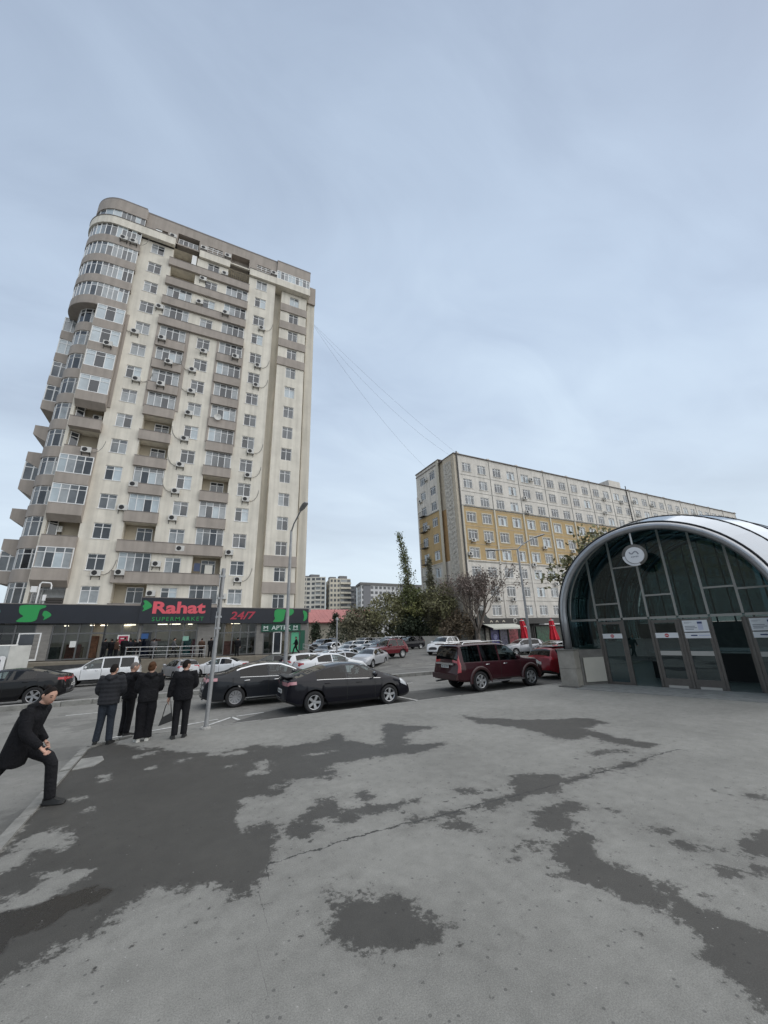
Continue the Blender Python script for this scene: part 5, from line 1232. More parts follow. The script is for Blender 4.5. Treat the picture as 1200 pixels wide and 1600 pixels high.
def door(i, poster=None, fixed=False):
    a, b = ms[i] + 0.045, ms[i + 1] - 0.045
    d = None
    mb = MB()
    def fb(s0, s1, z0, z1):
        v = [mp3(s, TD + q, z) for q in (-0.045, 0.045) for s, z in ((s0, z0), (s1, z0), (s1, z1), (s0, z1))]
        mb.add(v, [(0, 3, 2, 1), (4, 5, 6, 7), (0, 1, 5, 4), (1, 2, 6, 5), (2, 3, 7, 6), (3, 0, 4, 7)])
    fb(a, a + 0.09, 0.02, 2.36); fb(b - 0.09, b, 0.02, 2.36); fb(a + 0.09, b - 0.09, 2.26, 2.36); fb(a + 0.09, b - 0.09, 0.02, 0.12)
    if not fixed: fb(a + 0.09, b - 0.09, 0.12, 0.34)
    d = mb.build('door', FRAME, metro)
    v = [mp3(s, TD, z) for s, z in ((a + 0.07, 0.1), (b - 0.07, 0.1), (b - 0.07, 2.3), (a + 0.07, 2.3))]
    MB().quad(*v).build('pane', MGLASS, d, recalc=False)
    if not fixed: in_wall(a + 0.09, b - 0.09, 1.12, 1.27, 0.02, 'push_bar', GREYP, d, 0.02)
    if not fixed: in_wall(a + 0.12, b - 0.12, 0.03, 0.11, 0.046, 'kick_plate', GREYP, d)
    if poster == 'no':
        in_wall(a + 0.06, b - 0.06, 1.72, 1.90, 0.048, 'notice_strip', NOTICE, d)
        c = mp3((a + b) / 2, TD - 0.056, 1.81)
        mb = MB()
        n = 18
        mb.add([c + MD * (0.065 * math.cos(2 * math.pi * k / n)) + Vector((0, 0, 0.065 * math.sin(2 * math.pi * k / n))) for k in range(n)], [tuple(range(n))]); mb.build('no_entry_disc', NOENT, d, recalc=False)
        in_wall((a + b) / 2 - 0.042, (a + b) / 2 + 0.042, 1.80, 1.822, 0.058, 'no_entry_bar', NOTICE, d, 0.002)
    if poster == 'ad':
        in_wall(a + 0.05, b - 0.05, 1.92, 2.31, 0.048, 'poster', NOTICE, d)
        w = b - a
        for q in range(2): in_wall(a + 0.10, a + 0.10 + w * (0.28 - 0.1 * q), 2.24 - 0.03 * q, 2.25 - 0.03 * q, 0.055, 'print_line', GREYT, d, 0.002)
        for q in range(3): in_wall(a + 0.10, a + 0.10 + w * (0.36, 0.42, 0.3)[q], 2.09 - 0.05 * q, 2.115 - 0.05 * q, 0.055, 'print_line', GREYT, d, 0.002)
        in_wall(b - 0.34, b - 0.20, 1.98, 2.28, 0.055, 'phone_picture', LILAC, d, 0.002)
        in_wall(b - 0.34, b - 0.20, 2.19, 2.25, 0.0575, 'phone_header', BLUEP, d, 0.002)
        in_wall(a + 0.05, b - 0.05, 1.70, 1.885, 0.048, 'notice_strip', NOTICE, d)
        in_wall(a + 0.22, a + 0.40, 1.775, 1.815, 0.055, 'print_line', BLUEP, d, 0.002)
        in_wall(a + 0.44, a + 0.74, 1.775, 1.81, 0.055, 'print_line', LILAC, d, 0.002)
    return d
door(0, 'no', True)
door(2, 'no'); door(3, 'ad'); door(5, 'ad')
# fixed glass beside the open doorway
a, b = ms[1], ms[2]
MB().quad(mp3(a, TD, 0.9), mp3(b, TD, 0.9), mp3(b, TD, TRZ), mp3(a, TD, TRZ)).build('pane', MGLASS, metro, recalc=False)
# leaf of the open door, swung inwards
v = [mp3(s, t, z) for z in (0.02, 2.36) for s, t in ((ms[5] - 0.1, TD + 0.06), (ms[5] - 0.03, TD + 0.06), (ms[5] + 0.02, TD + 0.86), (ms[5] - 0.05, TD + 0.86))]
MB().add(v, [(0, 3, 2, 1), (4, 5, 6, 7), (0, 1, 5, 4), (1, 2, 6, 5), (2, 3, 7, 6), (3, 0, 4, 7)]).build('door', FRAME, metro)
# paved threshold steps and the dark hall inside
for i, (t0, t1, z) in enumerate(((-0.55, 0.05, 0.018), (0.05, TD - 0.1, 0.036))):
    v = [mp3(s, t, z_) for z_ in (-0.1, z) for s, t in ((0.73, t0), (6.88, t0), (6.88, t1), (0.73, t1))]
    MB().add(v, [(0, 3, 2, 1), (4, 5, 6, 7), (0, 1, 5, 4), (1, 2, 6, 5), (2, 3, 7, 6), (3, 0, 4, 7)]).build('threshold', mat('threshold_stone', (0.20, 0.205, 0.20), 0.7, var=0.2, vscale=4), metro)
mb = MB(); mb.quad(mp3(0.4, TD, 0.030), mp3(7.0, TD, 0.030), mp3(9.3, 16, 0.030), mp3(0, 16, 0.030)); mb.build('hall_floor', mat('hall_floor', (0.10, 0.11, 0.11), 0.35, var=0.2, vscale=2), metro, recalc=False)
v = [mp3(s, t, z_) for z_ in (0.02, 1.05) for s, t in ((2.4, 4.2), (6.4, 4.2), (6.4, 9.0), (2.4, 9.0))]
MB().add(v, [(4, 5, 6, 7), (0, 1, 5, 4), (1, 2, 6, 5), (2, 3, 7, 6), (3, 0, 4, 7)]).build('stair_parapet', mat('hall_parapet', (0.035, 0.036, 0.037), 0.5), metro)
MB().tube([mp3(2.4, 4.1, 1.15), mp3(6.4, 4.1, 1.15)], 0.03, 6).build('handrail', ARCH, metro)
# glazed end wall at the back of the hall
tb = RIB[-1][0] - 0.05; lb, rb = RIB[-1][1], RIB[-1][2]
sb = np.linspace(lb, lb + 2 * rb, 13)
def topb(s): return ZC + math.sqrt(max(0.0, rb * rb - (s - lb - rb) ** 2))
for a, b in zip(sb, sb[1:]):
    MB().quad(mp3(a, tb, 2.3), mp3(b, tb, 2.3), mp3(b, tb, topb(b)), mp3(a, tb, topb(a))).build('end_pane', ROOFG, metro, recalc=False)
    MB().tube([mp3(b, tb, 0), mp3(b, tb, topb(b))], 0.05, 6).build('mullion', FRAME, metro)
v = [mp3(s, t, z) for z in (-0.1, 2.29) for s, t in ((lb, tb - 0.1), (lb + 2 * rb, tb - 0.1), (lb + 2 * rb, tb + 0.1), (lb, tb + 0.1))]
MB().add(v, [(0, 3, 2, 1), (4, 5, 6, 7), (0, 1, 5, 4), (1, 2, 6, 5), (2, 3, 7, 6), (3, 0, 4, 7)]).build('end_wall', GRAND, metro)
# round sign hanging under the front arch
sg = thing('round_metro_sign', 'round white metro sign hanging on a rod under the front arch of the glass pavilion', 'sign', tuple(mp3(3.42, 0.0, 4.7)))
SS = 3.42; SZ = 4.66
def disc(r, t0, t1, ds, dz, name, m, n=32, a0=0, a1=360, r_in=0):
    mb = MB(); A_ = np.linspace(R_(a0), R_(a1), n)
    if r_in == 0:
        A_ = A_[:-1]; k = len(A_)
        v = [mp3(SS + ds + r * math.cos(a), t0, SZ + dz + r * math.sin(a)) for a in A_] + [mp3(SS + ds + r * math.cos(a), t1, SZ + dz + r * math.sin(a)) for a in A_]
        mb.add(v, [tuple(range(k)), tuple(range(2 * k - 1, k - 1, -1))] + [(i, (i + 1) % k, (i + 1) % k + k, i + k) for i in range(k)])
    else:
        k = n; P_ = [(rr, t) for rr, t in ((r_in, t0), (r, t0), (r, t1), (r_in, t1))]
        v = [mp3(SS + ds + rr * math.cos(a), t, SZ + dz + rr * math.sin(a)) for rr, t in P_ for a in A_]
        mb.add(v, [(q * k + i, q * k + i + 1, ((q + 1) % 4) * k + i + 1, ((q + 1) % 4) * k + i) for q in range(4) for i in range(k - 1)])
        mb.add([v[0], v[k], v[2 * k], v[3 * k]], [(0, 1, 2, 3)]); mb.add([v[k - 1], v[2 * k - 1], v[3 * k - 1], v[4 * k - 1]], [(0, 1, 2, 3)])
    return mb.build(name, m, sg)
disc(0.40, -0.02, 0.10, 0.0, 0.02, 'outer_ring', GRAND)
disc(0.30, -0.10, -0.022, 0.02, 0.0, 'face', mat('sign_face', (0.66, 0.67, 0.69), 0.35))
disc(0.385, -0.06, -0.023, 0.0, 0.0, 'crescent', mat('sign_rim', (0.72, 0.73, 0.75), 0.3), 20, 180, 292, 0.305)
# the wavy letter and the small word on the face
def ribbon(pts, w, name, m):
    pts = [Vector(p) for p in pts]; v = []; off = -0.104
    for i, p in enumerate(pts):
        d = (pts[min(i + 1, len(pts) - 1)] - pts[max(i - 1, 0)]).normalized(); nn = Vector((-d.y, d.x)) * w / 2
        v += [mp3(SS + 0.02 + p.x + nn.x, off, SZ + p.y + nn.y), mp3(SS + 0.02 + p.x - nn.x, off, SZ + p.y - nn.y)]
    mb = MB(); mb.add(v, [(2 * i, 2 * i + 1, 2 * i + 3, 2 * i + 2) for i in range(len(pts) - 1)]); return mb.build(name, m, sg, recalc=False)
cur = [(-0.15, 0.13), (-0.12, 0.07), (-0.07, 0.055), (-0.03, 0.09), (0.0, 0.115), (0.04, 0.135), (0.08, 0.12), (0.11, 0.07), (0.13, 0.02)]
ribbon(cur, 0.045, 'emblem', GREYT); 
for i, x in enumerate((-0.10, -0.05, 0.0, 0.05, 0.10)): ribbon([(x - 0.016, -0.055), (x + 0.016, -0.055)], 0.05 if i % 2 else 0.04, 'small_letter', GREYT)
MB().tube([mp3(SS, 0.02, SZ + 0.42), mp3(SS, 0.02, SZ + 0.98)], 0.03, 8).build('rod', mat('white_rod', (0.6, 0.6, 0.6), 0.4), sg)
# ================================================================== THINGS FARTHER AWAY
def far_block(name, label, corners, zt, floors, m, win, roofm=None, cols=(10, 4), balc=(), frac=0.62, z0=-1):
    """corners: plan polygon A,B,C (front from A to B, return from A back to D) - windows on both visible faces"""
    A, B, D = [Vector((*p, 0)) for p in corners]; Cc = B + (D - A)
    t = thing(name, label, 'apartment block', tuple(A))
    mb = MB(); mb.add([(p.x, p.y, z) for z in (z0, zt) for p in (A, B, Cc, D)], [(0, 3, 2, 1), (4, 5, 6, 7), (0, 1, 5, 4), (1, 2, 6, 5), (2, 3, 7, 6), (3, 0, 4, 7)]); mb.build('wall', m, t)
    fh = zt / floors
    wmb = MB(); bmb = MB()
    for (P, Q, n) in ((A, B, cols[0]), (D, A, cols[1])):
        d = (Q - P); L = d.length; d = d / L; nn = Vector((d.y, -d.x, 0))
        for f in range(floors):
            for c in range(n):
                s = (c + 0.5) * L / n; w = L / n * frac / 2; h = fh * 0.27; zc_ = fh * (f + 0.52)
                isb = P is A and c in balc
                if isb: w = L / n * 0.49; h = fh * 0.30
                p0 = P + d * (s - w) + nn * 0.06; p1 = P + d * (s + w) + nn * 0.06
                wmb.slot(rnd.choice([0, 0, 1]) if not isb else rnd.choice([0, 0, 1, 2]))
                v = [(p0.x, p0.y, zc_ - h), (p1.x, p1.y, zc_ - h), (p1.x, p1.y, zc_ + h), (p0.x, p0.y, zc_ + h)]
                q0, q1 = p0 - nn * 0.05, p1 - nn * 0.05
                wmb.add(v, [(0, 1, 2, 3)])
                if isb:
                    r0, r1 = p0 + nn * 1.0, p1 + nn * 1.0
                    za, zb = zc_ - h - fh * 0.38, zc_ - h
                    bmb.add([(x.x, x.y, z) for z in (za, zb) for x in (p0, p1, r1, r0)], [(0, 3, 2, 1), (4, 5, 6, 7), (0, 1, 5, 4), (1, 2, 6, 5), (2, 3, 7, 6), (3, 0, 4, 7)])
    o = wmb.build('windows', [win, mat('far_window_grey', (0.12, 0.125, 0.13), 0.3), mat('far_window_pale', (0.3, 0.31, 0.31), 0.4)], t, recalc=False); o['kind'] = 'stuff'
    if bmb.v: o = bmb.build('balconies', m, t); o['kind'] = 'stuff'
    if roofm:
        mb = MB(); e = 0.8
        u = (B - A).normalized(); w_ = (D - A).normalized()
        c4 = [A - u * e - w_ * e, B + u * e - w_ * e, Cc + u * e + w_ * e, D - u * e + w_ * e]
        mb.add([(p.x, p.y, z) for z in (zt + 0.01, zt + 1.4) for p in c4], [(0, 3, 2, 1), (4, 5, 6, 7), (0, 1, 5, 4), (1, 2, 6, 5), (2, 3, 7, 6), (3, 0, 4, 7)]); mb.build('roof_edge', roofm, t)
    return t
FARW = mat('far_window', (0.07, 0.075, 0.08), 0.3)
CRF = mat('far_cream', (0.62, 0.59, 0.52), 0.9, var=0.1, vscale=0.15)
CRF2 = mat('far_cream_deep', (0.60, 0.55, 0.45), 0.9, var=0.1, vscale=0.15)
def at(q, D, off=0.0):
    """point in the direction x/y = q at distance D from the camera"""
    d = Vector((q, 1)).normalized(); return (d.x * D + off, d.y * D)
far_block('apartment_block', 'distant cream block with balconies, half hidden behind the tall block', (at(0.245, 252), at(0.324, 250), at(0.245, 272)), 37.5, 13, CRF, FARW, None, (6, 2), (0, 1, 4))
far_block('apartment_block', 'distant cream block with rows of balconies beside the grey block', (at(0.336, 246), at(0.396, 250), at(0.325, 266)), 36.0, 12, CRF2, FARW, None, (6, 2), (3, 4, 5))
far_block('apartment_block', 'dark distant block seen in the gap between cream and grey blocks', (at(0.390, 290), at(0.414, 290), at(0.39, 310)), 36, 12, mat('far_dark', (0.16, 0.16, 0.165), 0.9), FARW, None, (3, 2), (0, 1))
gb = far_block('apartment_block', 'distant pale grey block with a dark roof edge', (at(0.427, 236), at(0.640, 262), at(0.415, 250)), 30.5, 10, mat('far_grey', (0.55, 0.55, 0.55), 0.9, var=0.08, vscale=0.15), FARW, mat('far_roof', (0.15, 0.145, 0.14), 0.8), (16, 3), (), 0.6)
A, B = Vector((*at(0.427, 236), 0)), Vector((*at(0.640, 262), 0)); d = (B - A).normalized()
for s0, s1 in ((1.5, 6.5), (28.5, 31.0)):
    p, q = A + d * s0, A + d * s1; nn = Vector((d.y, -d.x, 0)) * 0.25
    MB().add([(p.x + nn.x, p.y + nn.y, 0), (q.x + nn.x, q.y + nn.y, 0), (q.x + nn.x, q.y + nn.y, 30.4), (p.x + nn.x, p.y + nn.y, 30.4), (p.x, p.y, 0), (q.x, q.y, 0), (q.x, q.y, 30.4), (p.x, p.y, 30.4)],
             [(0, 1, 2, 3), (0, 3, 7, 4), (1, 5, 6, 2), (3, 2, 6, 7)]).build('dark_strip', mat('far_strip', (0.19, 0.19, 0.20), 0.9), gb)
for nm, q, D, zt, w in (('a', 0.275, 255, 37.5, 5), ('b', 0.30, 256, 37.5, 6), ('c', 0.352, 250, 36, 4)):
    pass
# roof clutter on the cream blocks
for q, D, z, w, h in ((0.268, 256, 37.5, 5, 1.6), (0.295, 256, 37.5, 6, 2.4), (0.345, 254, 36, 4, 2.0), (0.375, 256, 36, 5, 2.8)):
    x, y = at(q, D)
    par = [o for o in COL.objects if o.name.startswith('apartment_block')][1 if q < 0.33 else 2]
    MB().box(x - w / 2, x + w / 2, y, y + 4, z + 0.01, z + h).build('roof_hut', mat('far_dark', (0, 0, 0)), par)
# low hall with a red roof
hall = thing('red_roofed_hall', 'long low hall with a pinkish red sheet roof behind the car park', 'hall', (*at(0.33, 112), 0))
p0, p1 = Vector((*at(0.20, 108), 0)), Vector((*at(0.475, 118), 0)); d = (p1 - p0).normalized(); nn = Vector((-d.y, d.x, 0))
mb = MB(); e = [p0, p1, p1 + nn * 14, p0 + nn * 14]
mb.add([(p.x, p.y, z) for z in (-0.5, 5.4) for p in e], [(0, 1, 5, 4), (1, 2, 6, 5), (2, 3, 7, 6), (3, 0, 4, 7)]); mb.build('wall', mat('hall_wall', (0.34, 0.315, 0.26), 0.9, var=0.12, vscale=0.4), hall)
REDR = mat('red_roof_sheet', (0.40, 0.145, 0.13), 0.6, var=0.12, vscale=0.3)
nsh = 26; L = (p1 - p0).length + 2
rp = MB().add([(0, -0.9, 0), (L / nsh - 0.03, -0.9, 0), (L / nsh - 0.03, 7.2, 3.9), (0, 7.2, 3.9), (0, -0.9, 0.08), (L / nsh - 0.03, -0.9, 0.08), (L / nsh - 0.03, 7.2, 3.98), (0, 7.2, 3.98)],
              [(0, 3, 2, 1), (4, 5, 6, 7), (0, 1, 5, 4), (1, 2, 6, 5), (2, 3, 7, 6), (3, 0, 4, 7)]).mesh('roof_sheet', REDR)
for i in range(nsh):
    q = p0 - d + d * (i * L / nsh); o = obj('roof_sheet', rp, None, (q.x, q.y, 5.36), math.atan2(d.y, d.x)); adopt(o, hall)
mb = MB(); a, b = p0 - d - nn * 0.95, p1 + d - nn * 0.95
mb.tube([(a.x, a.y, 5.3), (b.x, b.y, 5.3)], 0.18, 6); mb.build('eaves_gutter', mat('dark_red', (0.17, 0.03, 0.03), 0.6), hall)
# low white wall round the car park
wall = thing('boundary_wall', 'low pale wall along the back of the car park, under the trees', 'wall', (36, 55, 0))
for i in range(9):
    x0 = 24.0 + i * 1.62; y0 = 58.2 - i * 1.12
    mb = MB(); v = []
    dx_, dy_ = 1.60, -1.105
    nx_, ny_ = 0.11, 0.16
    v = [(x0 - nx_, y0 - ny_), (x0 + dx_ - nx_, y0 + dy_ - ny_), (x0 + dx_ + nx_, y0 + dy_ + ny_), (x0 + nx_, y0 + ny_)]
    mb.add([(*p, z) for z in (-0.5, 1.55 + rnd.uniform(-.03, .03)) for p in v], [(0, 3, 2, 1), (4, 5, 6, 7), (0, 1, 5, 4), (1, 2, 6, 5), (2, 3, 7, 6), (3, 0, 4, 7)])
    mb.build('wall_panel', mat('pale_wall', (0.42, 0.41, 0.38), 0.9, var=0.15, vscale=1), wall)

# ------------------------------------------------------------------ lamps, poles, cables
def lamp(name, x, y, h, arms, label, r=0.085, zb=None):
    g = gz(x, y) if zb is None else zb
    t = thing(name, label, 'street lamp', (x, y, g))
    MB().tube([(x, y, g), (x, y, g + 0.9), (x, y, g + h)], [r * 1.35, r * 1.2, r * 0.75], 10).build('pole', GALV, t, smooth=True)
    MB().lathe([(0.0, 0.0), (r * 2.3, 0.0), (r * 2.3, 0.05), (r * 1.4, 0.07)], 10, 'z', (x, y, g)).build('base_plate', GALV, t)
    for ax, ay, az in arms:
        MB().tube([(x, y, g + h - 0.06), (x + ax * .25, y + ay * .25, g + h + az * .35), (x + ax, y + ay, g + h + az)], r * 0.5, 8).build('arm', GALV, t, smooth=True)
        dv = Vector((ax, ay, az * .5)).normalized(); p = Vector((x + ax, y + ay, g + h + az))
        MB().tube([p - dv * 0.1, p + dv * 0.15, p + dv * 0.65, p + dv * 0.8], [0.06, 0.14, 0.16, 0.08], 8, flat=0.45).build('lamp_head', GALV, t, smooth=True)
    return t
lamp('street_lamp', 4.72, 20.86, 7.85, [(0.15, -1.35, 0.8)], 'grey street lamp on the median with one arm, in front of the tall block', zb=gz(4.7, 20.86) + 0.15)
lamp('street_lamp', 21.7, 20.86, 8.0, [(-1.6, 0.6, -0.1), (1.3, -0.6, 0.85)], 'two-armed street lamp in front of the long block, beyond the wine red off-roader', zb=gz(21.7, 20.86) + 0.15)
# sign post at the kerb with a plate seen edge on
sp = thing('sign_post', 'leaning grey sign post at the kerb with its plate seen edge on', 'sign post', (0.74, 11.75, 0))
MB().tube([(0.74, 11.75, 0), (0.80, 11.75, 4.05)], 0.055, 10).build('pole', GALV, sp, smooth=True)
MB().lathe([(0.0, 0.0), (0.13, 0.0), (0.12, 0.03), (0.07, 0.06)], 10, 'z', (0.74, 11.75, 0.001)).build('footing', CONC, sp)
dv = Vector((0.8, 11.75)).normalized()
mb = MB(); w = 0.3
c = [(0.79 - dv.x * w - 0.075, 11.70 - dv.y * w), (0.79 - dv.x * w - 0.06, 11.70 - dv.y * w), (0.79 + dv.x * w - 0.06, 11.70 + dv.y * w), (0.79 + dv.x * w - 0.075, 11.70 + dv.y * w)]
mb.prism([(x, y) for x, y in c], 3.0, 3.98, 'xy'); mb.build('sign_plate', STEEL, sp)
mb = MB(); mb.prism([(x + 0.0, y) for x, y in c], 2.2, 2.85, 'xy'); mb.build('sign_plate', STEEL, sp)
for z in (2.4, 2.7, 3.2, 3.8): MB().box(0.70, 0.86, 11.70, 11.80, z, z + 0.05).build('clamp', STEEL, sp)
# slim post among the parked cars
ps_ = thing('slim_lamp', 'short slim lamp post standing among the parked cars before the red roof', 'lamp post', (13.4, 37.5, gz(13.4, 37.5)))
g = gz(13.4, 37.5)
MB().tube([(13.4, 37.5, g), (13.4, 37.5, 3.5)], [0.09, 0.07], 8).build('pole', GALV, ps_, smooth=True)
MB().lathe([(0.0, 0.0), (0.16, 0.02), (0.13, 0.2), (0.05, 0.28)], 10, 'z', (13.4, 37.5, 3.5)).build('lamp_head', GALV, ps_)
hp = thing('thin_mast', 'thin dark mast with a small head in front of the red roof', 'lamp post', (*at(0.384, 96), 0))
x, y = at(0.384, 96)
MB().tube([(x, y, -0.2), (x, y, 7.2)], [0.09, 0.05], 6).build('pole', BLACK, hp); MB().tube([(x, y, 7.2), (x + 0.5, y - 0.2, 7.6), (x + 1.3, y - .5, 7.7)], 0.06, 6).build('arm', BLACK, hp)
# three thin cables from the tall block to the long block
def cable(a, b, sag, label):
    a, b = Vector(a), Vector(b)
    pts = [a.lerp(b, i / 24) - Vector((0, 0, sag * 4 * (i / 24) * (1 - i / 24))) for i in range(25)]
    tag(MB().tube(pts, 0.013, 4).build('overhead_cable', mat('cable_grey', (0.16, 0.16, 0.165), 0.7)), label, 'cable', 'cables between the two blocks')
cable((12.2, TY + 0.9, 45.9), (RX, 55.2, 30.6), 1.6, 'lowest of the three thin cables sagging from the tall block to the long block')
cable((12.2, TY + 0.9, 46.1), (RX + 0.2, 49.0, 31.3), 1.9, 'middle one of the three thin cables between the two blocks')
cable((12.2, TY + 0.9, 46.2), (RX + 0.8, 48.0, 31.4), 0.7, 'tautest of the three thin cables between the two blocks, ending at the roof corner')

# ------------------------------------------------------------------ trees
def leaf_mat(name, c, var=0.45):
    m = bpy.data.materials.new(name); m.use_nodes = True; t = m.node_tree; b = t.nodes['Principled BSDF']
    oi = t.nodes.new('ShaderNodeNewGeometry'); wn = t.nodes.new('ShaderNodeTexWhiteNoise')
    mp = t.nodes.new('ShaderNodeVectorMath'); mp.operation = 'SNAP'; mp.inputs[1].default_value = (0.35, 0.35, 0.35)
    t.links.new(oi.outputs['Position'], mp.inputs[0]); t.links.new(mp.outputs[0], wn.inputs['Vector'])
    mr = t.nodes.new('ShaderNodeMapRange'); mr.inputs['To Min'].default_value = 1 - var; mr.inputs['To Max'].default_value = 1 + var
    t.links.new(wn.outputs['Value'], mr.inputs['Value'])
    vm = t.nodes.new('ShaderNodeVectorMath'); vm.operation = 'SCALE'; vm.inputs[0].default_value = c
    t.links.new(mr.outputs[0], vm.inputs['Scale']); t.links.new(vm.outputs[0], b.inputs['Base Color'])
    b.inputs['Roughness'].default_value = 0.7; b.inputs['Specular IOR Level'].default_value = 0.25
    MATS[name] = m; return m
BARK = mat('bark', (0.16, 0.135, 0.115), 0.9, var=0.3, vscale=8, bump=0.6)
LEAF_G = leaf_mat('leaf_green', (0.15, 0.17, 0.075)); LEAF_O = leaf_mat('leaf_olive', (0.20, 0.195, 0.105)); LEAF_B = leaf_mat('leaf_brown', (0.19, 0.15, 0.105))
LEAF_D = leaf_mat('leaf_dark', (0.045, 0.058, 0.036)); LEAF_P = leaf_mat('leaf_purple', (0.16, 0.125, 0.11)); LEAF_Y = leaf_mat('leaf_yellowgreen', (0.215, 0.22, 0.09)); LEAF_K = leaf_mat('leaf_greybrown', (0.20, 0.19, 0.13))
def leaves(mb, pts, size, rr, per=1, droop=0.0):
    for p in pts:
        for _ in range(per):
            c = Vector(p) + Vector((rr.gauss(0, 1), rr.gauss(0, 1), rr.gauss(0, 1))) * size * 1.3
            a = Vector((rr.gauss(0, 1), rr.gauss(0, 1), rr.gauss(0, 1) - droop)).normalized(); b = a.orthogonal().normalized()
            b = (Matrix.Rotation(rr.uniform(0, 6.28), 3, a) @ b); s = size * rr.uniform(0.6, 1.35)
            mb.add([c - a * s, c + b * s * 0.5, c + a * s, c - b * s * 0.5], [(0, 1, 2, 3)])
def branches(mb, p, d, r, L, lev, rr, tips, spread=0.6, up=0.12, keep=None):
    """recursive limbs"""
    n = 4; pts = [p]; q = Vector(p); dd = Vector(d)
    for i in range(n):
        dd = (dd + Vector((rr.gauss(0, .12), rr.gauss(0, .12), rr.gauss(0, .08) + up * .3))).normalized(); q = q + dd * (L / n); pts.append(q.copy())
    mb.tube(pts, [r * (1 - 0.45 * i / n) for i in range(n + 1)], 6 if lev > 2 else 4, cap=False)
    if lev <= 2: tips += [pts[-1], pts[-2]]
    if lev == 1: tips += pts[1:]
    if lev == 0: return
    k = 3 if lev > 1 else 3
    for i in range(k + (1 if lev > 2 else 0)):
        fr = 0.45 + 0.55 * (i + rr.random()) / (k + 1); j = min(n - 1, int(fr * n)); base = pts[j].lerp(pts[j + 1], fr * n - j)
        ax = dd.orthogonal().normalized(); ax = Matrix.Rotation(rr.uniform(0, 6.28), 3, dd) @ ax
        nd = (dd + ax * rr.uniform(spread * .6, spread * 1.3)).normalized()
        branches(mb, base, nd, r * 0.55, L * rr.uniform(0.55, 0.78), lev - 1, rr, tips, spread, up)
def round_tree(name, label, x, y, h, w, leafm, seed, size=0.22, per=3, zb=None, trunk_h=0.3, lev=4, spread=0.75, up=0.1, group='trees beyond the car park', dense=0, extra=None):
    rr = random.Random(seed); g = gz(x, y) if zb is None else zb
    t = thing(name, label, 'tree', (x, y, g), 0, group)
    tm = MB(); tips = []
    L0 = h * 0.36
    tm.tube([(x, y, g - 0.1), (x + rr.gauss(0, .1), y, g + h * trunk_h)], [h * 0.024, h * 0.018], 8, cap=False)
    for i in range(5):
        a = 6.28 * i / 5 + rr.random(); sp = w / h
        branches(tm, (x, y, g + h * trunk_h * rr.uniform(0.75, 1.0)), (math.cos(a) * sp, math.sin(a) * sp, 1.0), h * 0.012, L0, lev - 1, rr, tips, spread, up)
    tm.build('trunk', BARK, t, smooth='all')
    zs_ = [p.z for p in tips]; top = max(zs_) - g
    cm = MB(); leaves(cm, tips, size, rr, per)
    for _ in range(dense):                       # clumps that fill the crown
        a = rr.uniform(0, 6.28); u = rr.random() ** 0.45; zz = rr.uniform(0.12, 0.97)
        prof = math.sin(math.pi * min(1, zz * 1.02)) ** 0.6
        c = Vector((x + math.cos(a) * w / 2 * u * prof, y + math.sin(a) * w / 2 * u * prof, g + h * zz))
        leaves(cm, [c + Vector((rr.gauss(0, .3), rr.gauss(0, .3), rr.gauss(0, .3))) * size * 3 for _ in range(9)], size, rr, 1)
    o = cm.build('crown', leafm, t, recalc=False)
    return t
# tall leaning poplar
def poplar(x, y, h, lean, leafm, seed, label, wmax):
    rr = random.Random(seed); g = gz(x, y); t = thing('poplar_tree', label, 'tree', (x, y, g), 0, 'trees beyond the car park')
    def axis(f): return Vector((x + lean * f * f, y, g + h * f))
    tm = MB(); tm.tube([axis(f) for f in np.linspace(0, 1, 12)], [0.22 * (1 - 0.93 * f) for f in np.linspace(0, 1, 12)], 6, cap=False)
    cm = MB()
    for i in range(190):
        f = 0.05 + 0.95 * (i / 190) ** 0.9; p = axis(f); a = rr.uniform(0, 6.28)
        L = wmax * (1.15 - f) * rr.uniform(0.5, 1.1) * (1.0 if f < 0.5 else 0.9); d = Vector((math.cos(a), math.sin(a), 1.55)).normalized()
        q = p + d * L * 1.7 * rr.uniform(.7, 1.1)
        tm.tube([p, p.lerp(q, .5) + Vector((math.cos(a), math.sin(a), 0)) * L * .1, q], [0.05 * (1.05 - f), 0.03 * (1.05 - f), 0.012], 3, cap=False)
        n = int((24 if f < 0.45 else 11 if f < 0.75 else 6) * rr.uniform(0.3, 1.4))
        leaves(cm, [p.lerp(q, rr.uniform(0.25, 1.05)) for _ in range(n)], 0.17, rr, 2)
    tm.build('trunk', BARK, t, smooth='all'); cm.build('crown', leafm, t, recalc=False)
poplar(33.8, 57.0, 18.6, -2.3, LEAF_G, 3, 'tallest tree, a thin leaning poplar with gaps in its top', 2.7)
poplar(36.2, 55.2, 14.0, 0.2, LEAF_K, 5, 'slender half bare tree just right of the leaning poplar', 1.7)
round_tree('plane_tree', 'nearly bare tree with brown leaves in front of the corner of the long block', 36.0, 43.6, 12.6, 9.0, LEAF_P, 11, 0.16, 1, lev=5, trunk_h=0.24, spread=0.55, up=0.25)
round_tree('olive_tree', 'broad olive green tree, widest of the trees over the pale wall', 30.5, 59.5, 8.6, 9.5, LEAF_O, 21, 0.22, 3, dense=330)
round_tree('bushy_tree', 'yellow green bushy tree under the leaning poplar', 34.8, 57.8, 9.4, 6.2, LEAF_Y, 22, 0.22, 3, dense=230)
round_tree('bushy_tree', 'dark bushy tree at the left end of the tree row, against the red roof', 25.6, 61.0, 6.4, 6.6, LEAF_K, 23, 0.22, 3, dense=230)
round_tree('bushy_tree', 'mid green narrow tree between the poplar and the bare tree', 36.9, 52.3, 9.8, 5.0, LEAF_O, 24, 0.2, 3, dense=210)
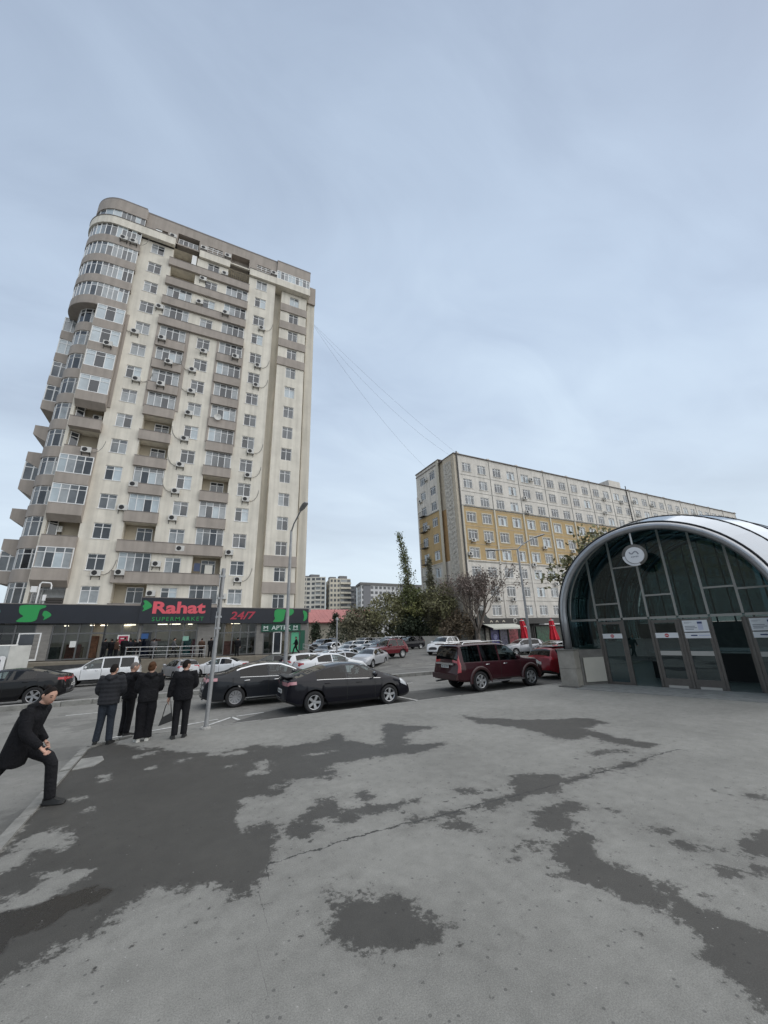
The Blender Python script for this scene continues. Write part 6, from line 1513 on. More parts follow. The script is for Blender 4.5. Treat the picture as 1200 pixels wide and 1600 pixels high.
round_tree('bushy_tree', 'low brownish bushy tree behind the white car, beneath the bare tree', 36.8, 49.0, 5.2, 5.6, LEAF_B, 25, 0.18, 3, dense=170)
round_tree('bushy_tree', 'dark undergrowth tree behind the low pale wall', 32.6, 56.2, 4.6, 7.5, LEAF_D, 26, 0.2, 3, dense=230)
round_tree('green_tree', 'green tree whose crown shows above the arch of the glass pavilion', 33.3, 22.8, 11.2, 4.6, LEAF_O, 31, 0.24, 3, group=None, dense=80)
def conifer(x, y, h, w, seed, label):
    rr = random.Random(seed); g = gz(x, y); t = thing('conifer', label, 'tree', (x, y, g), 0, 'dark conifers before the red roofed hall')
    MB().tube([(x, y, g), (x, y, g + h)], [0.12, 0.02], 6, cap=False).build('trunk', BARK, t)
    cm = MB()
    for i in range(260):
        f = rr.random() ** 0.8; r = w / 2 * (1.05 - f) * rr.uniform(0.3, 1.1); a = rr.uniform(0, 6.28)
        c = Vector((x + r * math.cos(a), y + r * math.sin(a), g + h * (0.06 + 0.94 * f)))
        leaves(cm, [c + Vector((rr.gauss(0, .2), rr.gauss(0, .2), rr.gauss(0, .2))) for _ in range(5)], 0.22, rr, 1)
    cm.build('crown', LEAF_D, t, recalc=False)
conifer(*at(0.300, 88), 4.6, 3.6, 41, 'left and smallest of the dark conifers, beside the shop corner')
conifer(*at(0.353, 86), 6.4, 4.8, 42, 'pointed dark conifer in the middle, before the red roofed hall')
conifer(*at(0.392, 88), 6.8, 5.6, 43, 'dark conifer nearest the bushy trees, with a second thin tip')

# block behind the photographer: only its mirror image in the pavilion glass is seen
far_block('apartment_block', 'apartment block behind the photographer, mirrored in the pavilion glass', ((-58, 26), (-58, -34), (-72, 26)), 21, 7, mat('dull_brick', (0.13, 0.115, 0.10), 0.9, var=0.2, vscale=0.4), FARW, mat('far_roof', (0, 0, 0)), (16, 4), (), 0.5)
# ================================================================== VEHICLES
def paint(name, c, rough=0.3, metal=0.0):
    m = mat('paint_' + name, c, 0.45, metal=metal, coat=1.0, spec=0.12, var=0.06, vscale=2)
    m.node_tree.nodes['Principled BSDF'].inputs['Coat Roughness'].default_value = 0.05; m.node_tree.nodes['Principled BSDF'].inputs['Coat IOR'].default_value = 1.32
    return m
CARGLASS_D = glass('privacy_glass', (0.035, 0.04, 0.045), 0.85, 0.02, fmin=-0.01)
CARGLASS = glass('car_glass', (0.58, 0.65, 0.65), 0.8, 0.02, fmin=0.0)
TRIMB = mat('black_trim', (0.022, 0.022, 0.024), 0.55)
CHROME = mat('chrome', (0.62, 0.63, 0.64), 0.18, metal=0.95)
ALLOY = mat('alloy', (0.50, 0.51, 0.52), 0.32, metal=0.75)
ALLOYD = mat('dark_alloy', (0.36, 0.36, 0.37), 0.35, metal=0.75)
TAIL = mat('tail_lamp', (0.36, 0.012, 0.02), 0.2, coat=0.6)
TAILP = mat('clear_tail_lamp', (0.44, 0.20, 0.22), 0.2, coat=0.6)
HEAD = mat('head_lamp', (0.50, 0.52, 0.54), 0.15, coat=0.8, spec=0.8)
PLATE = mat('number_plate', (0.62, 0.62, 0.60), 0.5)
SEATM = mat('seat_fabric', (0.05, 0.05, 0.052), 0.9)
UNDER = mat('underbody', (0.010, 0.010, 0.010), 0.9)

def wheel_meshes(R, w, spokes, style=0, rim=ALLOY):
    """outer side faces -y"""
    t = MB().lathe([(R * 0.60, 0.02), (R * 0.66, -w * 0.46), (R * 0.90, -w / 2), (R * 0.985, -w * 0.42), (R, -w * 0.2), (R, w * 0.3), (R * 0.95, w / 2), (R * 0.6, w / 2)], 28).mesh('tyre', RUBBER, 'all')
    m = MB(); rr = R * 0.665
    m.slot(0).lathe([(rr * 1.01, -w * 0.44), (rr * 0.97, -w * 0.47), (rr * 0.90, -w * 0.42), (rr * 0.88, w * 0.1)], 28)
    for s in range(spokes):
        a = 2 * math.pi * (s + 0.25) / spokes
        ca, sa = math.cos(a), math.sin(a)
        def P(r, q, y): return (r * ca - q * sa, y, r * sa + q * ca)
        a0, a1 = (0.10, 0.135) if style == 0 else (0.05, 0.06)
        for sgn in ((0,) if style == 0 else (-1, 1)):
            o0, o1 = sgn * 0.02, sgn * R * 0.10
            v = [P(rr * .12, o0 - R * a0, -w * .40), P(rr * .95, o1 - R * a1, -w * .45), P(rr * .95, o1 + R * a1, -w * .45), P(rr * .12, o0 + R * a0, -w * .40),
                 P(rr * .12, o0 - R * a0, -w * .2), P(rr * .95, o1 - R * a1, -w * .25), P(rr * .95, o1 + R * a1, -w * .25), P(rr * .12, o0 + R * a0, -w * .2)]
            m.slot(0).add(v, [(0, 1, 2, 3), (0, 4, 5, 1), (1, 5, 6, 2), (2, 6, 7, 3), (3, 7, 4, 0)])
    m.slot(0).lathe([(0.0, -w * .43), (rr * .16, -w * .43), (rr * .22, -w * .38), (rr * .24, -w * .2)], 14)
    m.slot(1).lathe([(0.0, -w * .12), (rr * .89, -w * .12)], 20)
    return t, m.mesh('rim', [rim, UNDER], True)

class Car:
    """lofted body: cross-sections along the car, faces sorted into body, panes, lamps and trim"""
    def __init__(s, name, **k):
        s.name = name; s.k = k; s.parts = {}; s.meshes = None
    def make(s):
        k = s.k; L, Wd, H = k['L'], k['W'], k['H']; hw = Wd / 2
        R = k.get('R', 0.33); xr, xf = k['xr'], k['xf']; ra = R + k.get('gap', 0.055)
        top = k['top']; belt = k['belt']; sill = k.get('sill', 0.22); roofw = k.get('roofw', 0.60) ; crown = k.get('crown', 0.055)
        plan = k.get('plan', [(0, 0.80), (0.12, 0.90), (0.45, 0.975), (1.0, 1.0), (L - 1.1, 1.0), (L - 0.5, 0.955), (L - 0.15, 0.83), (L, 0.70)])
        rearx = k.get('rearx', [(0.2, 0.07), (0.45, 0.0), (0.65, 0.02), (0.9, 0.09), (1.2, 0.13)])
        frontx = k.get('frontx', [(0.15, 0.10), (0.3, 0.0), (0.5, 0.01), (0.7, 0.10), (0.9, 0.2)])
        bot = k.get('bot', [(0, 0.36), (0.35, 0.24), (0.8, sill), (L - 0.9, sill), (L - 0.3, 0.22), (L, 0.26)])
        # stations, dense near wheels and ends, exact at seams
        st = set(np.round(np.linspace(0, L, 44), 3)) | {0.03, 0.07, 0.13, L - 0.03, L - 0.07, L - 0.13}
        for xa in (xr, xf):
            for a in np.linspace(0, math.pi, 17): st.add(round(xa - ra * math.cos(a), 3))
        for xs_ in k.get('seams', []):
            st |= {round(xs_ - 0.010, 3), round(xs_ + 0.010, 3)}
        for a, b in k['side_glass']: st |= {round(a, 3), round(b, 3)}
        for key in ('windscreen', 'rear_glass'): st |= {round(v, 3) for v in k[key]}
        for _, a, b, _, _ in k.get('lamps', []): st |= {round(a, 3), round(b, 3)}
        xs = sorted(v for v in st if 0 <= v <= L)
        out_ = [xs[0]]
        keep = {round(v, 3) for ab in k['side_glass'] for v in ab} | {round(v, 3) for key in ('windscreen', 'rear_glass') for v in k[key]} | {round(q + d, 3) for q in k.get('seams', []) for d in (-.01, .01)}
        for v in xs[1:]:
            if v - out_[-1] > 0.012 or v in keep: out_.append(v)
        xs = out_; xs[-1] = L
        NR = 12
        rows = []
        for x in xs:
            w = hw * lerp_list(plan, x); zt = lerp_list(top, x); zb = lerp_list(belt, x); z0 = lerp_list(bot, x)
            ze = zt - crown; zb = min(zb, ze - 0.03)
            zmid = sill + (zb - sill) * 0.50
            hfrac = max(0.0, (ze - zb) / max(0.2, (H - crown - k['beltref'])))
            wr = w * 0.945 + (hw * roofw / 0.5 * 0.5 - w * 0.945) * min(1, hfrac) if False else w * 0.945 - (w * 0.945 - hw * roofw * 1.0) * min(1.0, hfrac)
            fl_ = 0.012 * max(0, 1 - abs(x - xr) / (ra * 1.3)) + 0.012 * max(0, 1 - abs(x - xf) / (ra * 1.3))
            sec = [(0.0, z0), (w * 0.93, z0), (w * 0.985, z0 + 0.07), (w * 0.990 + fl_, z0 + (zmid - z0) * 0.55), (w * 1.0 + fl_, zmid + 0.02), (w * 0.992 + fl_ * .5, zb - 0.10), (w * 0.955, zb - 0.012),
                   (w * 0.945, zb), (wr, ze - min(0.035, (ze - zb) * .3)), (wr - min(0.05, wr * .1), ze + crown * 0.12), (wr * 0.55, zt - crown * 0.22), (0.0, zt)]
            arch = 0
            for xa in (xr, xf):
                dd = abs(x - xa)
                if dd < ra: arch = max(arch, R + math.sqrt(max(0, ra * ra - dd * dd)) * k.get('archk', 1.0))
            if arch:
                for i in range(0, 5):
                    if sec[i][1] < arch: sec[i] = (sec[i][0] if i else 0.0, arch + 0.001 * i)
                    if i == 1: sec[1] = (w * 0.955, sec[1][1])
            rows.append(sec)
        V = []
        def wx(x, z):
            a = max(0.0, 1 - x / 0.45) ** 2; b = max(0.0, 1 - (L - x) / 0.5) ** 2
            return x + a * lerp_list(rearx, z) - b * lerp_list(frontx, z)
        for x, sec in zip(xs, rows):
            for y, z in sec: V.append((wx(x, z) - L / 2, y, z))
            for y, z in sec: V.append((wx(x, z) - L / 2, -y, z))
        groups = {}
        def face(g, f): groups.setdefault(g, []).append(f)
        n2 = 2 * NR
        for i in range(len(xs) - 1):
            xm = (xs[i] + xs[i + 1]) / 2
            seam = any(abs(xm - q) < 0.010 for q in k.get('seams', []))
            for r in range(NR - 1):
                zc_ = (rows[i][r][1] + rows[i][r + 1][1] + rows[i + 1][r][1] + rows[i + 1][r + 1][1]) / 4
                for side in (0, 1):
                    o = side * NR
                    a, b, c, d = i * n2 + o + r, (i + 1) * n2 + o + r, (i + 1) * n2 + o + r + 1, i * n2 + o + r + 1
                    f = (a, b, c, d) if side else (d, c, b, a)
                    g = 'body'
                    if r == 0: g = 'underbody'
                    elif r == 1 and k.get('lower_trim', True): g = 'lower_trim'
                    elif seam and 1 < r < 6: g = 'panel_gap'
                    if r in (7,) :
                        for j, (p, q) in enumerate(k['side_glass']):
                            if p < xm < q and rows[i][8][1] - rows[i][7][1] > 0.02: g = 'side_window%d_%d' % (j, side)
                        if g == 'body' and k.get('black_pillar') and k['side_glass'][0][0] < xm < k['side_glass'][-1][1]: g = 'pillar_trim'
                    if r == 6 and k.get('belt_chrome') and k['side_glass'][0][0] < xm < k['belt_chrome']: g = 'belt_trim'
                    if r in (9, 10):
                        if k['windscreen'][0] < xm < k['windscreen'][1]: g = 'windscreen'
                        if k['rear_glass'][0] < xm < k['rear_glass'][1]: g = 'rear_window'
                    if r == 8 and k.get('chrome_rail') and k['side_glass'][0][0] - .1 < xm < k['side_glass'][-1][1] + .05: g = 'window_trim'
                    for nm, p, q, z0_, z1_ in k.get('lamps', []):
                        if p <= xm <= q and z0_ < zc_ < z1_ and 1 < r < 10 and g in ('body', 'panel_gap'): g = nm + str(side)
                    face(g, f)
        # ends: fill between left and right with five columns
        for end in (0, 1):
            i = 0 if end == 0 else len(xs) - 1
            base = len(V); cols = 7
            for r in range(NR):
                y, z = rows[i][r]; x = wx(xs[i], z) - L / 2
                for c in range(cols):
                    u = 1 - 2 * c / (cols - 1)
                    bulge = k.get('bulge', 0.07) * (1 - u * u) * (-1 if end == 0 else 1)
                    V.append((x + bulge, y * u, z))
            for r in range(NR - 1):
                zc_ = (rows[i][r][1] + rows[i][r + 1][1]) / 2
                for c in range(cols - 1):
                    a, b, c2, d = base + r * cols + c, base + r * cols + c + 1, base + (r + 1) * cols + c + 1, base + (r + 1) * cols + c
                    f = (a, b, c2, d) if end == 1 else (d, c2, b, a)
                    g = 'body'
                    if r <= 1: g = 'lower_trim'
                    for nm, c0, c1, z0_, z1_ in k.get('rear_zones' if end == 0 else 'front_zones', []):
                        if c0 <= c <= c1 and z0_ < zc_ < z1_: g = nm
                    face(g, f)
        s.res = {}
        MM = {'body': None, 'underbody': UNDER, 'lower_trim': k.get('lower_mat', TRIMB), 'panel_gap': UNDER, 'pillar_trim': TRIMB, 'belt_trim': CHROME, 'window_trim': CHROME,
              'windscreen': CARGLASS, 'rear_window': CARGLASS_D, 'grille': TRIMB, 'tail_panel': TRIMB}
        for g, fs in groups.items():
            used = sorted({v for f in fs for v in f}); mp_ = {v: i for i, v in enumerate(used)}
            nm = g.rstrip('01234567_') if g.startswith(('side_window', 'tail_lamp', 'head_lamp')) else g
            if g.startswith('side_window'):
                j = int(g[11]); m = CARGLASS if j == len(k['side_glass']) - 1 or not k.get('privacy', True) else CARGLASS_D
                if j == k.get('front_glass', len(k['side_glass']) - 1): m = CARGLASS
                else: m = CARGLASS_D if k.get('privacy', True) else CARGLASS
            elif g.startswith('tail_lamp'): m = k.get('tail_mat', TAIL)
            elif g.startswith('head_lamp'): m = HEAD
            else: m = MM.get(g)
            me = bpy.data.meshes.new(nm); me.from_pydata([V[v] for v in used], [], [tuple(mp_[v] for v in f) for f in fs])
            bm = bmesh.new(); bm.from_mesh(me); bmesh.ops.remove_doubles(bm, verts=bm.verts, dist=0.0005)
            bmesh.ops.dissolve_degenerate(bm, edges=bm.edges, dist=0.0005)
            bm.to_mesh(me); bm.free()
            me.materials.append(m if m else UNDER)
            me.polygons.foreach_set('use_smooth', [True] * len(me.polygons)); me.set_sharp_from_angle(angle=R_(34)); me.update()
            s.res[g] = (nm, me, m is None)
        s.tyre, s.rim = wheel_meshes(R, k.get('tw', 0.22), k.get('spokes', 5), k.get('style', 0), k.get('rim', ALLOY))
        extras = []
        def ex(nm, mb, m, smooth=True): extras.append((nm, mb.mesh(nm, m if m else UNDER, smooth), m is None))
        # mirrors, handles, plate, seats
        xm_ = k.get('mirror_x', k['side_glass'][-1][1] - 0.12); zb = lerp_list(belt, xm_)
        for sd in (-1, 1):
            mb = MB(); y = sd * (hw * 0.955)
            mb.tube([(xm_ - L / 2, y, zb + 0.05), (xm_ - L / 2 - 0.02, y + sd * 0.07, zb + 0.08)], 0.03, 6)
            mb.tube([(xm_ - L / 2 - 0.03, y + sd * 0.05, zb + 0.12), (xm_ - L / 2 - 0.03, y + sd * 0.10, zb + 0.125), (xm_ - L / 2 - 0.02, y + sd * 0.21, zb + 0.12), (xm_ - L / 2 - 0.01, y + sd * 0.25, zb + 0.11)], [0.05, 0.085, 0.085, 0.04], 8)
            ex('wing_mirror', mb, None)
            for hx in k.get('handles', []):
                z = lerp_list(belt, hx) - 0.12; w = hw * lerp_list(plan, hx)
                mb = MB(); mb.tube([(hx - L / 2 - 0.09, sd * (w * 0.985 + 0.012), z), (hx - L / 2 - 0.05, sd * (w * 0.99 + 0.03), z + .005), (hx - L / 2 + 0.07, sd * (w * 0.99 + 0.03), z + .008), (hx - L / 2 + 0.10, sd * (w * 0.985 + 0.012), z + .006)], 0.015, 6)
                ex('door_handle', mb, k.get('handle_mat', None))
        zp = k.get('plate_z', 0.62); xp = lerp_list(rearx, zp) - L / 2 - k.get('bulge', 0.07) - 0.022
        mb = MB().box(xp, xp + 0.015, -0.26, 0.26, zp - 0.06, zp + 0.06); ex('number_plate', mb, PLATE, False)
        mb = MB()
        for q, w_ in ((-0.18, .03), (-0.12, .03), (-0.03, .03), (0.03, .03), (0.12, .03), (0.18, .03)): mb.box(xp - 0.004, xp - 0.001, q - w_ / 2, q + w_ / 2, zp - 0.03, zp + 0.03)
        ex('plate_characters', mb, TRIMB, False)
        if k.get('seats', True):
            zf = sill + 0.12
            for q in (k['side_glass'][-1][0] - 0.05 if len(k['side_glass']) > 1 else 1.6, k['side_glass'][0][0] + 0.55):
                for sd in (-1, 1):
                    mb = MB(); xx = q - L / 2; yc = sd * hw * 0.42
                    mb.box(xx, xx + 0.5, yc - 0.24, yc + 0.24, zf, zf + 0.28)
                    mb.add([(xx - 0.22, yc - 0.24, zf + 0.78), (xx - 0.08, yc - 0.24, zf + 0.78), (xx + 0.1, yc - 0.24, zf + 0.2), (xx - 0.04, yc - 0.24, zf + 0.2), (xx - 0.22, yc + 0.24, zf + 0.78), (xx - 0.08, yc + 0.24, zf + 0.78), (xx + 0.1, yc + 0.24, zf + 0.2), (xx - 0.04, yc + 0.24, zf + 0.2)],
                           [(0, 1, 2, 3), (7, 6, 5, 4), (0, 4, 5, 1), (1, 5, 6, 2), (2, 6, 7, 3), (3, 7, 4, 0)])
                    hz_ = min(zf + 1.05, lerp_list(top, q - 0.2) - 0.16); mb.box(xx - 0.24, xx - 0.14, yc - 0.13, yc + 0.13, hz_ - 0.18, hz_); ex('seat', mb, SEATM, False)
            mb = MB(); mb.box(0.6 - L / 2, k['windscreen'][0] - L / 2 + .2, -hw * .8, hw * .8, zf - 0.1, zf - 0.06); mb.box(k['windscreen'][0] - 0.55 - L / 2, k['windscreen'][0] - L / 2, -hw * .8, hw * .8, zf, lerp_list(belt, k['windscreen'][0]) - 0.06)
            ex('dashboard', mb, SEATM, False)
        for nm, fn, m, sm in k.get('extras', []):
            mb = MB(); fn(mb); ex(nm, mb, m, sm)
        s.extras = extras
        return s
    def place(s, name, label, x, y, ang, paint_m, group='cars parked across the street', z=None, cat='car', tilt=0.0, under=0.0):
        k = s.k; g = gz(x, y) + 0.012 if z is None else z
        t = thing(name, label, cat, (x, y, g), R_(ang), group)
        def ch(nm, me, painted):
            o = bpy.data.objects.new(nm, me); COL.objects.link(o); o.parent = t
            if painted:
                o.material_slots[0].link = 'OBJECT'; o.material_slots[0].material = paint_m
            return o
        for nm, me, p in s.res.values(): ch(nm, me, p)
        for nm, me, p in s.extras: ch(nm, me, p)
        L, hw, R = k['L'], k['W'] / 2, k.get('R', 0.33); tw = k.get('tw', 0.22)
        for xa in (k['xr'], k['xf']):
            for sd in (-1, 1):
                wv = bpy.data.objects.new('wheel', None); COL.objects.link(wv); wv.parent = t; wv.empty_display_size = 0.1
                wv.location = (xa - L / 2, sd * (hw - tw / 2 - 0.015), R); wv.rotation_euler = (0, 0, 0 if sd < 0 else math.pi)
                a = bpy.data.objects.new('tyre', s.tyre); COL.objects.link(a); a.parent = wv
                b = bpy.data.objects.new('rim', s.rim); COL.objects.link(b); b.parent = wv; b.rotation_euler = (0, rnd.uniform(0, 6), 0)
        return t

def bars(boxes):
    def fn(mb):
        for b in boxes: mb.box(*b)
    return fn
# ---- the dark liftback in front
volt = Car('liftback', L=4.50, W=1.79, H=1.44, R=0.325, xr=0.88, xf=3.565, beltref=0.94, spokes=5, roofw=0.60, crown=0.06,
    top=[(0, 1.02), (0.10, 1.085), (0.25, 1.10), (0.45, 1.14), (0.9, 1.27), (1.4, 1.385), (1.9, 1.435), (2.35, 1.43), (2.75, 1.36), (3.2, 1.17), (3.5, 1.03), (3.75, 0.97), (4.2, 0.85), (4.42, 0.72), (4.5, 0.62)],
    belt=[(0, 0.97), (0.5, 0.985), (1.2, 0.98), (2.4, 0.935), (3.2, 0.90), (3.7, 0.88), (4.5, 0.60)], side_glass=[(1.02, 1.62), (1.66, 2.30)] and [(0.95, 1.98), (2.05, 3.10)],
    windscreen=(2.62, 3.45), rear_glass=(0.30, 1.35), seams=[1.99, 3.02, 3.28], handles=[1.30, 2.42], handle_mat=None, privacy=True, belt_chrome=3.25, belt_h=0,
    lamps=[('tail_lamp', 0.0, 0.30, 0.76, 0.93), ('head_lamp', 4.05, 4.40, 0.60, 0.80)], tail_mat=TAILP,
    rear_zones=[('tail_lamp0', 0, 1, 0.78, 0.95), ('tail_lamp1', 4, 5, 0.78, 0.95), ('tail_panel', 2, 3, 0.80, 0.95), ('lower_trim', 0, 5, 0.0, 0.40)],
    front_zones=[('grille', 1, 4, 0.30, 0.62)], rearx=[(0.2, 0.12), (0.42, 0.0), (0.62, 0.02), (0.72, 0.07), (0.95, 0.03), (1.05, 0.0), (1.2, 0.1)], plate_z=0.66,
    black_pillar=True,
    extras=[('rear_spoiler', bars([(-2.27, -2.02, -0.68, 0.68, 1.085, 1.115)]), TRIMB, False), ('side_crease', bars([(-1.1, 1.25, -0.905, -0.893, 0.43, 0.45), (-1.1, 1.25, 0.893, 0.905, 0.43, 0.45)]), None, False)]).make()
camry = Car('saloon', L=4.90, W=1.84, H=1.45, R=0.335, xr=1.10, xf=3.92, beltref=0.95, spokes=10, style=1, rim=ALLOYD, roofw=0.585, chrome_rail=True,
    top=[(0, 0.98), (0.08, 1.09), (0.3, 1.12), (0.55, 1.13), (0.75, 1.16), (1.25, 1.33), (1.75, 1.425), (2.2, 1.45), (2.7, 1.42), (3.1, 1.29), (3.6, 1.08), (4.0, 0.99), (4.5, 0.90), (4.78, 0.76), (4.9, 0.64)],
    belt=[(0, 1.00), (0.8, 1.0), (1.5, 0.985), (2.8, 0.95), (3.6, 0.92), (4.3, 0.84), (4.9, 0.62)], side_glass=[(1.22, 2.20), (2.27, 3.28)],
    windscreen=(2.85, 3.68), rear_glass=(0.72, 1.50), seams=[0.98, 2.235, 3.38], handles=[1.45, 2.52], handle_mat=CHROME, belt_chrome=3.35,
    lamps=[('tail_lamp', 0.0, 0.46, 0.86, 1.0), ('head_lamp', 4.35, 4.78, 0.64, 0.82)], tail_mat=TAILP,
    rear_zones=[('tail_lamp0', 0, 1, 0.84, 0.99), ('tail_lamp1', 4, 5, 0.84, 0.99), ('lower_trim', 0, 5, 0.0, 0.36)], front_zones=[('grille', 0, 5, 0.28, 0.66)], plate_z=0.74,
    extras=[('sill_strip', bars([(-1.0, 1.12, -0.925, -0.905, 0.275, 0.31), (-1.0, 1.12, 0.905, 0.925, 0.275, 0.31)]), CHROME, False), ('exhaust_trim', bars([(-2.455, -2.40, -0.72, -0.42, 0.26, 0.33), (-2.455, -2.40, 0.42, 0.72, 0.26, 0.33)]), CHROME, False)]).make()
def flare(mb):
    for xa in (1.12 - 2.425, 3.91 - 2.425):
        for sd in (-1, 1):
            n = 18; A = np.linspace(-0.12, math.pi + 0.12, n); v = []
            for a in A:
                for r, y in ((0.45, 0.90), (0.455, 0.965), (0.53, 0.975), (0.575, 0.935), (0.575, 0.89)): v.append((xa - r * math.cos(a), sd * y, 0.385 + r * 1.02 * math.sin(a)))
            mb.add(v, [(i * 5 + j, i * 5 + j + 1, (i + 1) * 5 + j + 1, (i + 1) * 5 + j) for i in range(n - 1) for j in range(4)])
gx = Car('off_roader', L=4.85, W=1.86, H=1.86, R=0.385, tw=0.26, gap=0.075, xr=1.12, xf=3.91, beltref=1.13, spokes=6, roofw=0.76, crown=0.05, sill=0.36,
    bot=[(0, 0.46), (0.35, 0.40), (0.8, 0.40), (3.6, 0.40), (4.4, 0.40), (4.85, 0.42)],
    top=[(0, 1.16), (0.02, 1.22), (0.17, 1.66), (0.24, 1.80), (0.40, 1.835), (1.2, 1.86), (2.3, 1.855), (2.75, 1.80), (3.1, 1.56), (3.45, 1.28), (3.7, 1.22), (4.4, 1.15), (4.72, 1.02), (4.85, 0.86)],
    belt=[(0, 1.14), (2.0, 1.13), (3.4, 1.11), (4.2, 1.06), (4.85, 0.84)], side_glass=[(0.34, 1.22), (1.30, 2.18), (2.26, 3.26)], front_glass=2,
    windscreen=(2.72, 3.42), rear_glass=(0.03, 0.20), seams=[1.26, 2.22, 3.35], handles=[1.52, 2.48], handle_mat=CHROME, mirror_x=3.16,
    plan=[(0, 0.90), (0.10, 0.955), (0.35, 0.985), (1.0, 1.0), (3.9, 1.0), (4.4, 0.97), (4.7, 0.88), (4.85, 0.76)], rearx=[(0.3, 0.08), (0.5, 0.0), (0.72, 0.0), (0.8, 0.07), (1.2, 0.09), (1.8, 0.02)],
    frontx=[(0.3, 0.10), (0.45, 0.0), (0.7, 0.01), (0.8, 0.06), (1.2, 0.12)], lower_mat=mat('paint_flare', (0.040, 0.014, 0.015), 0.4),
    lamps=[('tail_lamp', 0.0, 0.15, 0.88, 1.30), ('head_lamp', 4.35, 4.72, 0.80, 1.02)],
    rear_zones=[('rear_window', 0, 5, 1.16, 1.80), ('lower_trim', 0, 5, 0.0, 0.50)], front_zones=[('grille', 1, 4, 0.66, 0.92)], plate_z=0.98, bulge=0.05,
    extras=[('fender_flare', flare, mat('paint_flare', (0, 0, 0)), True), ('roof_rail', lambda mb: [mb.tube([(-1.95, sd * 0.66, 1.80), (-1.85, sd * 0.66, 1.90), (0.1, sd * 0.66, 1.915), (0.28, sd * 0.66, 1.83)], 0.022, 6) for sd in (-1, 1)], CHROME, True),
            ('rear_spoiler', bars([(-2.42, -2.16, -0.66, 0.66, 1.815, 1.85)]), None, False), ('plate_garnish', bars([(-2.455, -2.40, -0.60, 0.60, 1.05, 1.12)]), CHROME, False),
            ('running_board', bars([(-0.92, 1.02, -0.97, -0.80, 0.33, 0.38), (-0.92, 1.02, 0.80, 0.97, 0.33, 0.38)]), ALLOYD, False),
            ('rear_bumper', bars([(-2.50, -2.36, -0.84, 0.84, 0.50, 0.70)]), mat('paint_flare', (0, 0, 0)), False), ('exhaust', lambda mb: mb.tube([(-2.5, 0.62, 0.36), (-1.6, 0.62, 0.40)], 0.035, 8), ALLOY, True),
            ('spare_hub', bars([(-1.7, -1.2, -0.3, 0.3, 0.40, 0.52)]), UNDER, False)]).make()
hatch = Car('hatchback', L=4.35, W=1.76, H=1.50, R=0.32, xr=0.80, xf=3.42, beltref=0.96, spokes=7, roofw=0.62,
    top=[(0, 1.02), (0.04, 1.10), (0.30, 1.36), (0.5, 1.44), (1.0, 1.49), (1.7, 1.50), (2.2, 1.45), (2.6, 1.33), (3.1, 1.09), (3.4, 1.01), (4.0, 0.90), (4.27, 0.74), (4.35, 0.64)],
    belt=[(0, 1.02), (1.0, 0.99), (2.5, 0.95), (3.2, 0.92), (3.8, 0.84), (4.35, 0.62)], side_glass=[(0.62, 1.62), (1.69, 2.84)], windscreen=(2.32, 3.18), rear_glass=(0.05, 0.36), seams=[1.655, 2.9],
    handles=[0.95, 1.95], lamps=[('tail_lamp', 0.0, 0.22, 0.82, 1.06), ('head_lamp', 3.85, 4.22, 0.62, 0.82)], rear_zones=[('rear_window', 1, 4, 1.02, 1.2), ('lower_trim', 0, 5, 0.0, 0.40)], front_zones=[('grille', 1, 4, 0.30, 0.66)], plate_z=0.75).make()
saloon = Car('saloon', L=4.60, W=1.78, H=1.45, R=0.32, xr=1.02, xf=3.70, beltref=0.95, spokes=6, roofw=0.60,
    top=[(0, 0.98), (0.08, 1.06), (0.55, 1.11), (0.75, 1.15), (1.2, 1.34), (1.65, 1.44), (2.1, 1.45), (2.6, 1.40), (2.95, 1.27), (3.4, 1.06), (3.8, 0.97), (4.3, 0.88), (4.5, 0.75), (4.6, 0.64)],
    belt=[(0, 0.99), (1.4, 0.975), (2.6, 0.94), (3.4, 0.91), (4.0, 0.83), (4.6, 0.62)], side_glass=[(1.15, 2.05), (2.12, 3.10)], windscreen=(2.68, 3.46), rear_glass=(0.72, 1.42), seams=[0.95, 2.085, 3.18],
    handles=[1.36, 2.35], lamps=[('tail_lamp', 0.0, 0.26, 0.80, 0.98), ('head_lamp', 4.05, 4.48, 0.64, 0.82)], rear_zones=[('tail_lamp0', 0, 0, 0.80, 0.98), ('tail_lamp1', 5, 5, 0.80, 0.98), ('lower_trim', 0, 5, 0.0, 0.36)], front_zones=[('grille', 1, 4, 0.30, 0.66)], plate_z=0.72).make()
coupe = Car('coupe', L=4.85, W=1.98, H=1.45, R=0.36, xr=1.05, xf=3.85, beltref=1.03, spokes=5, rim=ALLOYD, roofw=0.56,
    top=[(0, 1.02), (0.06, 1.12), (0.22, 1.15), (0.45, 1.19), (0.9, 1.32), (1.5, 1.43), (2.0, 1.455), (2.5, 1.42), (2.9, 1.30), (3.4, 1.11), (3.8, 1.03), (4.4, 0.93), (4.7, 0.78), (4.85, 0.66)],
    belt=[(0, 1.05), (1.4, 1.05), (2.8, 1.0), (3.5, 0.96), (4.2, 0.87), (4.85, 0.64)], side_glass=[(1.12, 2.05), (2.12, 3.18)], windscreen=(2.62, 3.46), rear_glass=(0.40, 1.30), seams=[1.0, 2.085, 3.26],
    handles=[1.4, 2.4], lamps=[('tail_lamp', 0.0, 0.34, 0.88, 1.04), ('head_lamp', 4.25, 4.7, 0.68, 0.86)], rear_zones=[('tail_lamp0', 0, 5, 0.88, 0.99), ('lower_trim', 0, 5, 0.0, 0.42)], front_zones=[('grille', 1, 4, 0.30, 0.70)], plate_z=0.70).make()
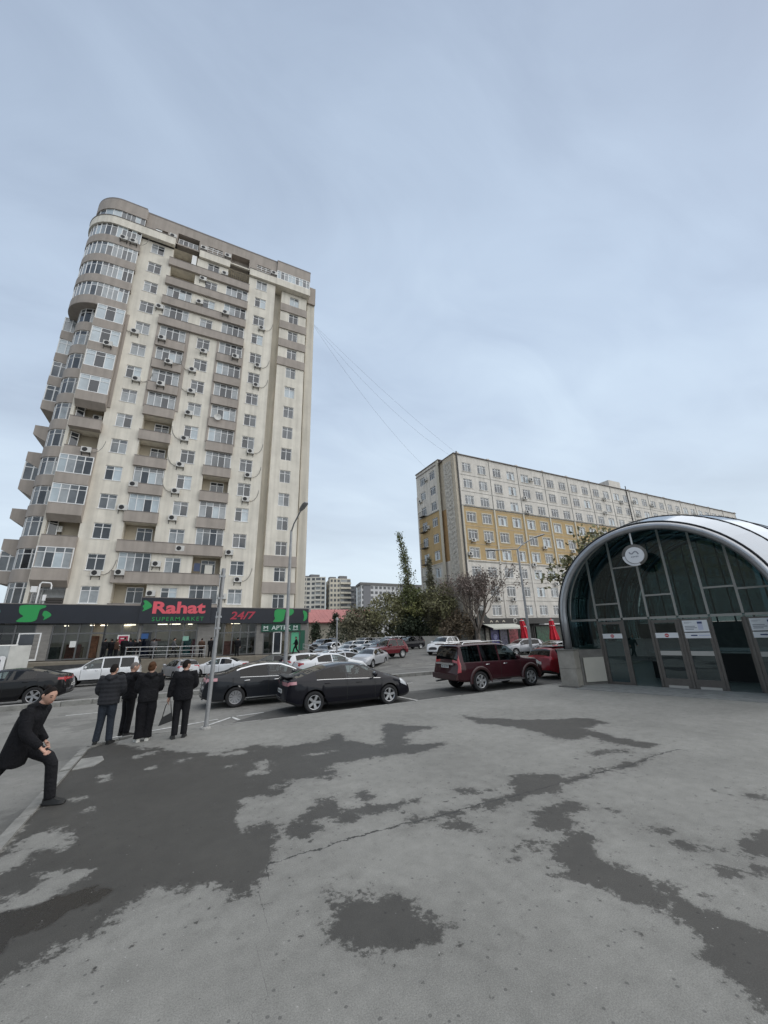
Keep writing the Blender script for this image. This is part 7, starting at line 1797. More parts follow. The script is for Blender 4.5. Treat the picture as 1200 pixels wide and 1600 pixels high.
wagon4 = Car('off_roader', L=4.95, W=1.96, H=1.88, R=0.39, tw=0.27, gap=0.07, xr=1.12, xf=3.97, beltref=1.16, spokes=6, roofw=0.76, sill=0.36,
    bot=[(0, 0.50), (0.35, 0.42), (0.8, 0.40), (3.7, 0.40), (4.5, 0.42), (4.95, 0.46)],
    top=[(0, 1.18), (0.02, 1.24), (0.20, 1.68), (0.3, 1.82), (0.5, 1.86), (1.5, 1.88), (2.4, 1.87), (2.85, 1.80), (3.2, 1.55), (3.55, 1.28), (3.8, 1.23), (4.5, 1.16), (4.8, 1.05), (4.95, 0.88)],
    belt=[(0, 1.16), (2.0, 1.15), (3.5, 1.13), (4.3, 1.07), (4.95, 0.86)], side_glass=[(0.45, 1.22), (1.30, 2.24), (2.32, 3.34)], windscreen=(2.82, 3.52), rear_glass=(0.03, 0.24), seams=[1.26, 2.28, 3.44],
    plan=[(0, 0.90), (0.10, 0.955), (0.35, 0.985), (1.0, 1.0), (4.0, 1.0), (4.5, 0.97), (4.8, 0.88), (4.95, 0.78)], rearx=[(0.3, 0.08), (0.5, 0.0), (0.74, 0.0), (0.8, 0.05), (1.2, 0.07), (1.8, 0.03)],
    handles=[1.55, 2.55], handle_mat=CHROME, lamps=[('tail_lamp', 0.0, 0.14, 0.92, 1.24), ('head_lamp', 4.45, 4.82, 0.84, 1.04)], rear_zones=[('rear_window', 0, 5, 1.16, 1.82), ('lower_trim', 0, 5, 0.0, 0.52)], front_zones=[('grille', 1, 4, 0.7, 0.98)], plate_z=0.95, bulge=0.05).make()
crossover = Car('crossover', L=4.50, W=1.85, H=1.66, R=0.35, tw=0.23, gap=0.065, xr=0.92, xf=3.58, beltref=1.05, spokes=5, roofw=0.67, sill=0.28,
    top=[(0, 1.08), (0.03, 1.16), (0.28, 1.50), (0.42, 1.59), (0.9, 1.64), (1.8, 1.66), (2.3, 1.62), (2.7, 1.48), (3.15, 1.20), (3.45, 1.12), (4.1, 1.02), (4.38, 0.88), (4.5, 0.74)],
    belt=[(0, 1.10), (1.4, 1.07), (2.6, 1.03), (3.3, 1.0), (4.0, 0.95), (4.5, 0.72)], side_glass=[(0.52, 1.62), (1.70, 2.92)], windscreen=(2.42, 3.22), rear_glass=(0.04, 0.36), seams=[1.66, 3.0],
    handles=[0.95, 1.98], lamps=[('tail_lamp', 0.0, 0.25, 0.92, 1.10), ('head_lamp', 4.0, 4.38, 0.78, 0.96)], rear_zones=[('rear_window', 1, 4, 1.08, 1.4), ('lower_trim', 0, 5, 0.0, 0.46)], front_zones=[('grille', 1, 4, 0.5, 0.86)], plate_z=0.85).make()
boxy = Car('small_off_roader', L=3.74, W=1.68, H=1.64, R=0.35, tw=0.18, gap=0.06, xr=0.72, xf=2.92, beltref=1.02, spokes=8, roofw=0.68, sill=0.34, crown=0.04,
    bot=[(0, 0.42), (0.4, 0.36), (3.3, 0.36), (3.74, 0.40)],
    top=[(0, 1.02), (0.03, 1.10), (0.42, 1.52), (0.55, 1.60), (1.1, 1.64), (1.8, 1.63), (2.05, 1.57), (2.28, 1.32), (2.46, 1.06), (2.6, 1.03), (3.5, 0.98), (3.66, 0.94), (3.74, 0.86)],
    belt=[(0, 1.03), (2.4, 1.01), (3.4, 0.955), (3.74, 0.84)], side_glass=[(0.52, 1.22), (1.29, 2.33)], windscreen=(2.02, 2.46), rear_glass=(0.04, 0.44), seams=[1.25, 2.40],
    plan=[(0, 0.93), (0.2, 0.98), (0.8, 1.0), (3.0, 1.0), (3.6, 0.97), (3.74, 0.93)], frontx=[(0.3, 0.03), (0.45, 0.0), (0.9, 0.02)], handles=[1.42], privacy=False,
    lamps=[('tail_lamp', 0.0, 0.06, 0.70, 0.92)], front_zones=[('grille', 1, 4, 0.66, 0.86), ('head_lamp0', 0, 0, 0.70, 0.88), ('head_lamp1', 5, 5, 0.70, 0.88)], rear_zones=[('lower_trim', 0, 5, 0, .5)], bulge=0.02, plate_z=0.72).make()

P_BLACK = paint('night', (0.006, 0.006, 0.010)); P_GREYB = paint('graphite', (0.012, 0.014, 0.018)); P_WINE = paint('wine', (0.034, 0.005, 0.009)); P_RED = paint('red', (0.17, 0.008, 0.014))
P_WHITE = paint('white', (0.68, 0.69, 0.70), 0.3, 0.0); P_SILV = paint('silver', (0.42, 0.43, 0.45), 0.3, 0.5); P_JET = paint('jet', (0.007, 0.007, 0.008)); P_DRED = paint('brick', (0.12, 0.010, 0.017)); P_GREY = paint('grey', (0.12, 0.125, 0.13), 0.3, 0.5); P_BLUE = paint('blue', (0.03, 0.05, 0.11), 0.3, 0.4)
ST = -0.2 + 0.005
volt.place('parked_car', 'dark blue-black liftback parked at the plaza edge, nearest car to the camera', 5.32, 13.98, 0.0, P_BLACK, 'cars on the street', ST)
camry.place('parked_car', 'graphite saloon with chrome window trim, behind the dark liftback', 3.22, 16.75, 0.0, P_GREYB, 'cars on the street', ST)
gx.place('parked_car', 'wine red off-roader with a tinted rear window, parked left of the glass pavilion', 12.35, 14.4, 0.0, P_WINE, 'cars on the street', ST)
prius = hatch.place('parked_car', 'red hatchback with a pale roof, half hidden behind the granite plinth', 18.1, 15.0, 0.0, P_RED, 'cars on the street', ST)
MB().box(-1.55, 0.1, -0.55, 0.55, 1.492, 1.515).build('roof_panel', P_WHITE, None); _r = [o for o in COL.objects if o.name == 'roof_panel'][0]; _r.parent = prius
coupe.place('parked_car', 'black fastback car cut off by the left picture edge, behind the low kerb', -6.75, 23.2, 180.0, P_JET, 'cars on the street')
wagon4.place('parked_car', 'large white off-roader across the street, in front of the supermarket door', -5.05, 35.2, 180.0, P_WHITE)
hatch.place('parked_car', 'pale silver hatchback seen from behind, in front of the supermarket railing', -0.05, 36.6, 108.0, P_SILV)
saloon.place('parked_car', 'white saloon parked crosswise below the supermarket name', 2.9, 36.6, 158.0, P_WHITE)
saloon.place('parked_car', 'dark grey saloon in the dip before the 24/7 sign', 7.3, 37.6, 160.0, P_GREY)
hatch.place('parked_car', 'dark grey hatchback seen from behind in front of the pharmacy', 8.75, 35.0, 112.0, P_GREYB)
saloon.place('parked_car', 'white saloon in front of the pharmacy, next to the lamp post', 10.8, 36.0, 150.0, P_WHITE)
saloon.place('parked_car', 'white saloon just behind the roof of the dark liftback', 8.4, 24.6, 4.0, P_WHITE)
hatch.place('parked_car', 'white hatchback behind the white saloon, only its roof visible', 8.6, 29.3, 8.0, P_WHITE)
saloon.place('parked_car', 'silver saloon facing the camera, left of the red boxy car', 14.0, 31.0, 222.0, P_SILV)
boxy.place('parked_car', 'small boxy dark red off-roader in the car park entrance', 16.4, 32.6, 192.0, P_DRED)
crossover.place('parked_car', 'dark crossover parked by the low pale wall', 26.6, 46.5, 190.0, P_BLACK)
crossover.place('parked_car', 'white crossover facing the street below the pale wall', 23.2, 33.6, 208.0, P_WHITE)
crossover.place('parked_car', 'silver crossover showing its rear, in front of the red parasols', 33.6, 33.6, 168.0, P_SILV)
saloon.place('parked_car', 'dark saloon behind the two-armed street lamp', 35.6, 31.2, 184.0, P_GREYB)
hatch.place('parked_car', 'black hatchback between the silver crossover and the lamp', 36.3, 35.5, 176.0, P_JET)
# the car park rows
lotc = [(19.4, 40.5, 218, hatch, P_BLACK, 'black hatchback in the car park behind the silver saloon'),
        (16.8, 43.5, 222, saloon, P_WHITE, 'white saloon at the near end of the parked row, behind the slim post'),
        (20.6, 52.0, 215, hatch, P_WHITE, 'first white hatchback of the long parked row, nearest the conifers'),
        (23.2, 54.0, 215, crossover, P_SILV, 'silver crossover within the long parked row'),
        (23.2, 49.6, 214, hatch, P_SILV, 'silver hatchback in the nearer parked row'),
        (24.6, 48.6, 213, crossover, P_WHITE, 'white crossover in the nearer parked row, left of the dark crossover'),
        (26.4, 50.6, 213, hatch, P_BLACK, 'black hatchback just behind the dark crossover'),
        (26.0, 55.6, 215, saloon, P_WHITE, 'white saloon at the far side of the parked row, before the dark bushy tree'),
        (28.4, 56.4, 215, hatch, P_WHITE, 'white hatchback farthest right in the back row, beneath the trees'),
        (19.9, 64.0, 262, saloon, P_WHITE, 'white saloon facing the camera before the left conifer'),
        (23.2, 67.0, 258, crossover, P_GREY, 'grey crossover facing the camera before the middle conifer'),
        (24.6, 58.8, 220, saloon, P_SILV, 'silver saloon in the back row before the conifers'),
        (18.6, 48.0, 220, saloon, P_SILV, 'silver saloon behind the slim post in the car park'),
        (15.6, 48.6, 240, saloon, P_GREY, 'grey saloon at the left end of the car park near the ramp rail'),
        (13.6, 41.0, 200, hatch, P_WHITE, 'white hatchback at the foot of the pharmacy ramp'),
        (17.5, 55.5, 225, crossover, P_JET, 'black crossover beyond the ramp in the car park'),
        (21.9, 53.0, 215, saloon, P_WHITE, 'white saloon wedged in the long parked row, second from its left end'),
        (25.3, 54.9, 215, hatch, P_SILV, 'silver hatchback in the middle of the back row'),
        (27.6, 51.6, 213, crossover, P_WHITE, 'white crossover peeping out above the dark crossover'),
        (21.6, 50.4, 216, crossover, P_WHITE, 'white crossover at the left end of the nearer parked row'),
        (19.0, 45.2, 220, hatch, P_SILV, 'silver hatchback between the slim post and the red boxy car'),
        (20.9, 47.0, 216, saloon, P_WHITE, 'white saloon above the roof of the red boxy car'),
        (22.6, 44.6, 214, hatch, P_BLACK, 'black hatchback just left above the red boxy car'),
        (17.2, 51.0, 222, hatch, P_WHITE, 'white hatchback left of the slim post, farther back'),
        (12.2, 33.0, 170, saloon, P_SILV, 'silver saloon seen from the side before the pharmacy ramp'),
        (40.5, 33.0, 182, saloon, P_BLACK, 'black saloon seen through the glass of the pavilion'),
        (28.5, 24.6, 178, saloon, P_SILV, 'silver saloon on the street seen through the pavilion glass')]
for x, y, a, c, p, lab in lotc: c.place('parked_car', lab, x, y, a, p, 'cars in the car park')

# white box truck on the left
def truck(x, y, ang):
    g = gz(x, y); t = thing('box_truck', 'small white box truck cut off by the left picture edge, before the shop windows', 'truck', (x, y, g), R_(ang))
    def b(nm, mb, m, sm=False):
        o = mb.build(nm, m, None, sm); o.parent = t; return o
    b('cargo_box', MB().box(-0.8, 0.9, -1.05, 1.05, 0.85, 2.95), mat('truck_box', (0.50, 0.50, 0.47), 0.6, var=0.15, vscale=1))
    for x_ in (-0.82, 0.86): b('box_edge', MB().box(x_, x_ + 0.06, -1.08, -1.055, 0.8, 3.0), WHITEP)
    b('box_top_edge', MB().box(-0.82, 0.92, -1.08, -1.055, 2.952, 3.02), WHITEP)
    cab = MB(); cab.prism([(1.0, 0.55), (2.75, 0.55), (2.85, 0.9), (2.8, 1.35), (2.35, 2.15), (2.2, 2.25), (1.15, 2.3), (1.0, 2.2)], -0.98, 0.98, 'xz'); b('cab', cab, P_WHITE)
    for sd in (-1, 1):
        m = MB(); m.prism([(1.35, 1.4), (2.62, 1.38), (2.25, 2.02), (1.35, 2.08)], sd * 0.985, sd * 1.0, 'xz'); b('side_window', m, CARGLASS_D)
        m = MB(); m.box(2.45, 2.6, sd * 1.05 - 0.08, sd * 1.05 + 0.08, 1.35, 1.85); b('wing_mirror', m, TRIMB)
        b('head_lamp', MB().box(2.70, 2.87, sd * 0.75 - 0.15, sd * 0.75 + 0.15, 0.8, 1.0), HEAD)
    m = MB(); m.add([(2.82, -0.85, 1.38), (2.82, 0.85, 1.38), (2.40, 0.85, 2.12), (2.40, -0.85, 2.12)], [(0, 1, 2, 3)]); b('windscreen', m, CARGLASS_D)
    b('chassis', MB().box(-0.8, 2.4, -0.4, 0.4, 0.45, 0.8), UNDER)
    for xa in (-0.2, 1.9):
        for sd in (-1, 1):
            wv = bpy.data.objects.new('wheel', None); COL.objects.link(wv); wv.parent = t; wv.location = (xa, sd * 0.86, 0.38); wv.rotation_euler = (0, 0, 0 if sd < 0 else math.pi)
            for nm, me in (('tyre', TT), ('rim', TR)):
                o = bpy.data.objects.new(nm, me); COL.objects.link(o); o.parent = wv
TT, TR = wheel_meshes(0.38, 0.24, 6, 0, ALLOYD)
truck(-10.35, 36.3, 224)
_t = [o for o in COL.objects if o.name.startswith('box_truck')][0]; _t.scale = (0.72, 0.72, 0.97)
# ================================================================== PEOPLE
SKIN = mat('skin', (0.46, 0.27, 0.20), 0.6, var=0.06, vscale=20)
HAIR_D = mat('hair_dark', (0.012, 0.009, 0.008), 0.75, var=0.4, vscale=60, spec=0.15); HAIR_B = mat('hair_brown', (0.075, 0.036, 0.018), 0.75, var=0.4, vscale=60, spec=0.15); HAIR_G = mat('hair_cropped', (0.13, 0.11, 0.10), 0.7)
def cloth(nm, c, sc=11.0, st=0.9):
    m = mat(nm, c, 0.88, var=0.25, vscale=6, spec=0.25)
    t = m.node_tree; b = t.nodes['Principled BSDF']
    tcn = t.nodes.new('ShaderNodeTexCoord')
    n_ = t.nodes.new('ShaderNodeTexNoise'); n_.inputs['Scale'].default_value = sc; n_.inputs['Detail'].default_value = 3; n_.inputs['Distortion'].default_value = 1.2
    t.links.new(tcn.outputs['Object'], n_.inputs['Vector'])
    bp = t.nodes.new('ShaderNodeBump'); bp.inputs['Strength'].default_value = st; bp.inputs['Distance'].default_value = 0.03
    t.links.new(n_.outputs['Fac'], bp.inputs['Height']); t.links.new(bp.outputs[0], b.inputs['Normal']); return m
C_BLACK = cloth('black_cloth', (0.010, 0.010, 0.012)); C_BLK2 = cloth('black_coat', (0.007, 0.007, 0.009)); C_PUFF = cloth('charcoal_puffer', (0.026, 0.027, 0.031), 9); C_JEAN = cloth('blue_jeans', (0.026, 0.032, 0.043), 13)
C_NAVY = cloth('navy_cloth', (0.012, 0.014, 0.022)); C_BROWN = cloth('brown_cloth', (0.07, 0.04, 0.028)); C_GREYC = cloth('grey_cloth', (0.10, 0.10, 0.105)); C_WHITE = cloth('white_cloth', (0.45, 0.45, 0.45))
def quilt(m):
    t = m.node_tree; b = t.nodes['Principled BSDF']; tcn = t.nodes.new('ShaderNodeTexCoord'); w_ = t.nodes.new('ShaderNodeTexWave')
    w_.bands_direction = 'Z'; w_.inputs['Scale'].default_value = 3.6; w_.inputs['Distortion'].default_value = 1.2; w_.inputs['Detail'].default_value = 2
    t.links.new(tcn.outputs['Object'], w_.inputs['Vector']); bp = t.nodes.new('ShaderNodeBump'); bp.inputs['Strength'].default_value = 0.32; bp.inputs['Distance'].default_value = 0.02
    t.links.new(w_.outputs['Fac'], bp.inputs['Height']); t.links.new(bp.outputs[0], b.inputs['Normal'])
quilt(C_PUFF)
SHOE_B = mat('black_shoe', (0.012, 0.012, 0.012), 0.5); SHOE_W = mat('white_shoe', (0.55, 0.54, 0.50), 0.6)

def skin_mesh(name, joints, edges, radii, m, levels=2, root=0, extra=None):
    """skeleton with a radius per joint grown into one continuous surface"""
    keys = list(joints); ix = {k: i for i, k in enumerate(keys)}
    me = bpy.data.meshes.new('tmp'); me.from_pydata([joints[k] for k in keys], [(ix[a], ix[b]) for a, b in edges], [])
    o = bpy.data.objects.new('tmp', me); COL.objects.link(o)
    sk = o.modifiers.new('s', 'SKIN'); sk.use_smooth_shade = True; sk.branch_smoothing = 0.6
    sv = me.skin_vertices[0].data
    for k in keys:
        r = radii[k]; sv[ix[k]].radius = r if isinstance(r, tuple) else (r, r); sv[ix[k]].use_root = (ix[k] == root)
    ss = o.modifiers.new('u', 'SUBSURF'); ss.levels = levels; ss.render_levels = levels
    dg = bpy.context.evaluated_depsgraph_get(); out_ = bpy.data.meshes.new_from_object(o.evaluated_get(dg))
    bpy.data.objects.remove(o); bpy.data.meshes.remove(me)
    out_.name = name; out_.materials.clear(); out_.materials.append(m)
    out_.polygons.foreach_set('use_smooth', [True] * len(out_.polygons))
    return out_
def chain(*ks): return list(zip(ks, ks[1:]))
def head_mesh(mb, c, yaw, pitch, s=1.0, detail=True):
    """head with jaw, nose, brow, ears; facing +x before the turn"""
    n, m_ = 16, 13; v = []
    rot = Matrix.Rotation(yaw, 3, 'Z') @ Matrix.Rotation(pitch, 3, 'Y')
    for j in range(m_):
        ph = math.pi * j / (m_ - 1); z = math.cos(ph)
        for i in range(n):
            a = 2 * math.pi * i / n; r = math.sin(ph)
            x, y = r * math.cos(a), r * math.sin(a)
            lo = max(0, -z)
            x_ = x * (0.098 - 0.012 * lo) + 0.012 * lo * (1 if x > 0 else -0.4); y_ = y * (0.078 - 0.022 * lo ** 1.5); z_ = z * 0.122
            if x > 0.93 * r and -0.35 < z < 0.12 and r > .5: x_ += 0.020 * (1 - abs(z + 0.2) / 0.35)          # nose
            if x > 0.5 * r and 0.12 <= z < 0.3: x_ += 0.004                                                     # brow
            if x > 0.8 * r and -0.62 < z < -0.45: x_ += 0.004                                                   # lips
            v.append(Vector(c) + rot @ Vector((x_ * s, y_ * s, z_ * s)))
    f = [(j * n + i, j * n + (i + 1) % n, (j + 1) * n + (i + 1) % n, (j + 1) * n + i) for j in range(m_ - 1) for i in range(n)]
    mb.add(v, f)
    for sd in (-1, 1):                         # ears
        pts = [Vector(c) + rot @ (Vector(p) * s) for p in ((-0.012, sd * .074, -.03), (-0.016, sd * .083, 0.0), (-0.012, sd * .080, .028))]
        mb.tube(pts, [0.010, 0.018, 0.012], 6)
    return rot
def hair_mesh(c, rot, s, front=0.42, back=-0.55, puff=1.05, bun=None):
    n, m_ = 18, 12; v = []; mb = MB()
    for j in range(m_):
        for i in range(n):
            a = 2 * math.pi * i / n; t = (1 - math.cos(a)) / 2
            lim = front + (0.02 - front) * smooth01(t / 0.5) if t < 0.5 else 0.02 + (back - 0.02) * smooth01((t - 0.5) / 0.35)
            zt = 1 - (1 - lim) * j / (m_ - 1); r = math.sqrt(max(0, 1 - zt * zt))
            pf = puff if j < m_ - 1 else 0.985
            v.append(Vector(c) + rot @ (Vector((r * math.cos(a) * 0.098 - 0.003, r * math.sin(a) * 0.078, zt * 0.122 + .002)) * pf * s))
    f = [(j * n + i, j * n + (i + 1) % n, (j + 1) * n + (i + 1) % n, (j + 1) * n + i) for j in range(m_ - 1) for i in range(n)]
    mb.add(v, f)
    if bun:
        bc = Vector(c) + rot @ (Vector(bun[:3]) * s); r = bun[3] * s
        mb.tube([bc + Vector((0, 0, q * r)) for q in (-1, -.6, 0, .6, 1)], [r * .2, r * .8, r, r * .8, r * .2], 10)
    return mb
def hand(mb, w, d, side_dir, s=1.0, curl=0.5):
    """palm, four unequal bent fingers and a thumb; w wrist, d direction of the hand, side_dir towards the thumb"""
    d = Vector(d).normalized(); sd = Vector(side_dir); sd = (sd - d * sd.dot(d)).normalized(); nrm = d.cross(sd)
    w = Vector(w)
    mb.tube([w - d * .02 * s, w + d * .03 * s, w + d * .085 * s], [0.024 * s, 0.036 * s, 0.034 * s], 8, flat=0.5)
    for k, (o, L) in enumerate(((0.027, .070), (0.009, .080), (-0.009, .074), (-0.026, .056))):
        b = w + d * .082 * s + sd * o * s; q = [b]; dd = d.copy()
        for j in range(3):
            dd = (dd + nrm * curl * 0.55).normalized(); q.append(q[-1] + dd * (L / 3 * s))
        mb.tube(q, [0.0095 * s, 0.009 * s, 0.008 * s, 0.006 * s], 6)
    b = w + d * .03 * s + sd * .03 * s
    mb.tube([b, b + (d * .5 + sd * .8).normalized() * .035 * s, b + (d * .5 + sd * .8).normalized() * .035 * s + (d + sd * .1 + nrm * curl * .4).normalized() * .035 * s], [0.012 * s, 0.010 * s, 0.007 * s], 6)
def shoe(mb, heel, toe, w=0.048, h=0.07):
    a, b = Vector(heel), Vector(toe); d = (b - a); L = d.length; d.normalize(); sdv = Vector((-d.y, d.x, 0)).normalized(); up = sdv.cross(d) * -1
    if up.z < 0: up = -up
    vs = []
    prof = [(0, .75, .9), (.2, .95, 1.0), (.45, .9, .95), (.7, 1.1, .62), (.9, .95, .5), (1.0, .55, .32)]
    for t, ww, hh in prof:
        p = a + d * (L * t)
        vs += [p - sdv * w * ww, p + sdv * w * ww, p + sdv * w * ww * .75 + up * h * hh, p - sdv * w * ww * .75 + up * h * hh]
    f = [(i * 4 + k, i * 4 + (k + 1) % 4, (i + 1) * 4 + (k + 1) % 4, (i + 1) * 4 + k) for i in range(len(prof) - 1) for k in range(4)] + [(3, 2, 1, 0), tuple(range(4 * len(prof) - 4, 4 * len(prof)))]
    mb.add(vs, f)

def fuse(mb, name, m, vox, it=3):
    """overlapping shapes fused into one continuous surface"""
    me = mb.mesh('tmp', m); o = bpy.data.objects.new('tmp', me); COL.objects.link(o)
    r = o.modifiers.new('r', 'REMESH'); r.mode = 'VOXEL'; r.voxel_size = vox
    if it: q = o.modifiers.new('q', 'SMOOTH'); q.factor = 0.5; q.iterations = it
    dg = bpy.context.evaluated_depsgraph_get(); out_ = bpy.data.meshes.new_from_object(o.evaluated_get(dg))
    bpy.data.objects.remove(o); bpy.data.meshes.remove(me)
    out_.name = name; out_.materials.clear(); out_.materials.append(m); out_.polygons.foreach_set('use_smooth', [True] * len(out_.polygons)); return out_
def rings(mb, R):
    """loft of ellipses: (centre, half width sideways, half depth, forward tilt vector)"""
    n = 16; v = []
    for c, a, b, up in R:
        up = up.normalized(); sd = Vector((0, 1, 0)); fw = sd.cross(up).normalized()
        for k in range(n):
            an = 2 * math.pi * k / n; ca, sa = math.cos(an), math.sin(an)
            e_ = 0.8
            v.append(c + sd * (a * math.copysign(abs(ca) ** e_, ca)) + fw * (b * math.copysign(abs(sa) ** e_, sa)))
    m_ = len(R); f = [(j * n + i, j * n + (i + 1) % n, (j + 1) * n + (i + 1) % n, (j + 1) * n + i) for j in range(m_ - 1) for i in range(n)] + [tuple(range(n - 1, -1, -1)), tuple(range((m_ - 1) * n, m_ * n))]
    mb.add(v, f)
def bend(a, b, c, n=3):
    return [a, a.lerp(b, .5), b.lerp(a, .12), b.lerp(c, .12), b.lerp(c, .55), c]
def person(label, J, loc, ang, jacket, trousers, shoes, hair, head_yaw=0.0, head_pitch=0.1, h=1.0, group=None, hairkw={}, jk=1.0, tk=1.0, levels=2, hood=False, face=False, hem=0.10, wide=False, zb=None, build=1.0):
    """J: joints in metres, +x forward, +y left, z up from the ground"""
    root = thing('person', label, 'person', (loc[0], loc[1], 0.0 if zb is None else zb), ang, group)
    S = h / 1.75; near = levels >= 2; vx = 0.014 if near else 0.034
    J = {k: Vector(v) * S for k, v in J.items()}
    def add(nm, me): o = bpy.data.objects.new(nm, me); COL.objects.link(o); o.parent = root; return o
    # body under the clothes: one continuous surface with head and hands
    mb = MB(); up = (J['chest'] - J['pelvis'])
    rings(mb, [(J['pelvis'] - up * .12, .12 * S, .09 * S, up), (J['pelvis'], .14 * S, .10 * S, up), (J['waist'], .125 * S, .09 * S, up), (J['chest'], .15 * S, .10 * S, up), (J['chest'].lerp(J['neck'], .6), .09 * S, .07 * S, up)])
    mb.tube([J['chest'].lerp(J['neck'], .4), J['neck'], J['chin'].lerp(J['head'], .3)], [.065 * S, .056 * S, .054 * S], 10)
    for sd in 'LR':
        mb.tube(bend(J['sh' + sd], J['el' + sd], J['wr' + sd]), [.05 * S, .045 * S, .04 * S, .038 * S, .034 * S, .026 * S], 8)
        mb.tube(bend(J['hip' + sd], J['kn' + sd], J['an' + sd]), [.08 * S, .07 * S, .055 * S, .05 * S, .05 * S, .035 * S], 8)
        d = (J['wr' + sd] - J['el' + sd])
        if near: hand(mb, J['wr' + sd] + d.normalized() * .01, d, J.get('thumb' + sd, Vector((1, 0, 0))), S * 1.05, J.get('curl', Vector((.5, 0, 0))).x / S)
        else: mb.tube([J['wr' + sd], J['wr' + sd] + d.normalized() * .09, J['wr' + sd] + d.normalized() * .15], [.03 * S, .04 * S, .025 * S], 6)
    rot = head_mesh(mb, J['head'], head_yaw, head_pitch, S * 1.04)
    add('body', fuse(mb, 'body', SKIN, 0.007 if face else (0.010 if near else 0.03), 1))
    # jacket
    k = S * jk; mb = MB()
    hemp = J['pelvis'] - up.normalized() * hem * S
    nk = J['chest'].lerp(J['neck'], .72)
    rings(mb, [(hemp, .200 * k * build, .150 * k, up), (J['pelvis'], .205 * k * build, .152 * k, up), (J['waist'], .195 * k * build, .145 * k, up), (J['waist'].lerp(J['chest'], .6), .205 * k, .15 * k, up), (J['chest'], .215 * k, .145 * k, up), (J['chest'].lerp(J['neck'], .32), .190 * k, .125 * k, up), (J['chest'].lerp(J['neck'], .58), .115 * k, .095 * k, up), (nk, .082 * k, .080 * k, J['neck'] - J['chest']), (J['neck'].lerp(J['chin'], .45), .074 * k, .076 * k, J['neck'] - J['chest'])])
    for sd in 'LR':
        sh = J['sh' + sd]; cu = J['el' + sd].lerp(J['wr' + sd], .98)
        mb.tube([J['chest'].lerp(sh, .55), sh] + bend(sh, J['el' + sd], cu)[1:], [.085 * k, .093 * k, .082 * k, .074 * k, .072 * k, .064 * k, .056 * k], 12)
    if hood:
        c = J['neck'] + Vector((-0.085, 0, -0.03)) * S
        mb.tube([c + Vector((.10, -.075, .05)) * S, c + Vector((.01, -.088, .02)) * S, c + Vector((-.035, 0, -.02)) * S, c + Vector((.01, .088, .02)) * S, c + Vector((.10, .075, .05)) * S], [.03 * S, .055 * S, .07 * S, .055 * S, .03 * S], 10)
    add('jacket', fuse(mb, 'jacket', jacket, vx, 4))
    # trousers
    k = S * tk; w = 1.28 if wide else 1.0; mb = MB()
    rings(mb, [(J['pelvis'] - Vector((0, 0, .14)) * S, .15 * k, .115 * k, up), (J['pelvis'], .165 * k, .125 * k, up), (J['pelvis'].lerp(J['waist'], .5), .16 * k, .12 * k, up)])
    for sd in 'LR':
        an = J['kn' + sd].lerp(J['an' + sd], 1.08)
        mb.tube([J['pelvis'].lerp(J['hip' + sd], .8)] + bend(J['hip' + sd], J['kn' + sd], an), [.10 * k, .108 * k, .098 * k * w, .084 * k * w, .080 * k * w, .076 * k * w, .072 * k * w * w], 12)
    add('trousers', fuse(mb, 'trousers', trousers, vx, 4))
    for sd in 'LR':
        mb = MB(); shoe(mb, J['he' + sd], J['to' + sd], .05 * S, .085 * S); add('shoe', mb.mesh('shoe', shoes, True))
    add('hair', hair_mesh(J['head'], rot, S * 1.04, **hairkw).mesh('hair', hair, 'all'))
    if face:
        sc = S * 1.04
        def at_(p): return J['head'] + rot @ (Vector(p) * sc)
        for sd in (-1, 1):
            mb = MB(); mb.tube([at_((.084, sd * .018, .012)), at_((.090, sd * .031, .014)), at_((.080, sd * .046, .010))], [.003, .007, .003], 6); add('eye', mb.mesh('eye', mat('eye_dark', (0.03, 0.025, 0.022), 0.3), 'all'))
            mb = MB(); mb.tube([at_((.094, sd * .016, .034)), at_((.093, sd * .034, .040)), at_((.078, sd * .054, .032))], [.003, .005, .003], 5); add('eyebrow', mb.mesh('eyebrow', hair, 'all'))
        mb = MB(); mb.tube([at_((.078, -.024, -.066)), at_((.094, 0, -.066)), at_((.078, .024, -.066))], [.003, .007, .003], 6); add('mouth', mb.mesh('mouth', mat('lips', (0.30, 0.12, 0.10), 0.5), 'all'))
    return root
def stand(**k):
    J = dict(pelvis=(0, 0, .95), waist=(0.01, 0, 1.12), chest=(0, 0, 1.34), neck=(-.01, 0, 1.475), chin=(.02, 0, 1.54), head=(.022, 0, 1.612),
             shL=(0, .19, 1.42), elL=(-.03, .25, 1.14), wrL=(.06, .25, .90), shR=(0, -.19, 1.42), elR=(-.03, -.25, 1.14), wrR=(.06, -.25, .90),
             hipL=(0, .09, .90), knL=(.02, .10, .50), anL=(-.01, .11, .10), hipR=(0, -.09, .90), knR=(.02, -.10, .50), anR=(-.01, -.11, .10),
             heL=(-.08, .11, 0), toL=(.19, .14, 0), heR=(-.08, -.11, 0), toR=(.19, -.14, 0))
    J.update(k); return J
GRP = 'people talking at the corner of the plaza'
AW = R_(82)                                    # looking across the street
person('person in charcoal padded jacket with lowered hood and blue jeans, seen from behind', stand(elL=(.02, .27, 1.15), wrL=(.16, .16, 1.02), elR=(.02, -.27, 1.15), wrR=(.16, -.16, 1.02), anL=(.0, .13, .1), anR=(0, -.13, .1), heL=(-.08, .13, 0), toL=(.18, .19, 0), heR=(-.08, -.13, 0), toR=(.18, -.19, 0)),
       (-1.38, 11.45), R_(80), C_PUFF, C_JEAN, SHOE_B, HAIR_D, head_yaw=-0.3, h=1.67, group=GRP, jk=1.10, hood=True, hairkw=dict(back=-.55))
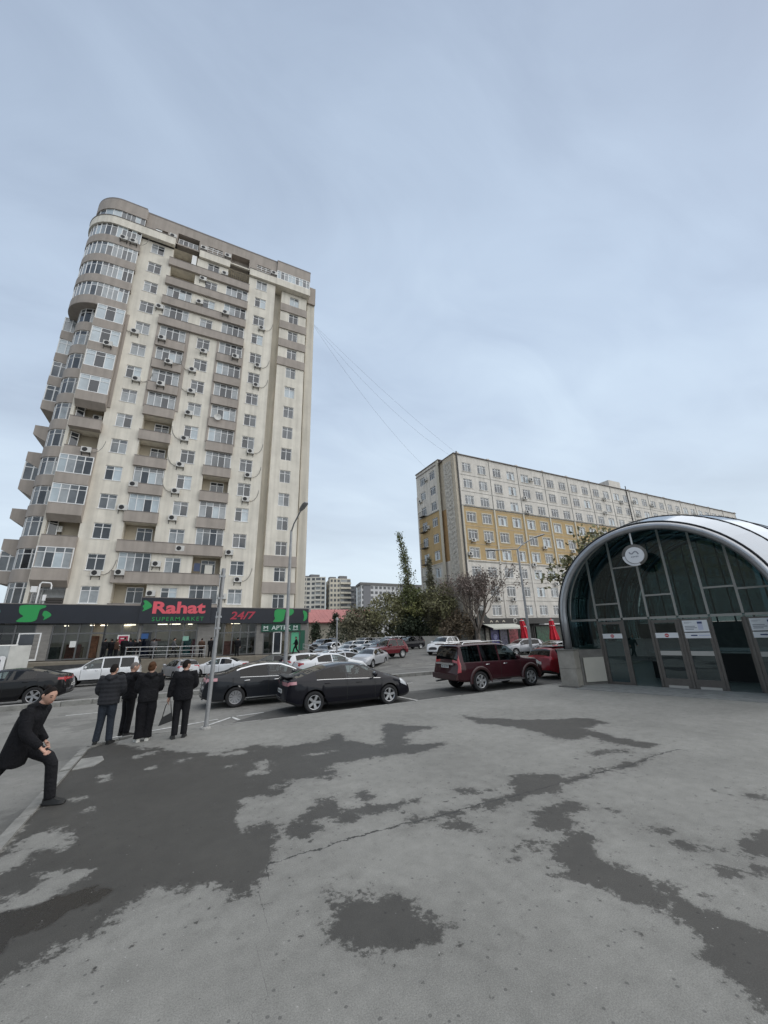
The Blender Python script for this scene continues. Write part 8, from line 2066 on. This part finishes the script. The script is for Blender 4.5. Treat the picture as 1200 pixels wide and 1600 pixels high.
person('person in black with cropped hair, face turned sideways, one arm stretched out pointing', stand(shR=(.0, -.19, 1.42), elR=(.20, -.35, 1.37), wrR=(.42, -.42, 1.36), elL=(0, .25, 1.15), wrL=(.12, .18, .95), anL=(-.03, .05, .1), heL=(-.1, .05, 0), toL=(.17, .06, 0)),
       (-1.05, 12.15), R_(35), C_BLK2, C_BLACK, SHOE_B, HAIR_G, head_yaw=-0.25, h=1.66, group=GRP, jk=1.0, hairkw=dict(back=-.35, puff=1.02), zb=0.0)
person('person with gathered brown hair, black jacket, wide black trousers and white shoes, from behind', stand(elL=(.03, .26, 1.13), wrL=(.2, .12, 1.05), elR=(.03, -.26, 1.13), wrR=(.2, -.12, 1.05), anL=(0, .075, .1), anR=(0, -.075, .1), heL=(-.08, .08, 0), toL=(.16, .14, 0), heR=(-.08, -.08, 0), toR=(.16, -.12, 0)),
       (-0.60, 11.28), R_(95), C_BLACK, C_BLK2, SHOE_W, HAIR_B, head_yaw=-0.35, h=1.68, group=GRP, jk=1.06, wide=True, hood=True, hairkw=dict(back=-.65, puff=1.13, bun=(-.09, 0, .05, .05)))
person('person in black jacket and black trousers holding a handbag, head turned to the right', stand(elL=(-.02, .27, 1.14), wrL=(.0, .30, .90), elR=(.05, -.26, 1.15), wrR=(.2, -.13, 1.05), anL=(-.04, .09, .1), anR=(.03, -.10, .1), heL=(-.12, .09, 0), toL=(.14, .16, 0), heR=(-.05, -.1, 0), toR=(.22, -.13, 0)),
       (0.13, 11.12), R_(85), C_BLK2, C_BLACK, SHOE_B, HAIR_D, head_yaw=-0.75, h=1.70, group=GRP, jk=1.06, hem=.12, hairkw=dict(back=-.55))
# the handbag on its long strap
hb = thing('handbag', 'black handbag hanging on a long strap beside the person in black', 'handbag', (-0.17, 11.12, 0.35))
mb = MB(); mb.add([(-.31, 11.06, .30), (-.03, 11.06, .38), (-.03, 11.16, .38), (-.31, 11.16, .30), (-.26, 11.07, .46), (-.06, 11.07, .56), (-.06, 11.15, .56), (-.26, 11.15, .46)], [(0, 3, 2, 1), (4, 5, 6, 7), (0, 1, 5, 4), (1, 2, 6, 5), (2, 3, 7, 6), (3, 0, 4, 7)])
mb.build('bag', mat('bag_leather', (0.012, 0.012, 0.012), 0.45), hb)
MB().tube([(-.25, 11.11, .46), (-.21, 11.11, .70), (-.13, 11.12, .87), (-.10, 11.12, .70), (-.07, 11.11, .54)], .010, 5).build('strap', mat('bag_leather', (0, 0, 0)), hb)
# the striding person on the left
W_ = dict(pelvis=(-.50, 0, .80), waist=(-.47, 0, .96), chest=(-.40, 0, 1.18), neck=(-.335, 0, 1.33), chin=(-.27, 0, 1.385), head=(-.25, 0, 1.452),
          shR=(-.40, -.17, 1.26), elR=(-.33, -.25, .99), wrR=(-.12, -.22, .80), shL=(-.36, .17, 1.26), elL=(-.46, .24, 1.0), wrL=(-.30, .24, .80),
          hipR=(-.50, -.09, .78), knR=(-.74, -.10, .40), anR=(-1.10, -.10, .02), hipL=(-.48, .09, .78), knL=(-.09, .09, .58), anL=(-.02, .08, .11),
          heL=(-.09, .08, .012), toL=(.19, .08, .012), heR=(-1.16, -.10, -.05), toR=(-.93, -.10, -.20), thumbR=(0.3, .6, .7), thumbL=(.3, -.6, .7), curl=(.9, 0, 0))
person('person in black hooded coat striding onto the kerb, leaning forward, hair tied back', W_, (-1.46, 7.78), R_(-14), C_BLK2, C_BLACK, SHOE_B, HAIR_D, head_yaw=-0.5, head_pitch=0.32, h=1.72, jk=1.0, tk=0.98, hood=True, face=True, hem=.24, hairkw=dict(front=.70, back=-.6, puff=1.035, bun=(-.085, 0, .085, .042)))
# people by the shop doors
CR = 'people standing at the supermarket entrance'
spots = [(-5.9, 40.9, 60, C_BLACK, C_BLACK, HAIR_D, 1.74, 'person in black standing nearest the open shop door'), (-5.45, 41.2, 100, C_BLK2, C_NAVY, HAIR_D, 1.70, 'person in dark coat just right of the shop door'),
         (-5.0, 40.6, 40, C_BROWN, C_BLACK, HAIR_B, 1.68, 'person in a brown jacket in the crowd at the entrance'), (-4.5, 40.8, 80, C_BLK2, C_BLACK, HAIR_D, 1.82, 'tall person in black under the red poster'),
         (-4.1, 41.1, 120, C_NAVY, C_BLACK, HAIR_D, 1.72, 'person in a navy coat right of the red poster'), (-3.7, 40.7, 150, C_BLACK, C_JEAN, HAIR_D, 1.66, 'person in black and jeans at the right edge of the crowd'),
         (-3.35, 40.5, 200, C_BLK2, C_BLACK, HAIR_D, 1.70, 'person in black leaning by the start of the railing'),
         (-2.35, 41.4, 90, C_GREYC, C_BLACK, HAIR_D, 1.70, 'person with grey top and white bag before the blue notice board'),
         (1.5, 40.6, 90, C_BROWN, C_BLACK, HAIR_D, 1.66, 'person in dark brown standing at the right end of the railing'), (2.25, 40.3, 70, C_BLACK, C_BLACK, HAIR_D, 1.72, 'person in black just right of the railing end'),
         (4.6, 40.6, 80, C_BLK2, C_BLACK, HAIR_D, 1.70, 'person in black in front of the glazing under the 24/7 sign')]
for x, y, a, jc, tc_, hc, hh, lab in spots:
    person(lab, stand(elL=(.05, .25, 1.15), wrL=(.2, .1, 1.05)), (x, y), R_(a), jc, tc_, SHOE_B, hc, h=hh, group=CR, levels=1, jk=1.05, zb=fl(x) - 0.05, hem=.08)
def walk(**k):
    return stand(hipL=(0, .09, .90), knL=(.22, .09, .55), anL=(.30, .09, .12), heL=(.24, .09, .03), toL=(.50, .10, .08), knR=(-.08, -.09, .50), anR=(-.38, -.09, .16), heR=(-.46, -.09, .10), toR=(-.22, -.09, 0), elR=(.08, -.24, 1.15), wrR=(.28, -.2, 1.0), elL=(-.14, .24, 1.16), wrL=(-.12, .24, .92), **k)
person('person in dark jacket with white sleeves walking along behind the railing', walk(), (-0.75, 40.9), R_(8), C_GREYC, C_BLACK, SHOE_B, HAIR_D, h=1.74, levels=1, group=CR, zb=fl(0) - 0.05)
person('person in black walking past the green pharmacy window', walk(), (10.1, 40.3), R_(170), C_BLACK, C_BLACK, SHOE_B, HAIR_D, h=1.72, levels=1, group=CR, zb=fl(10) - 0.05)
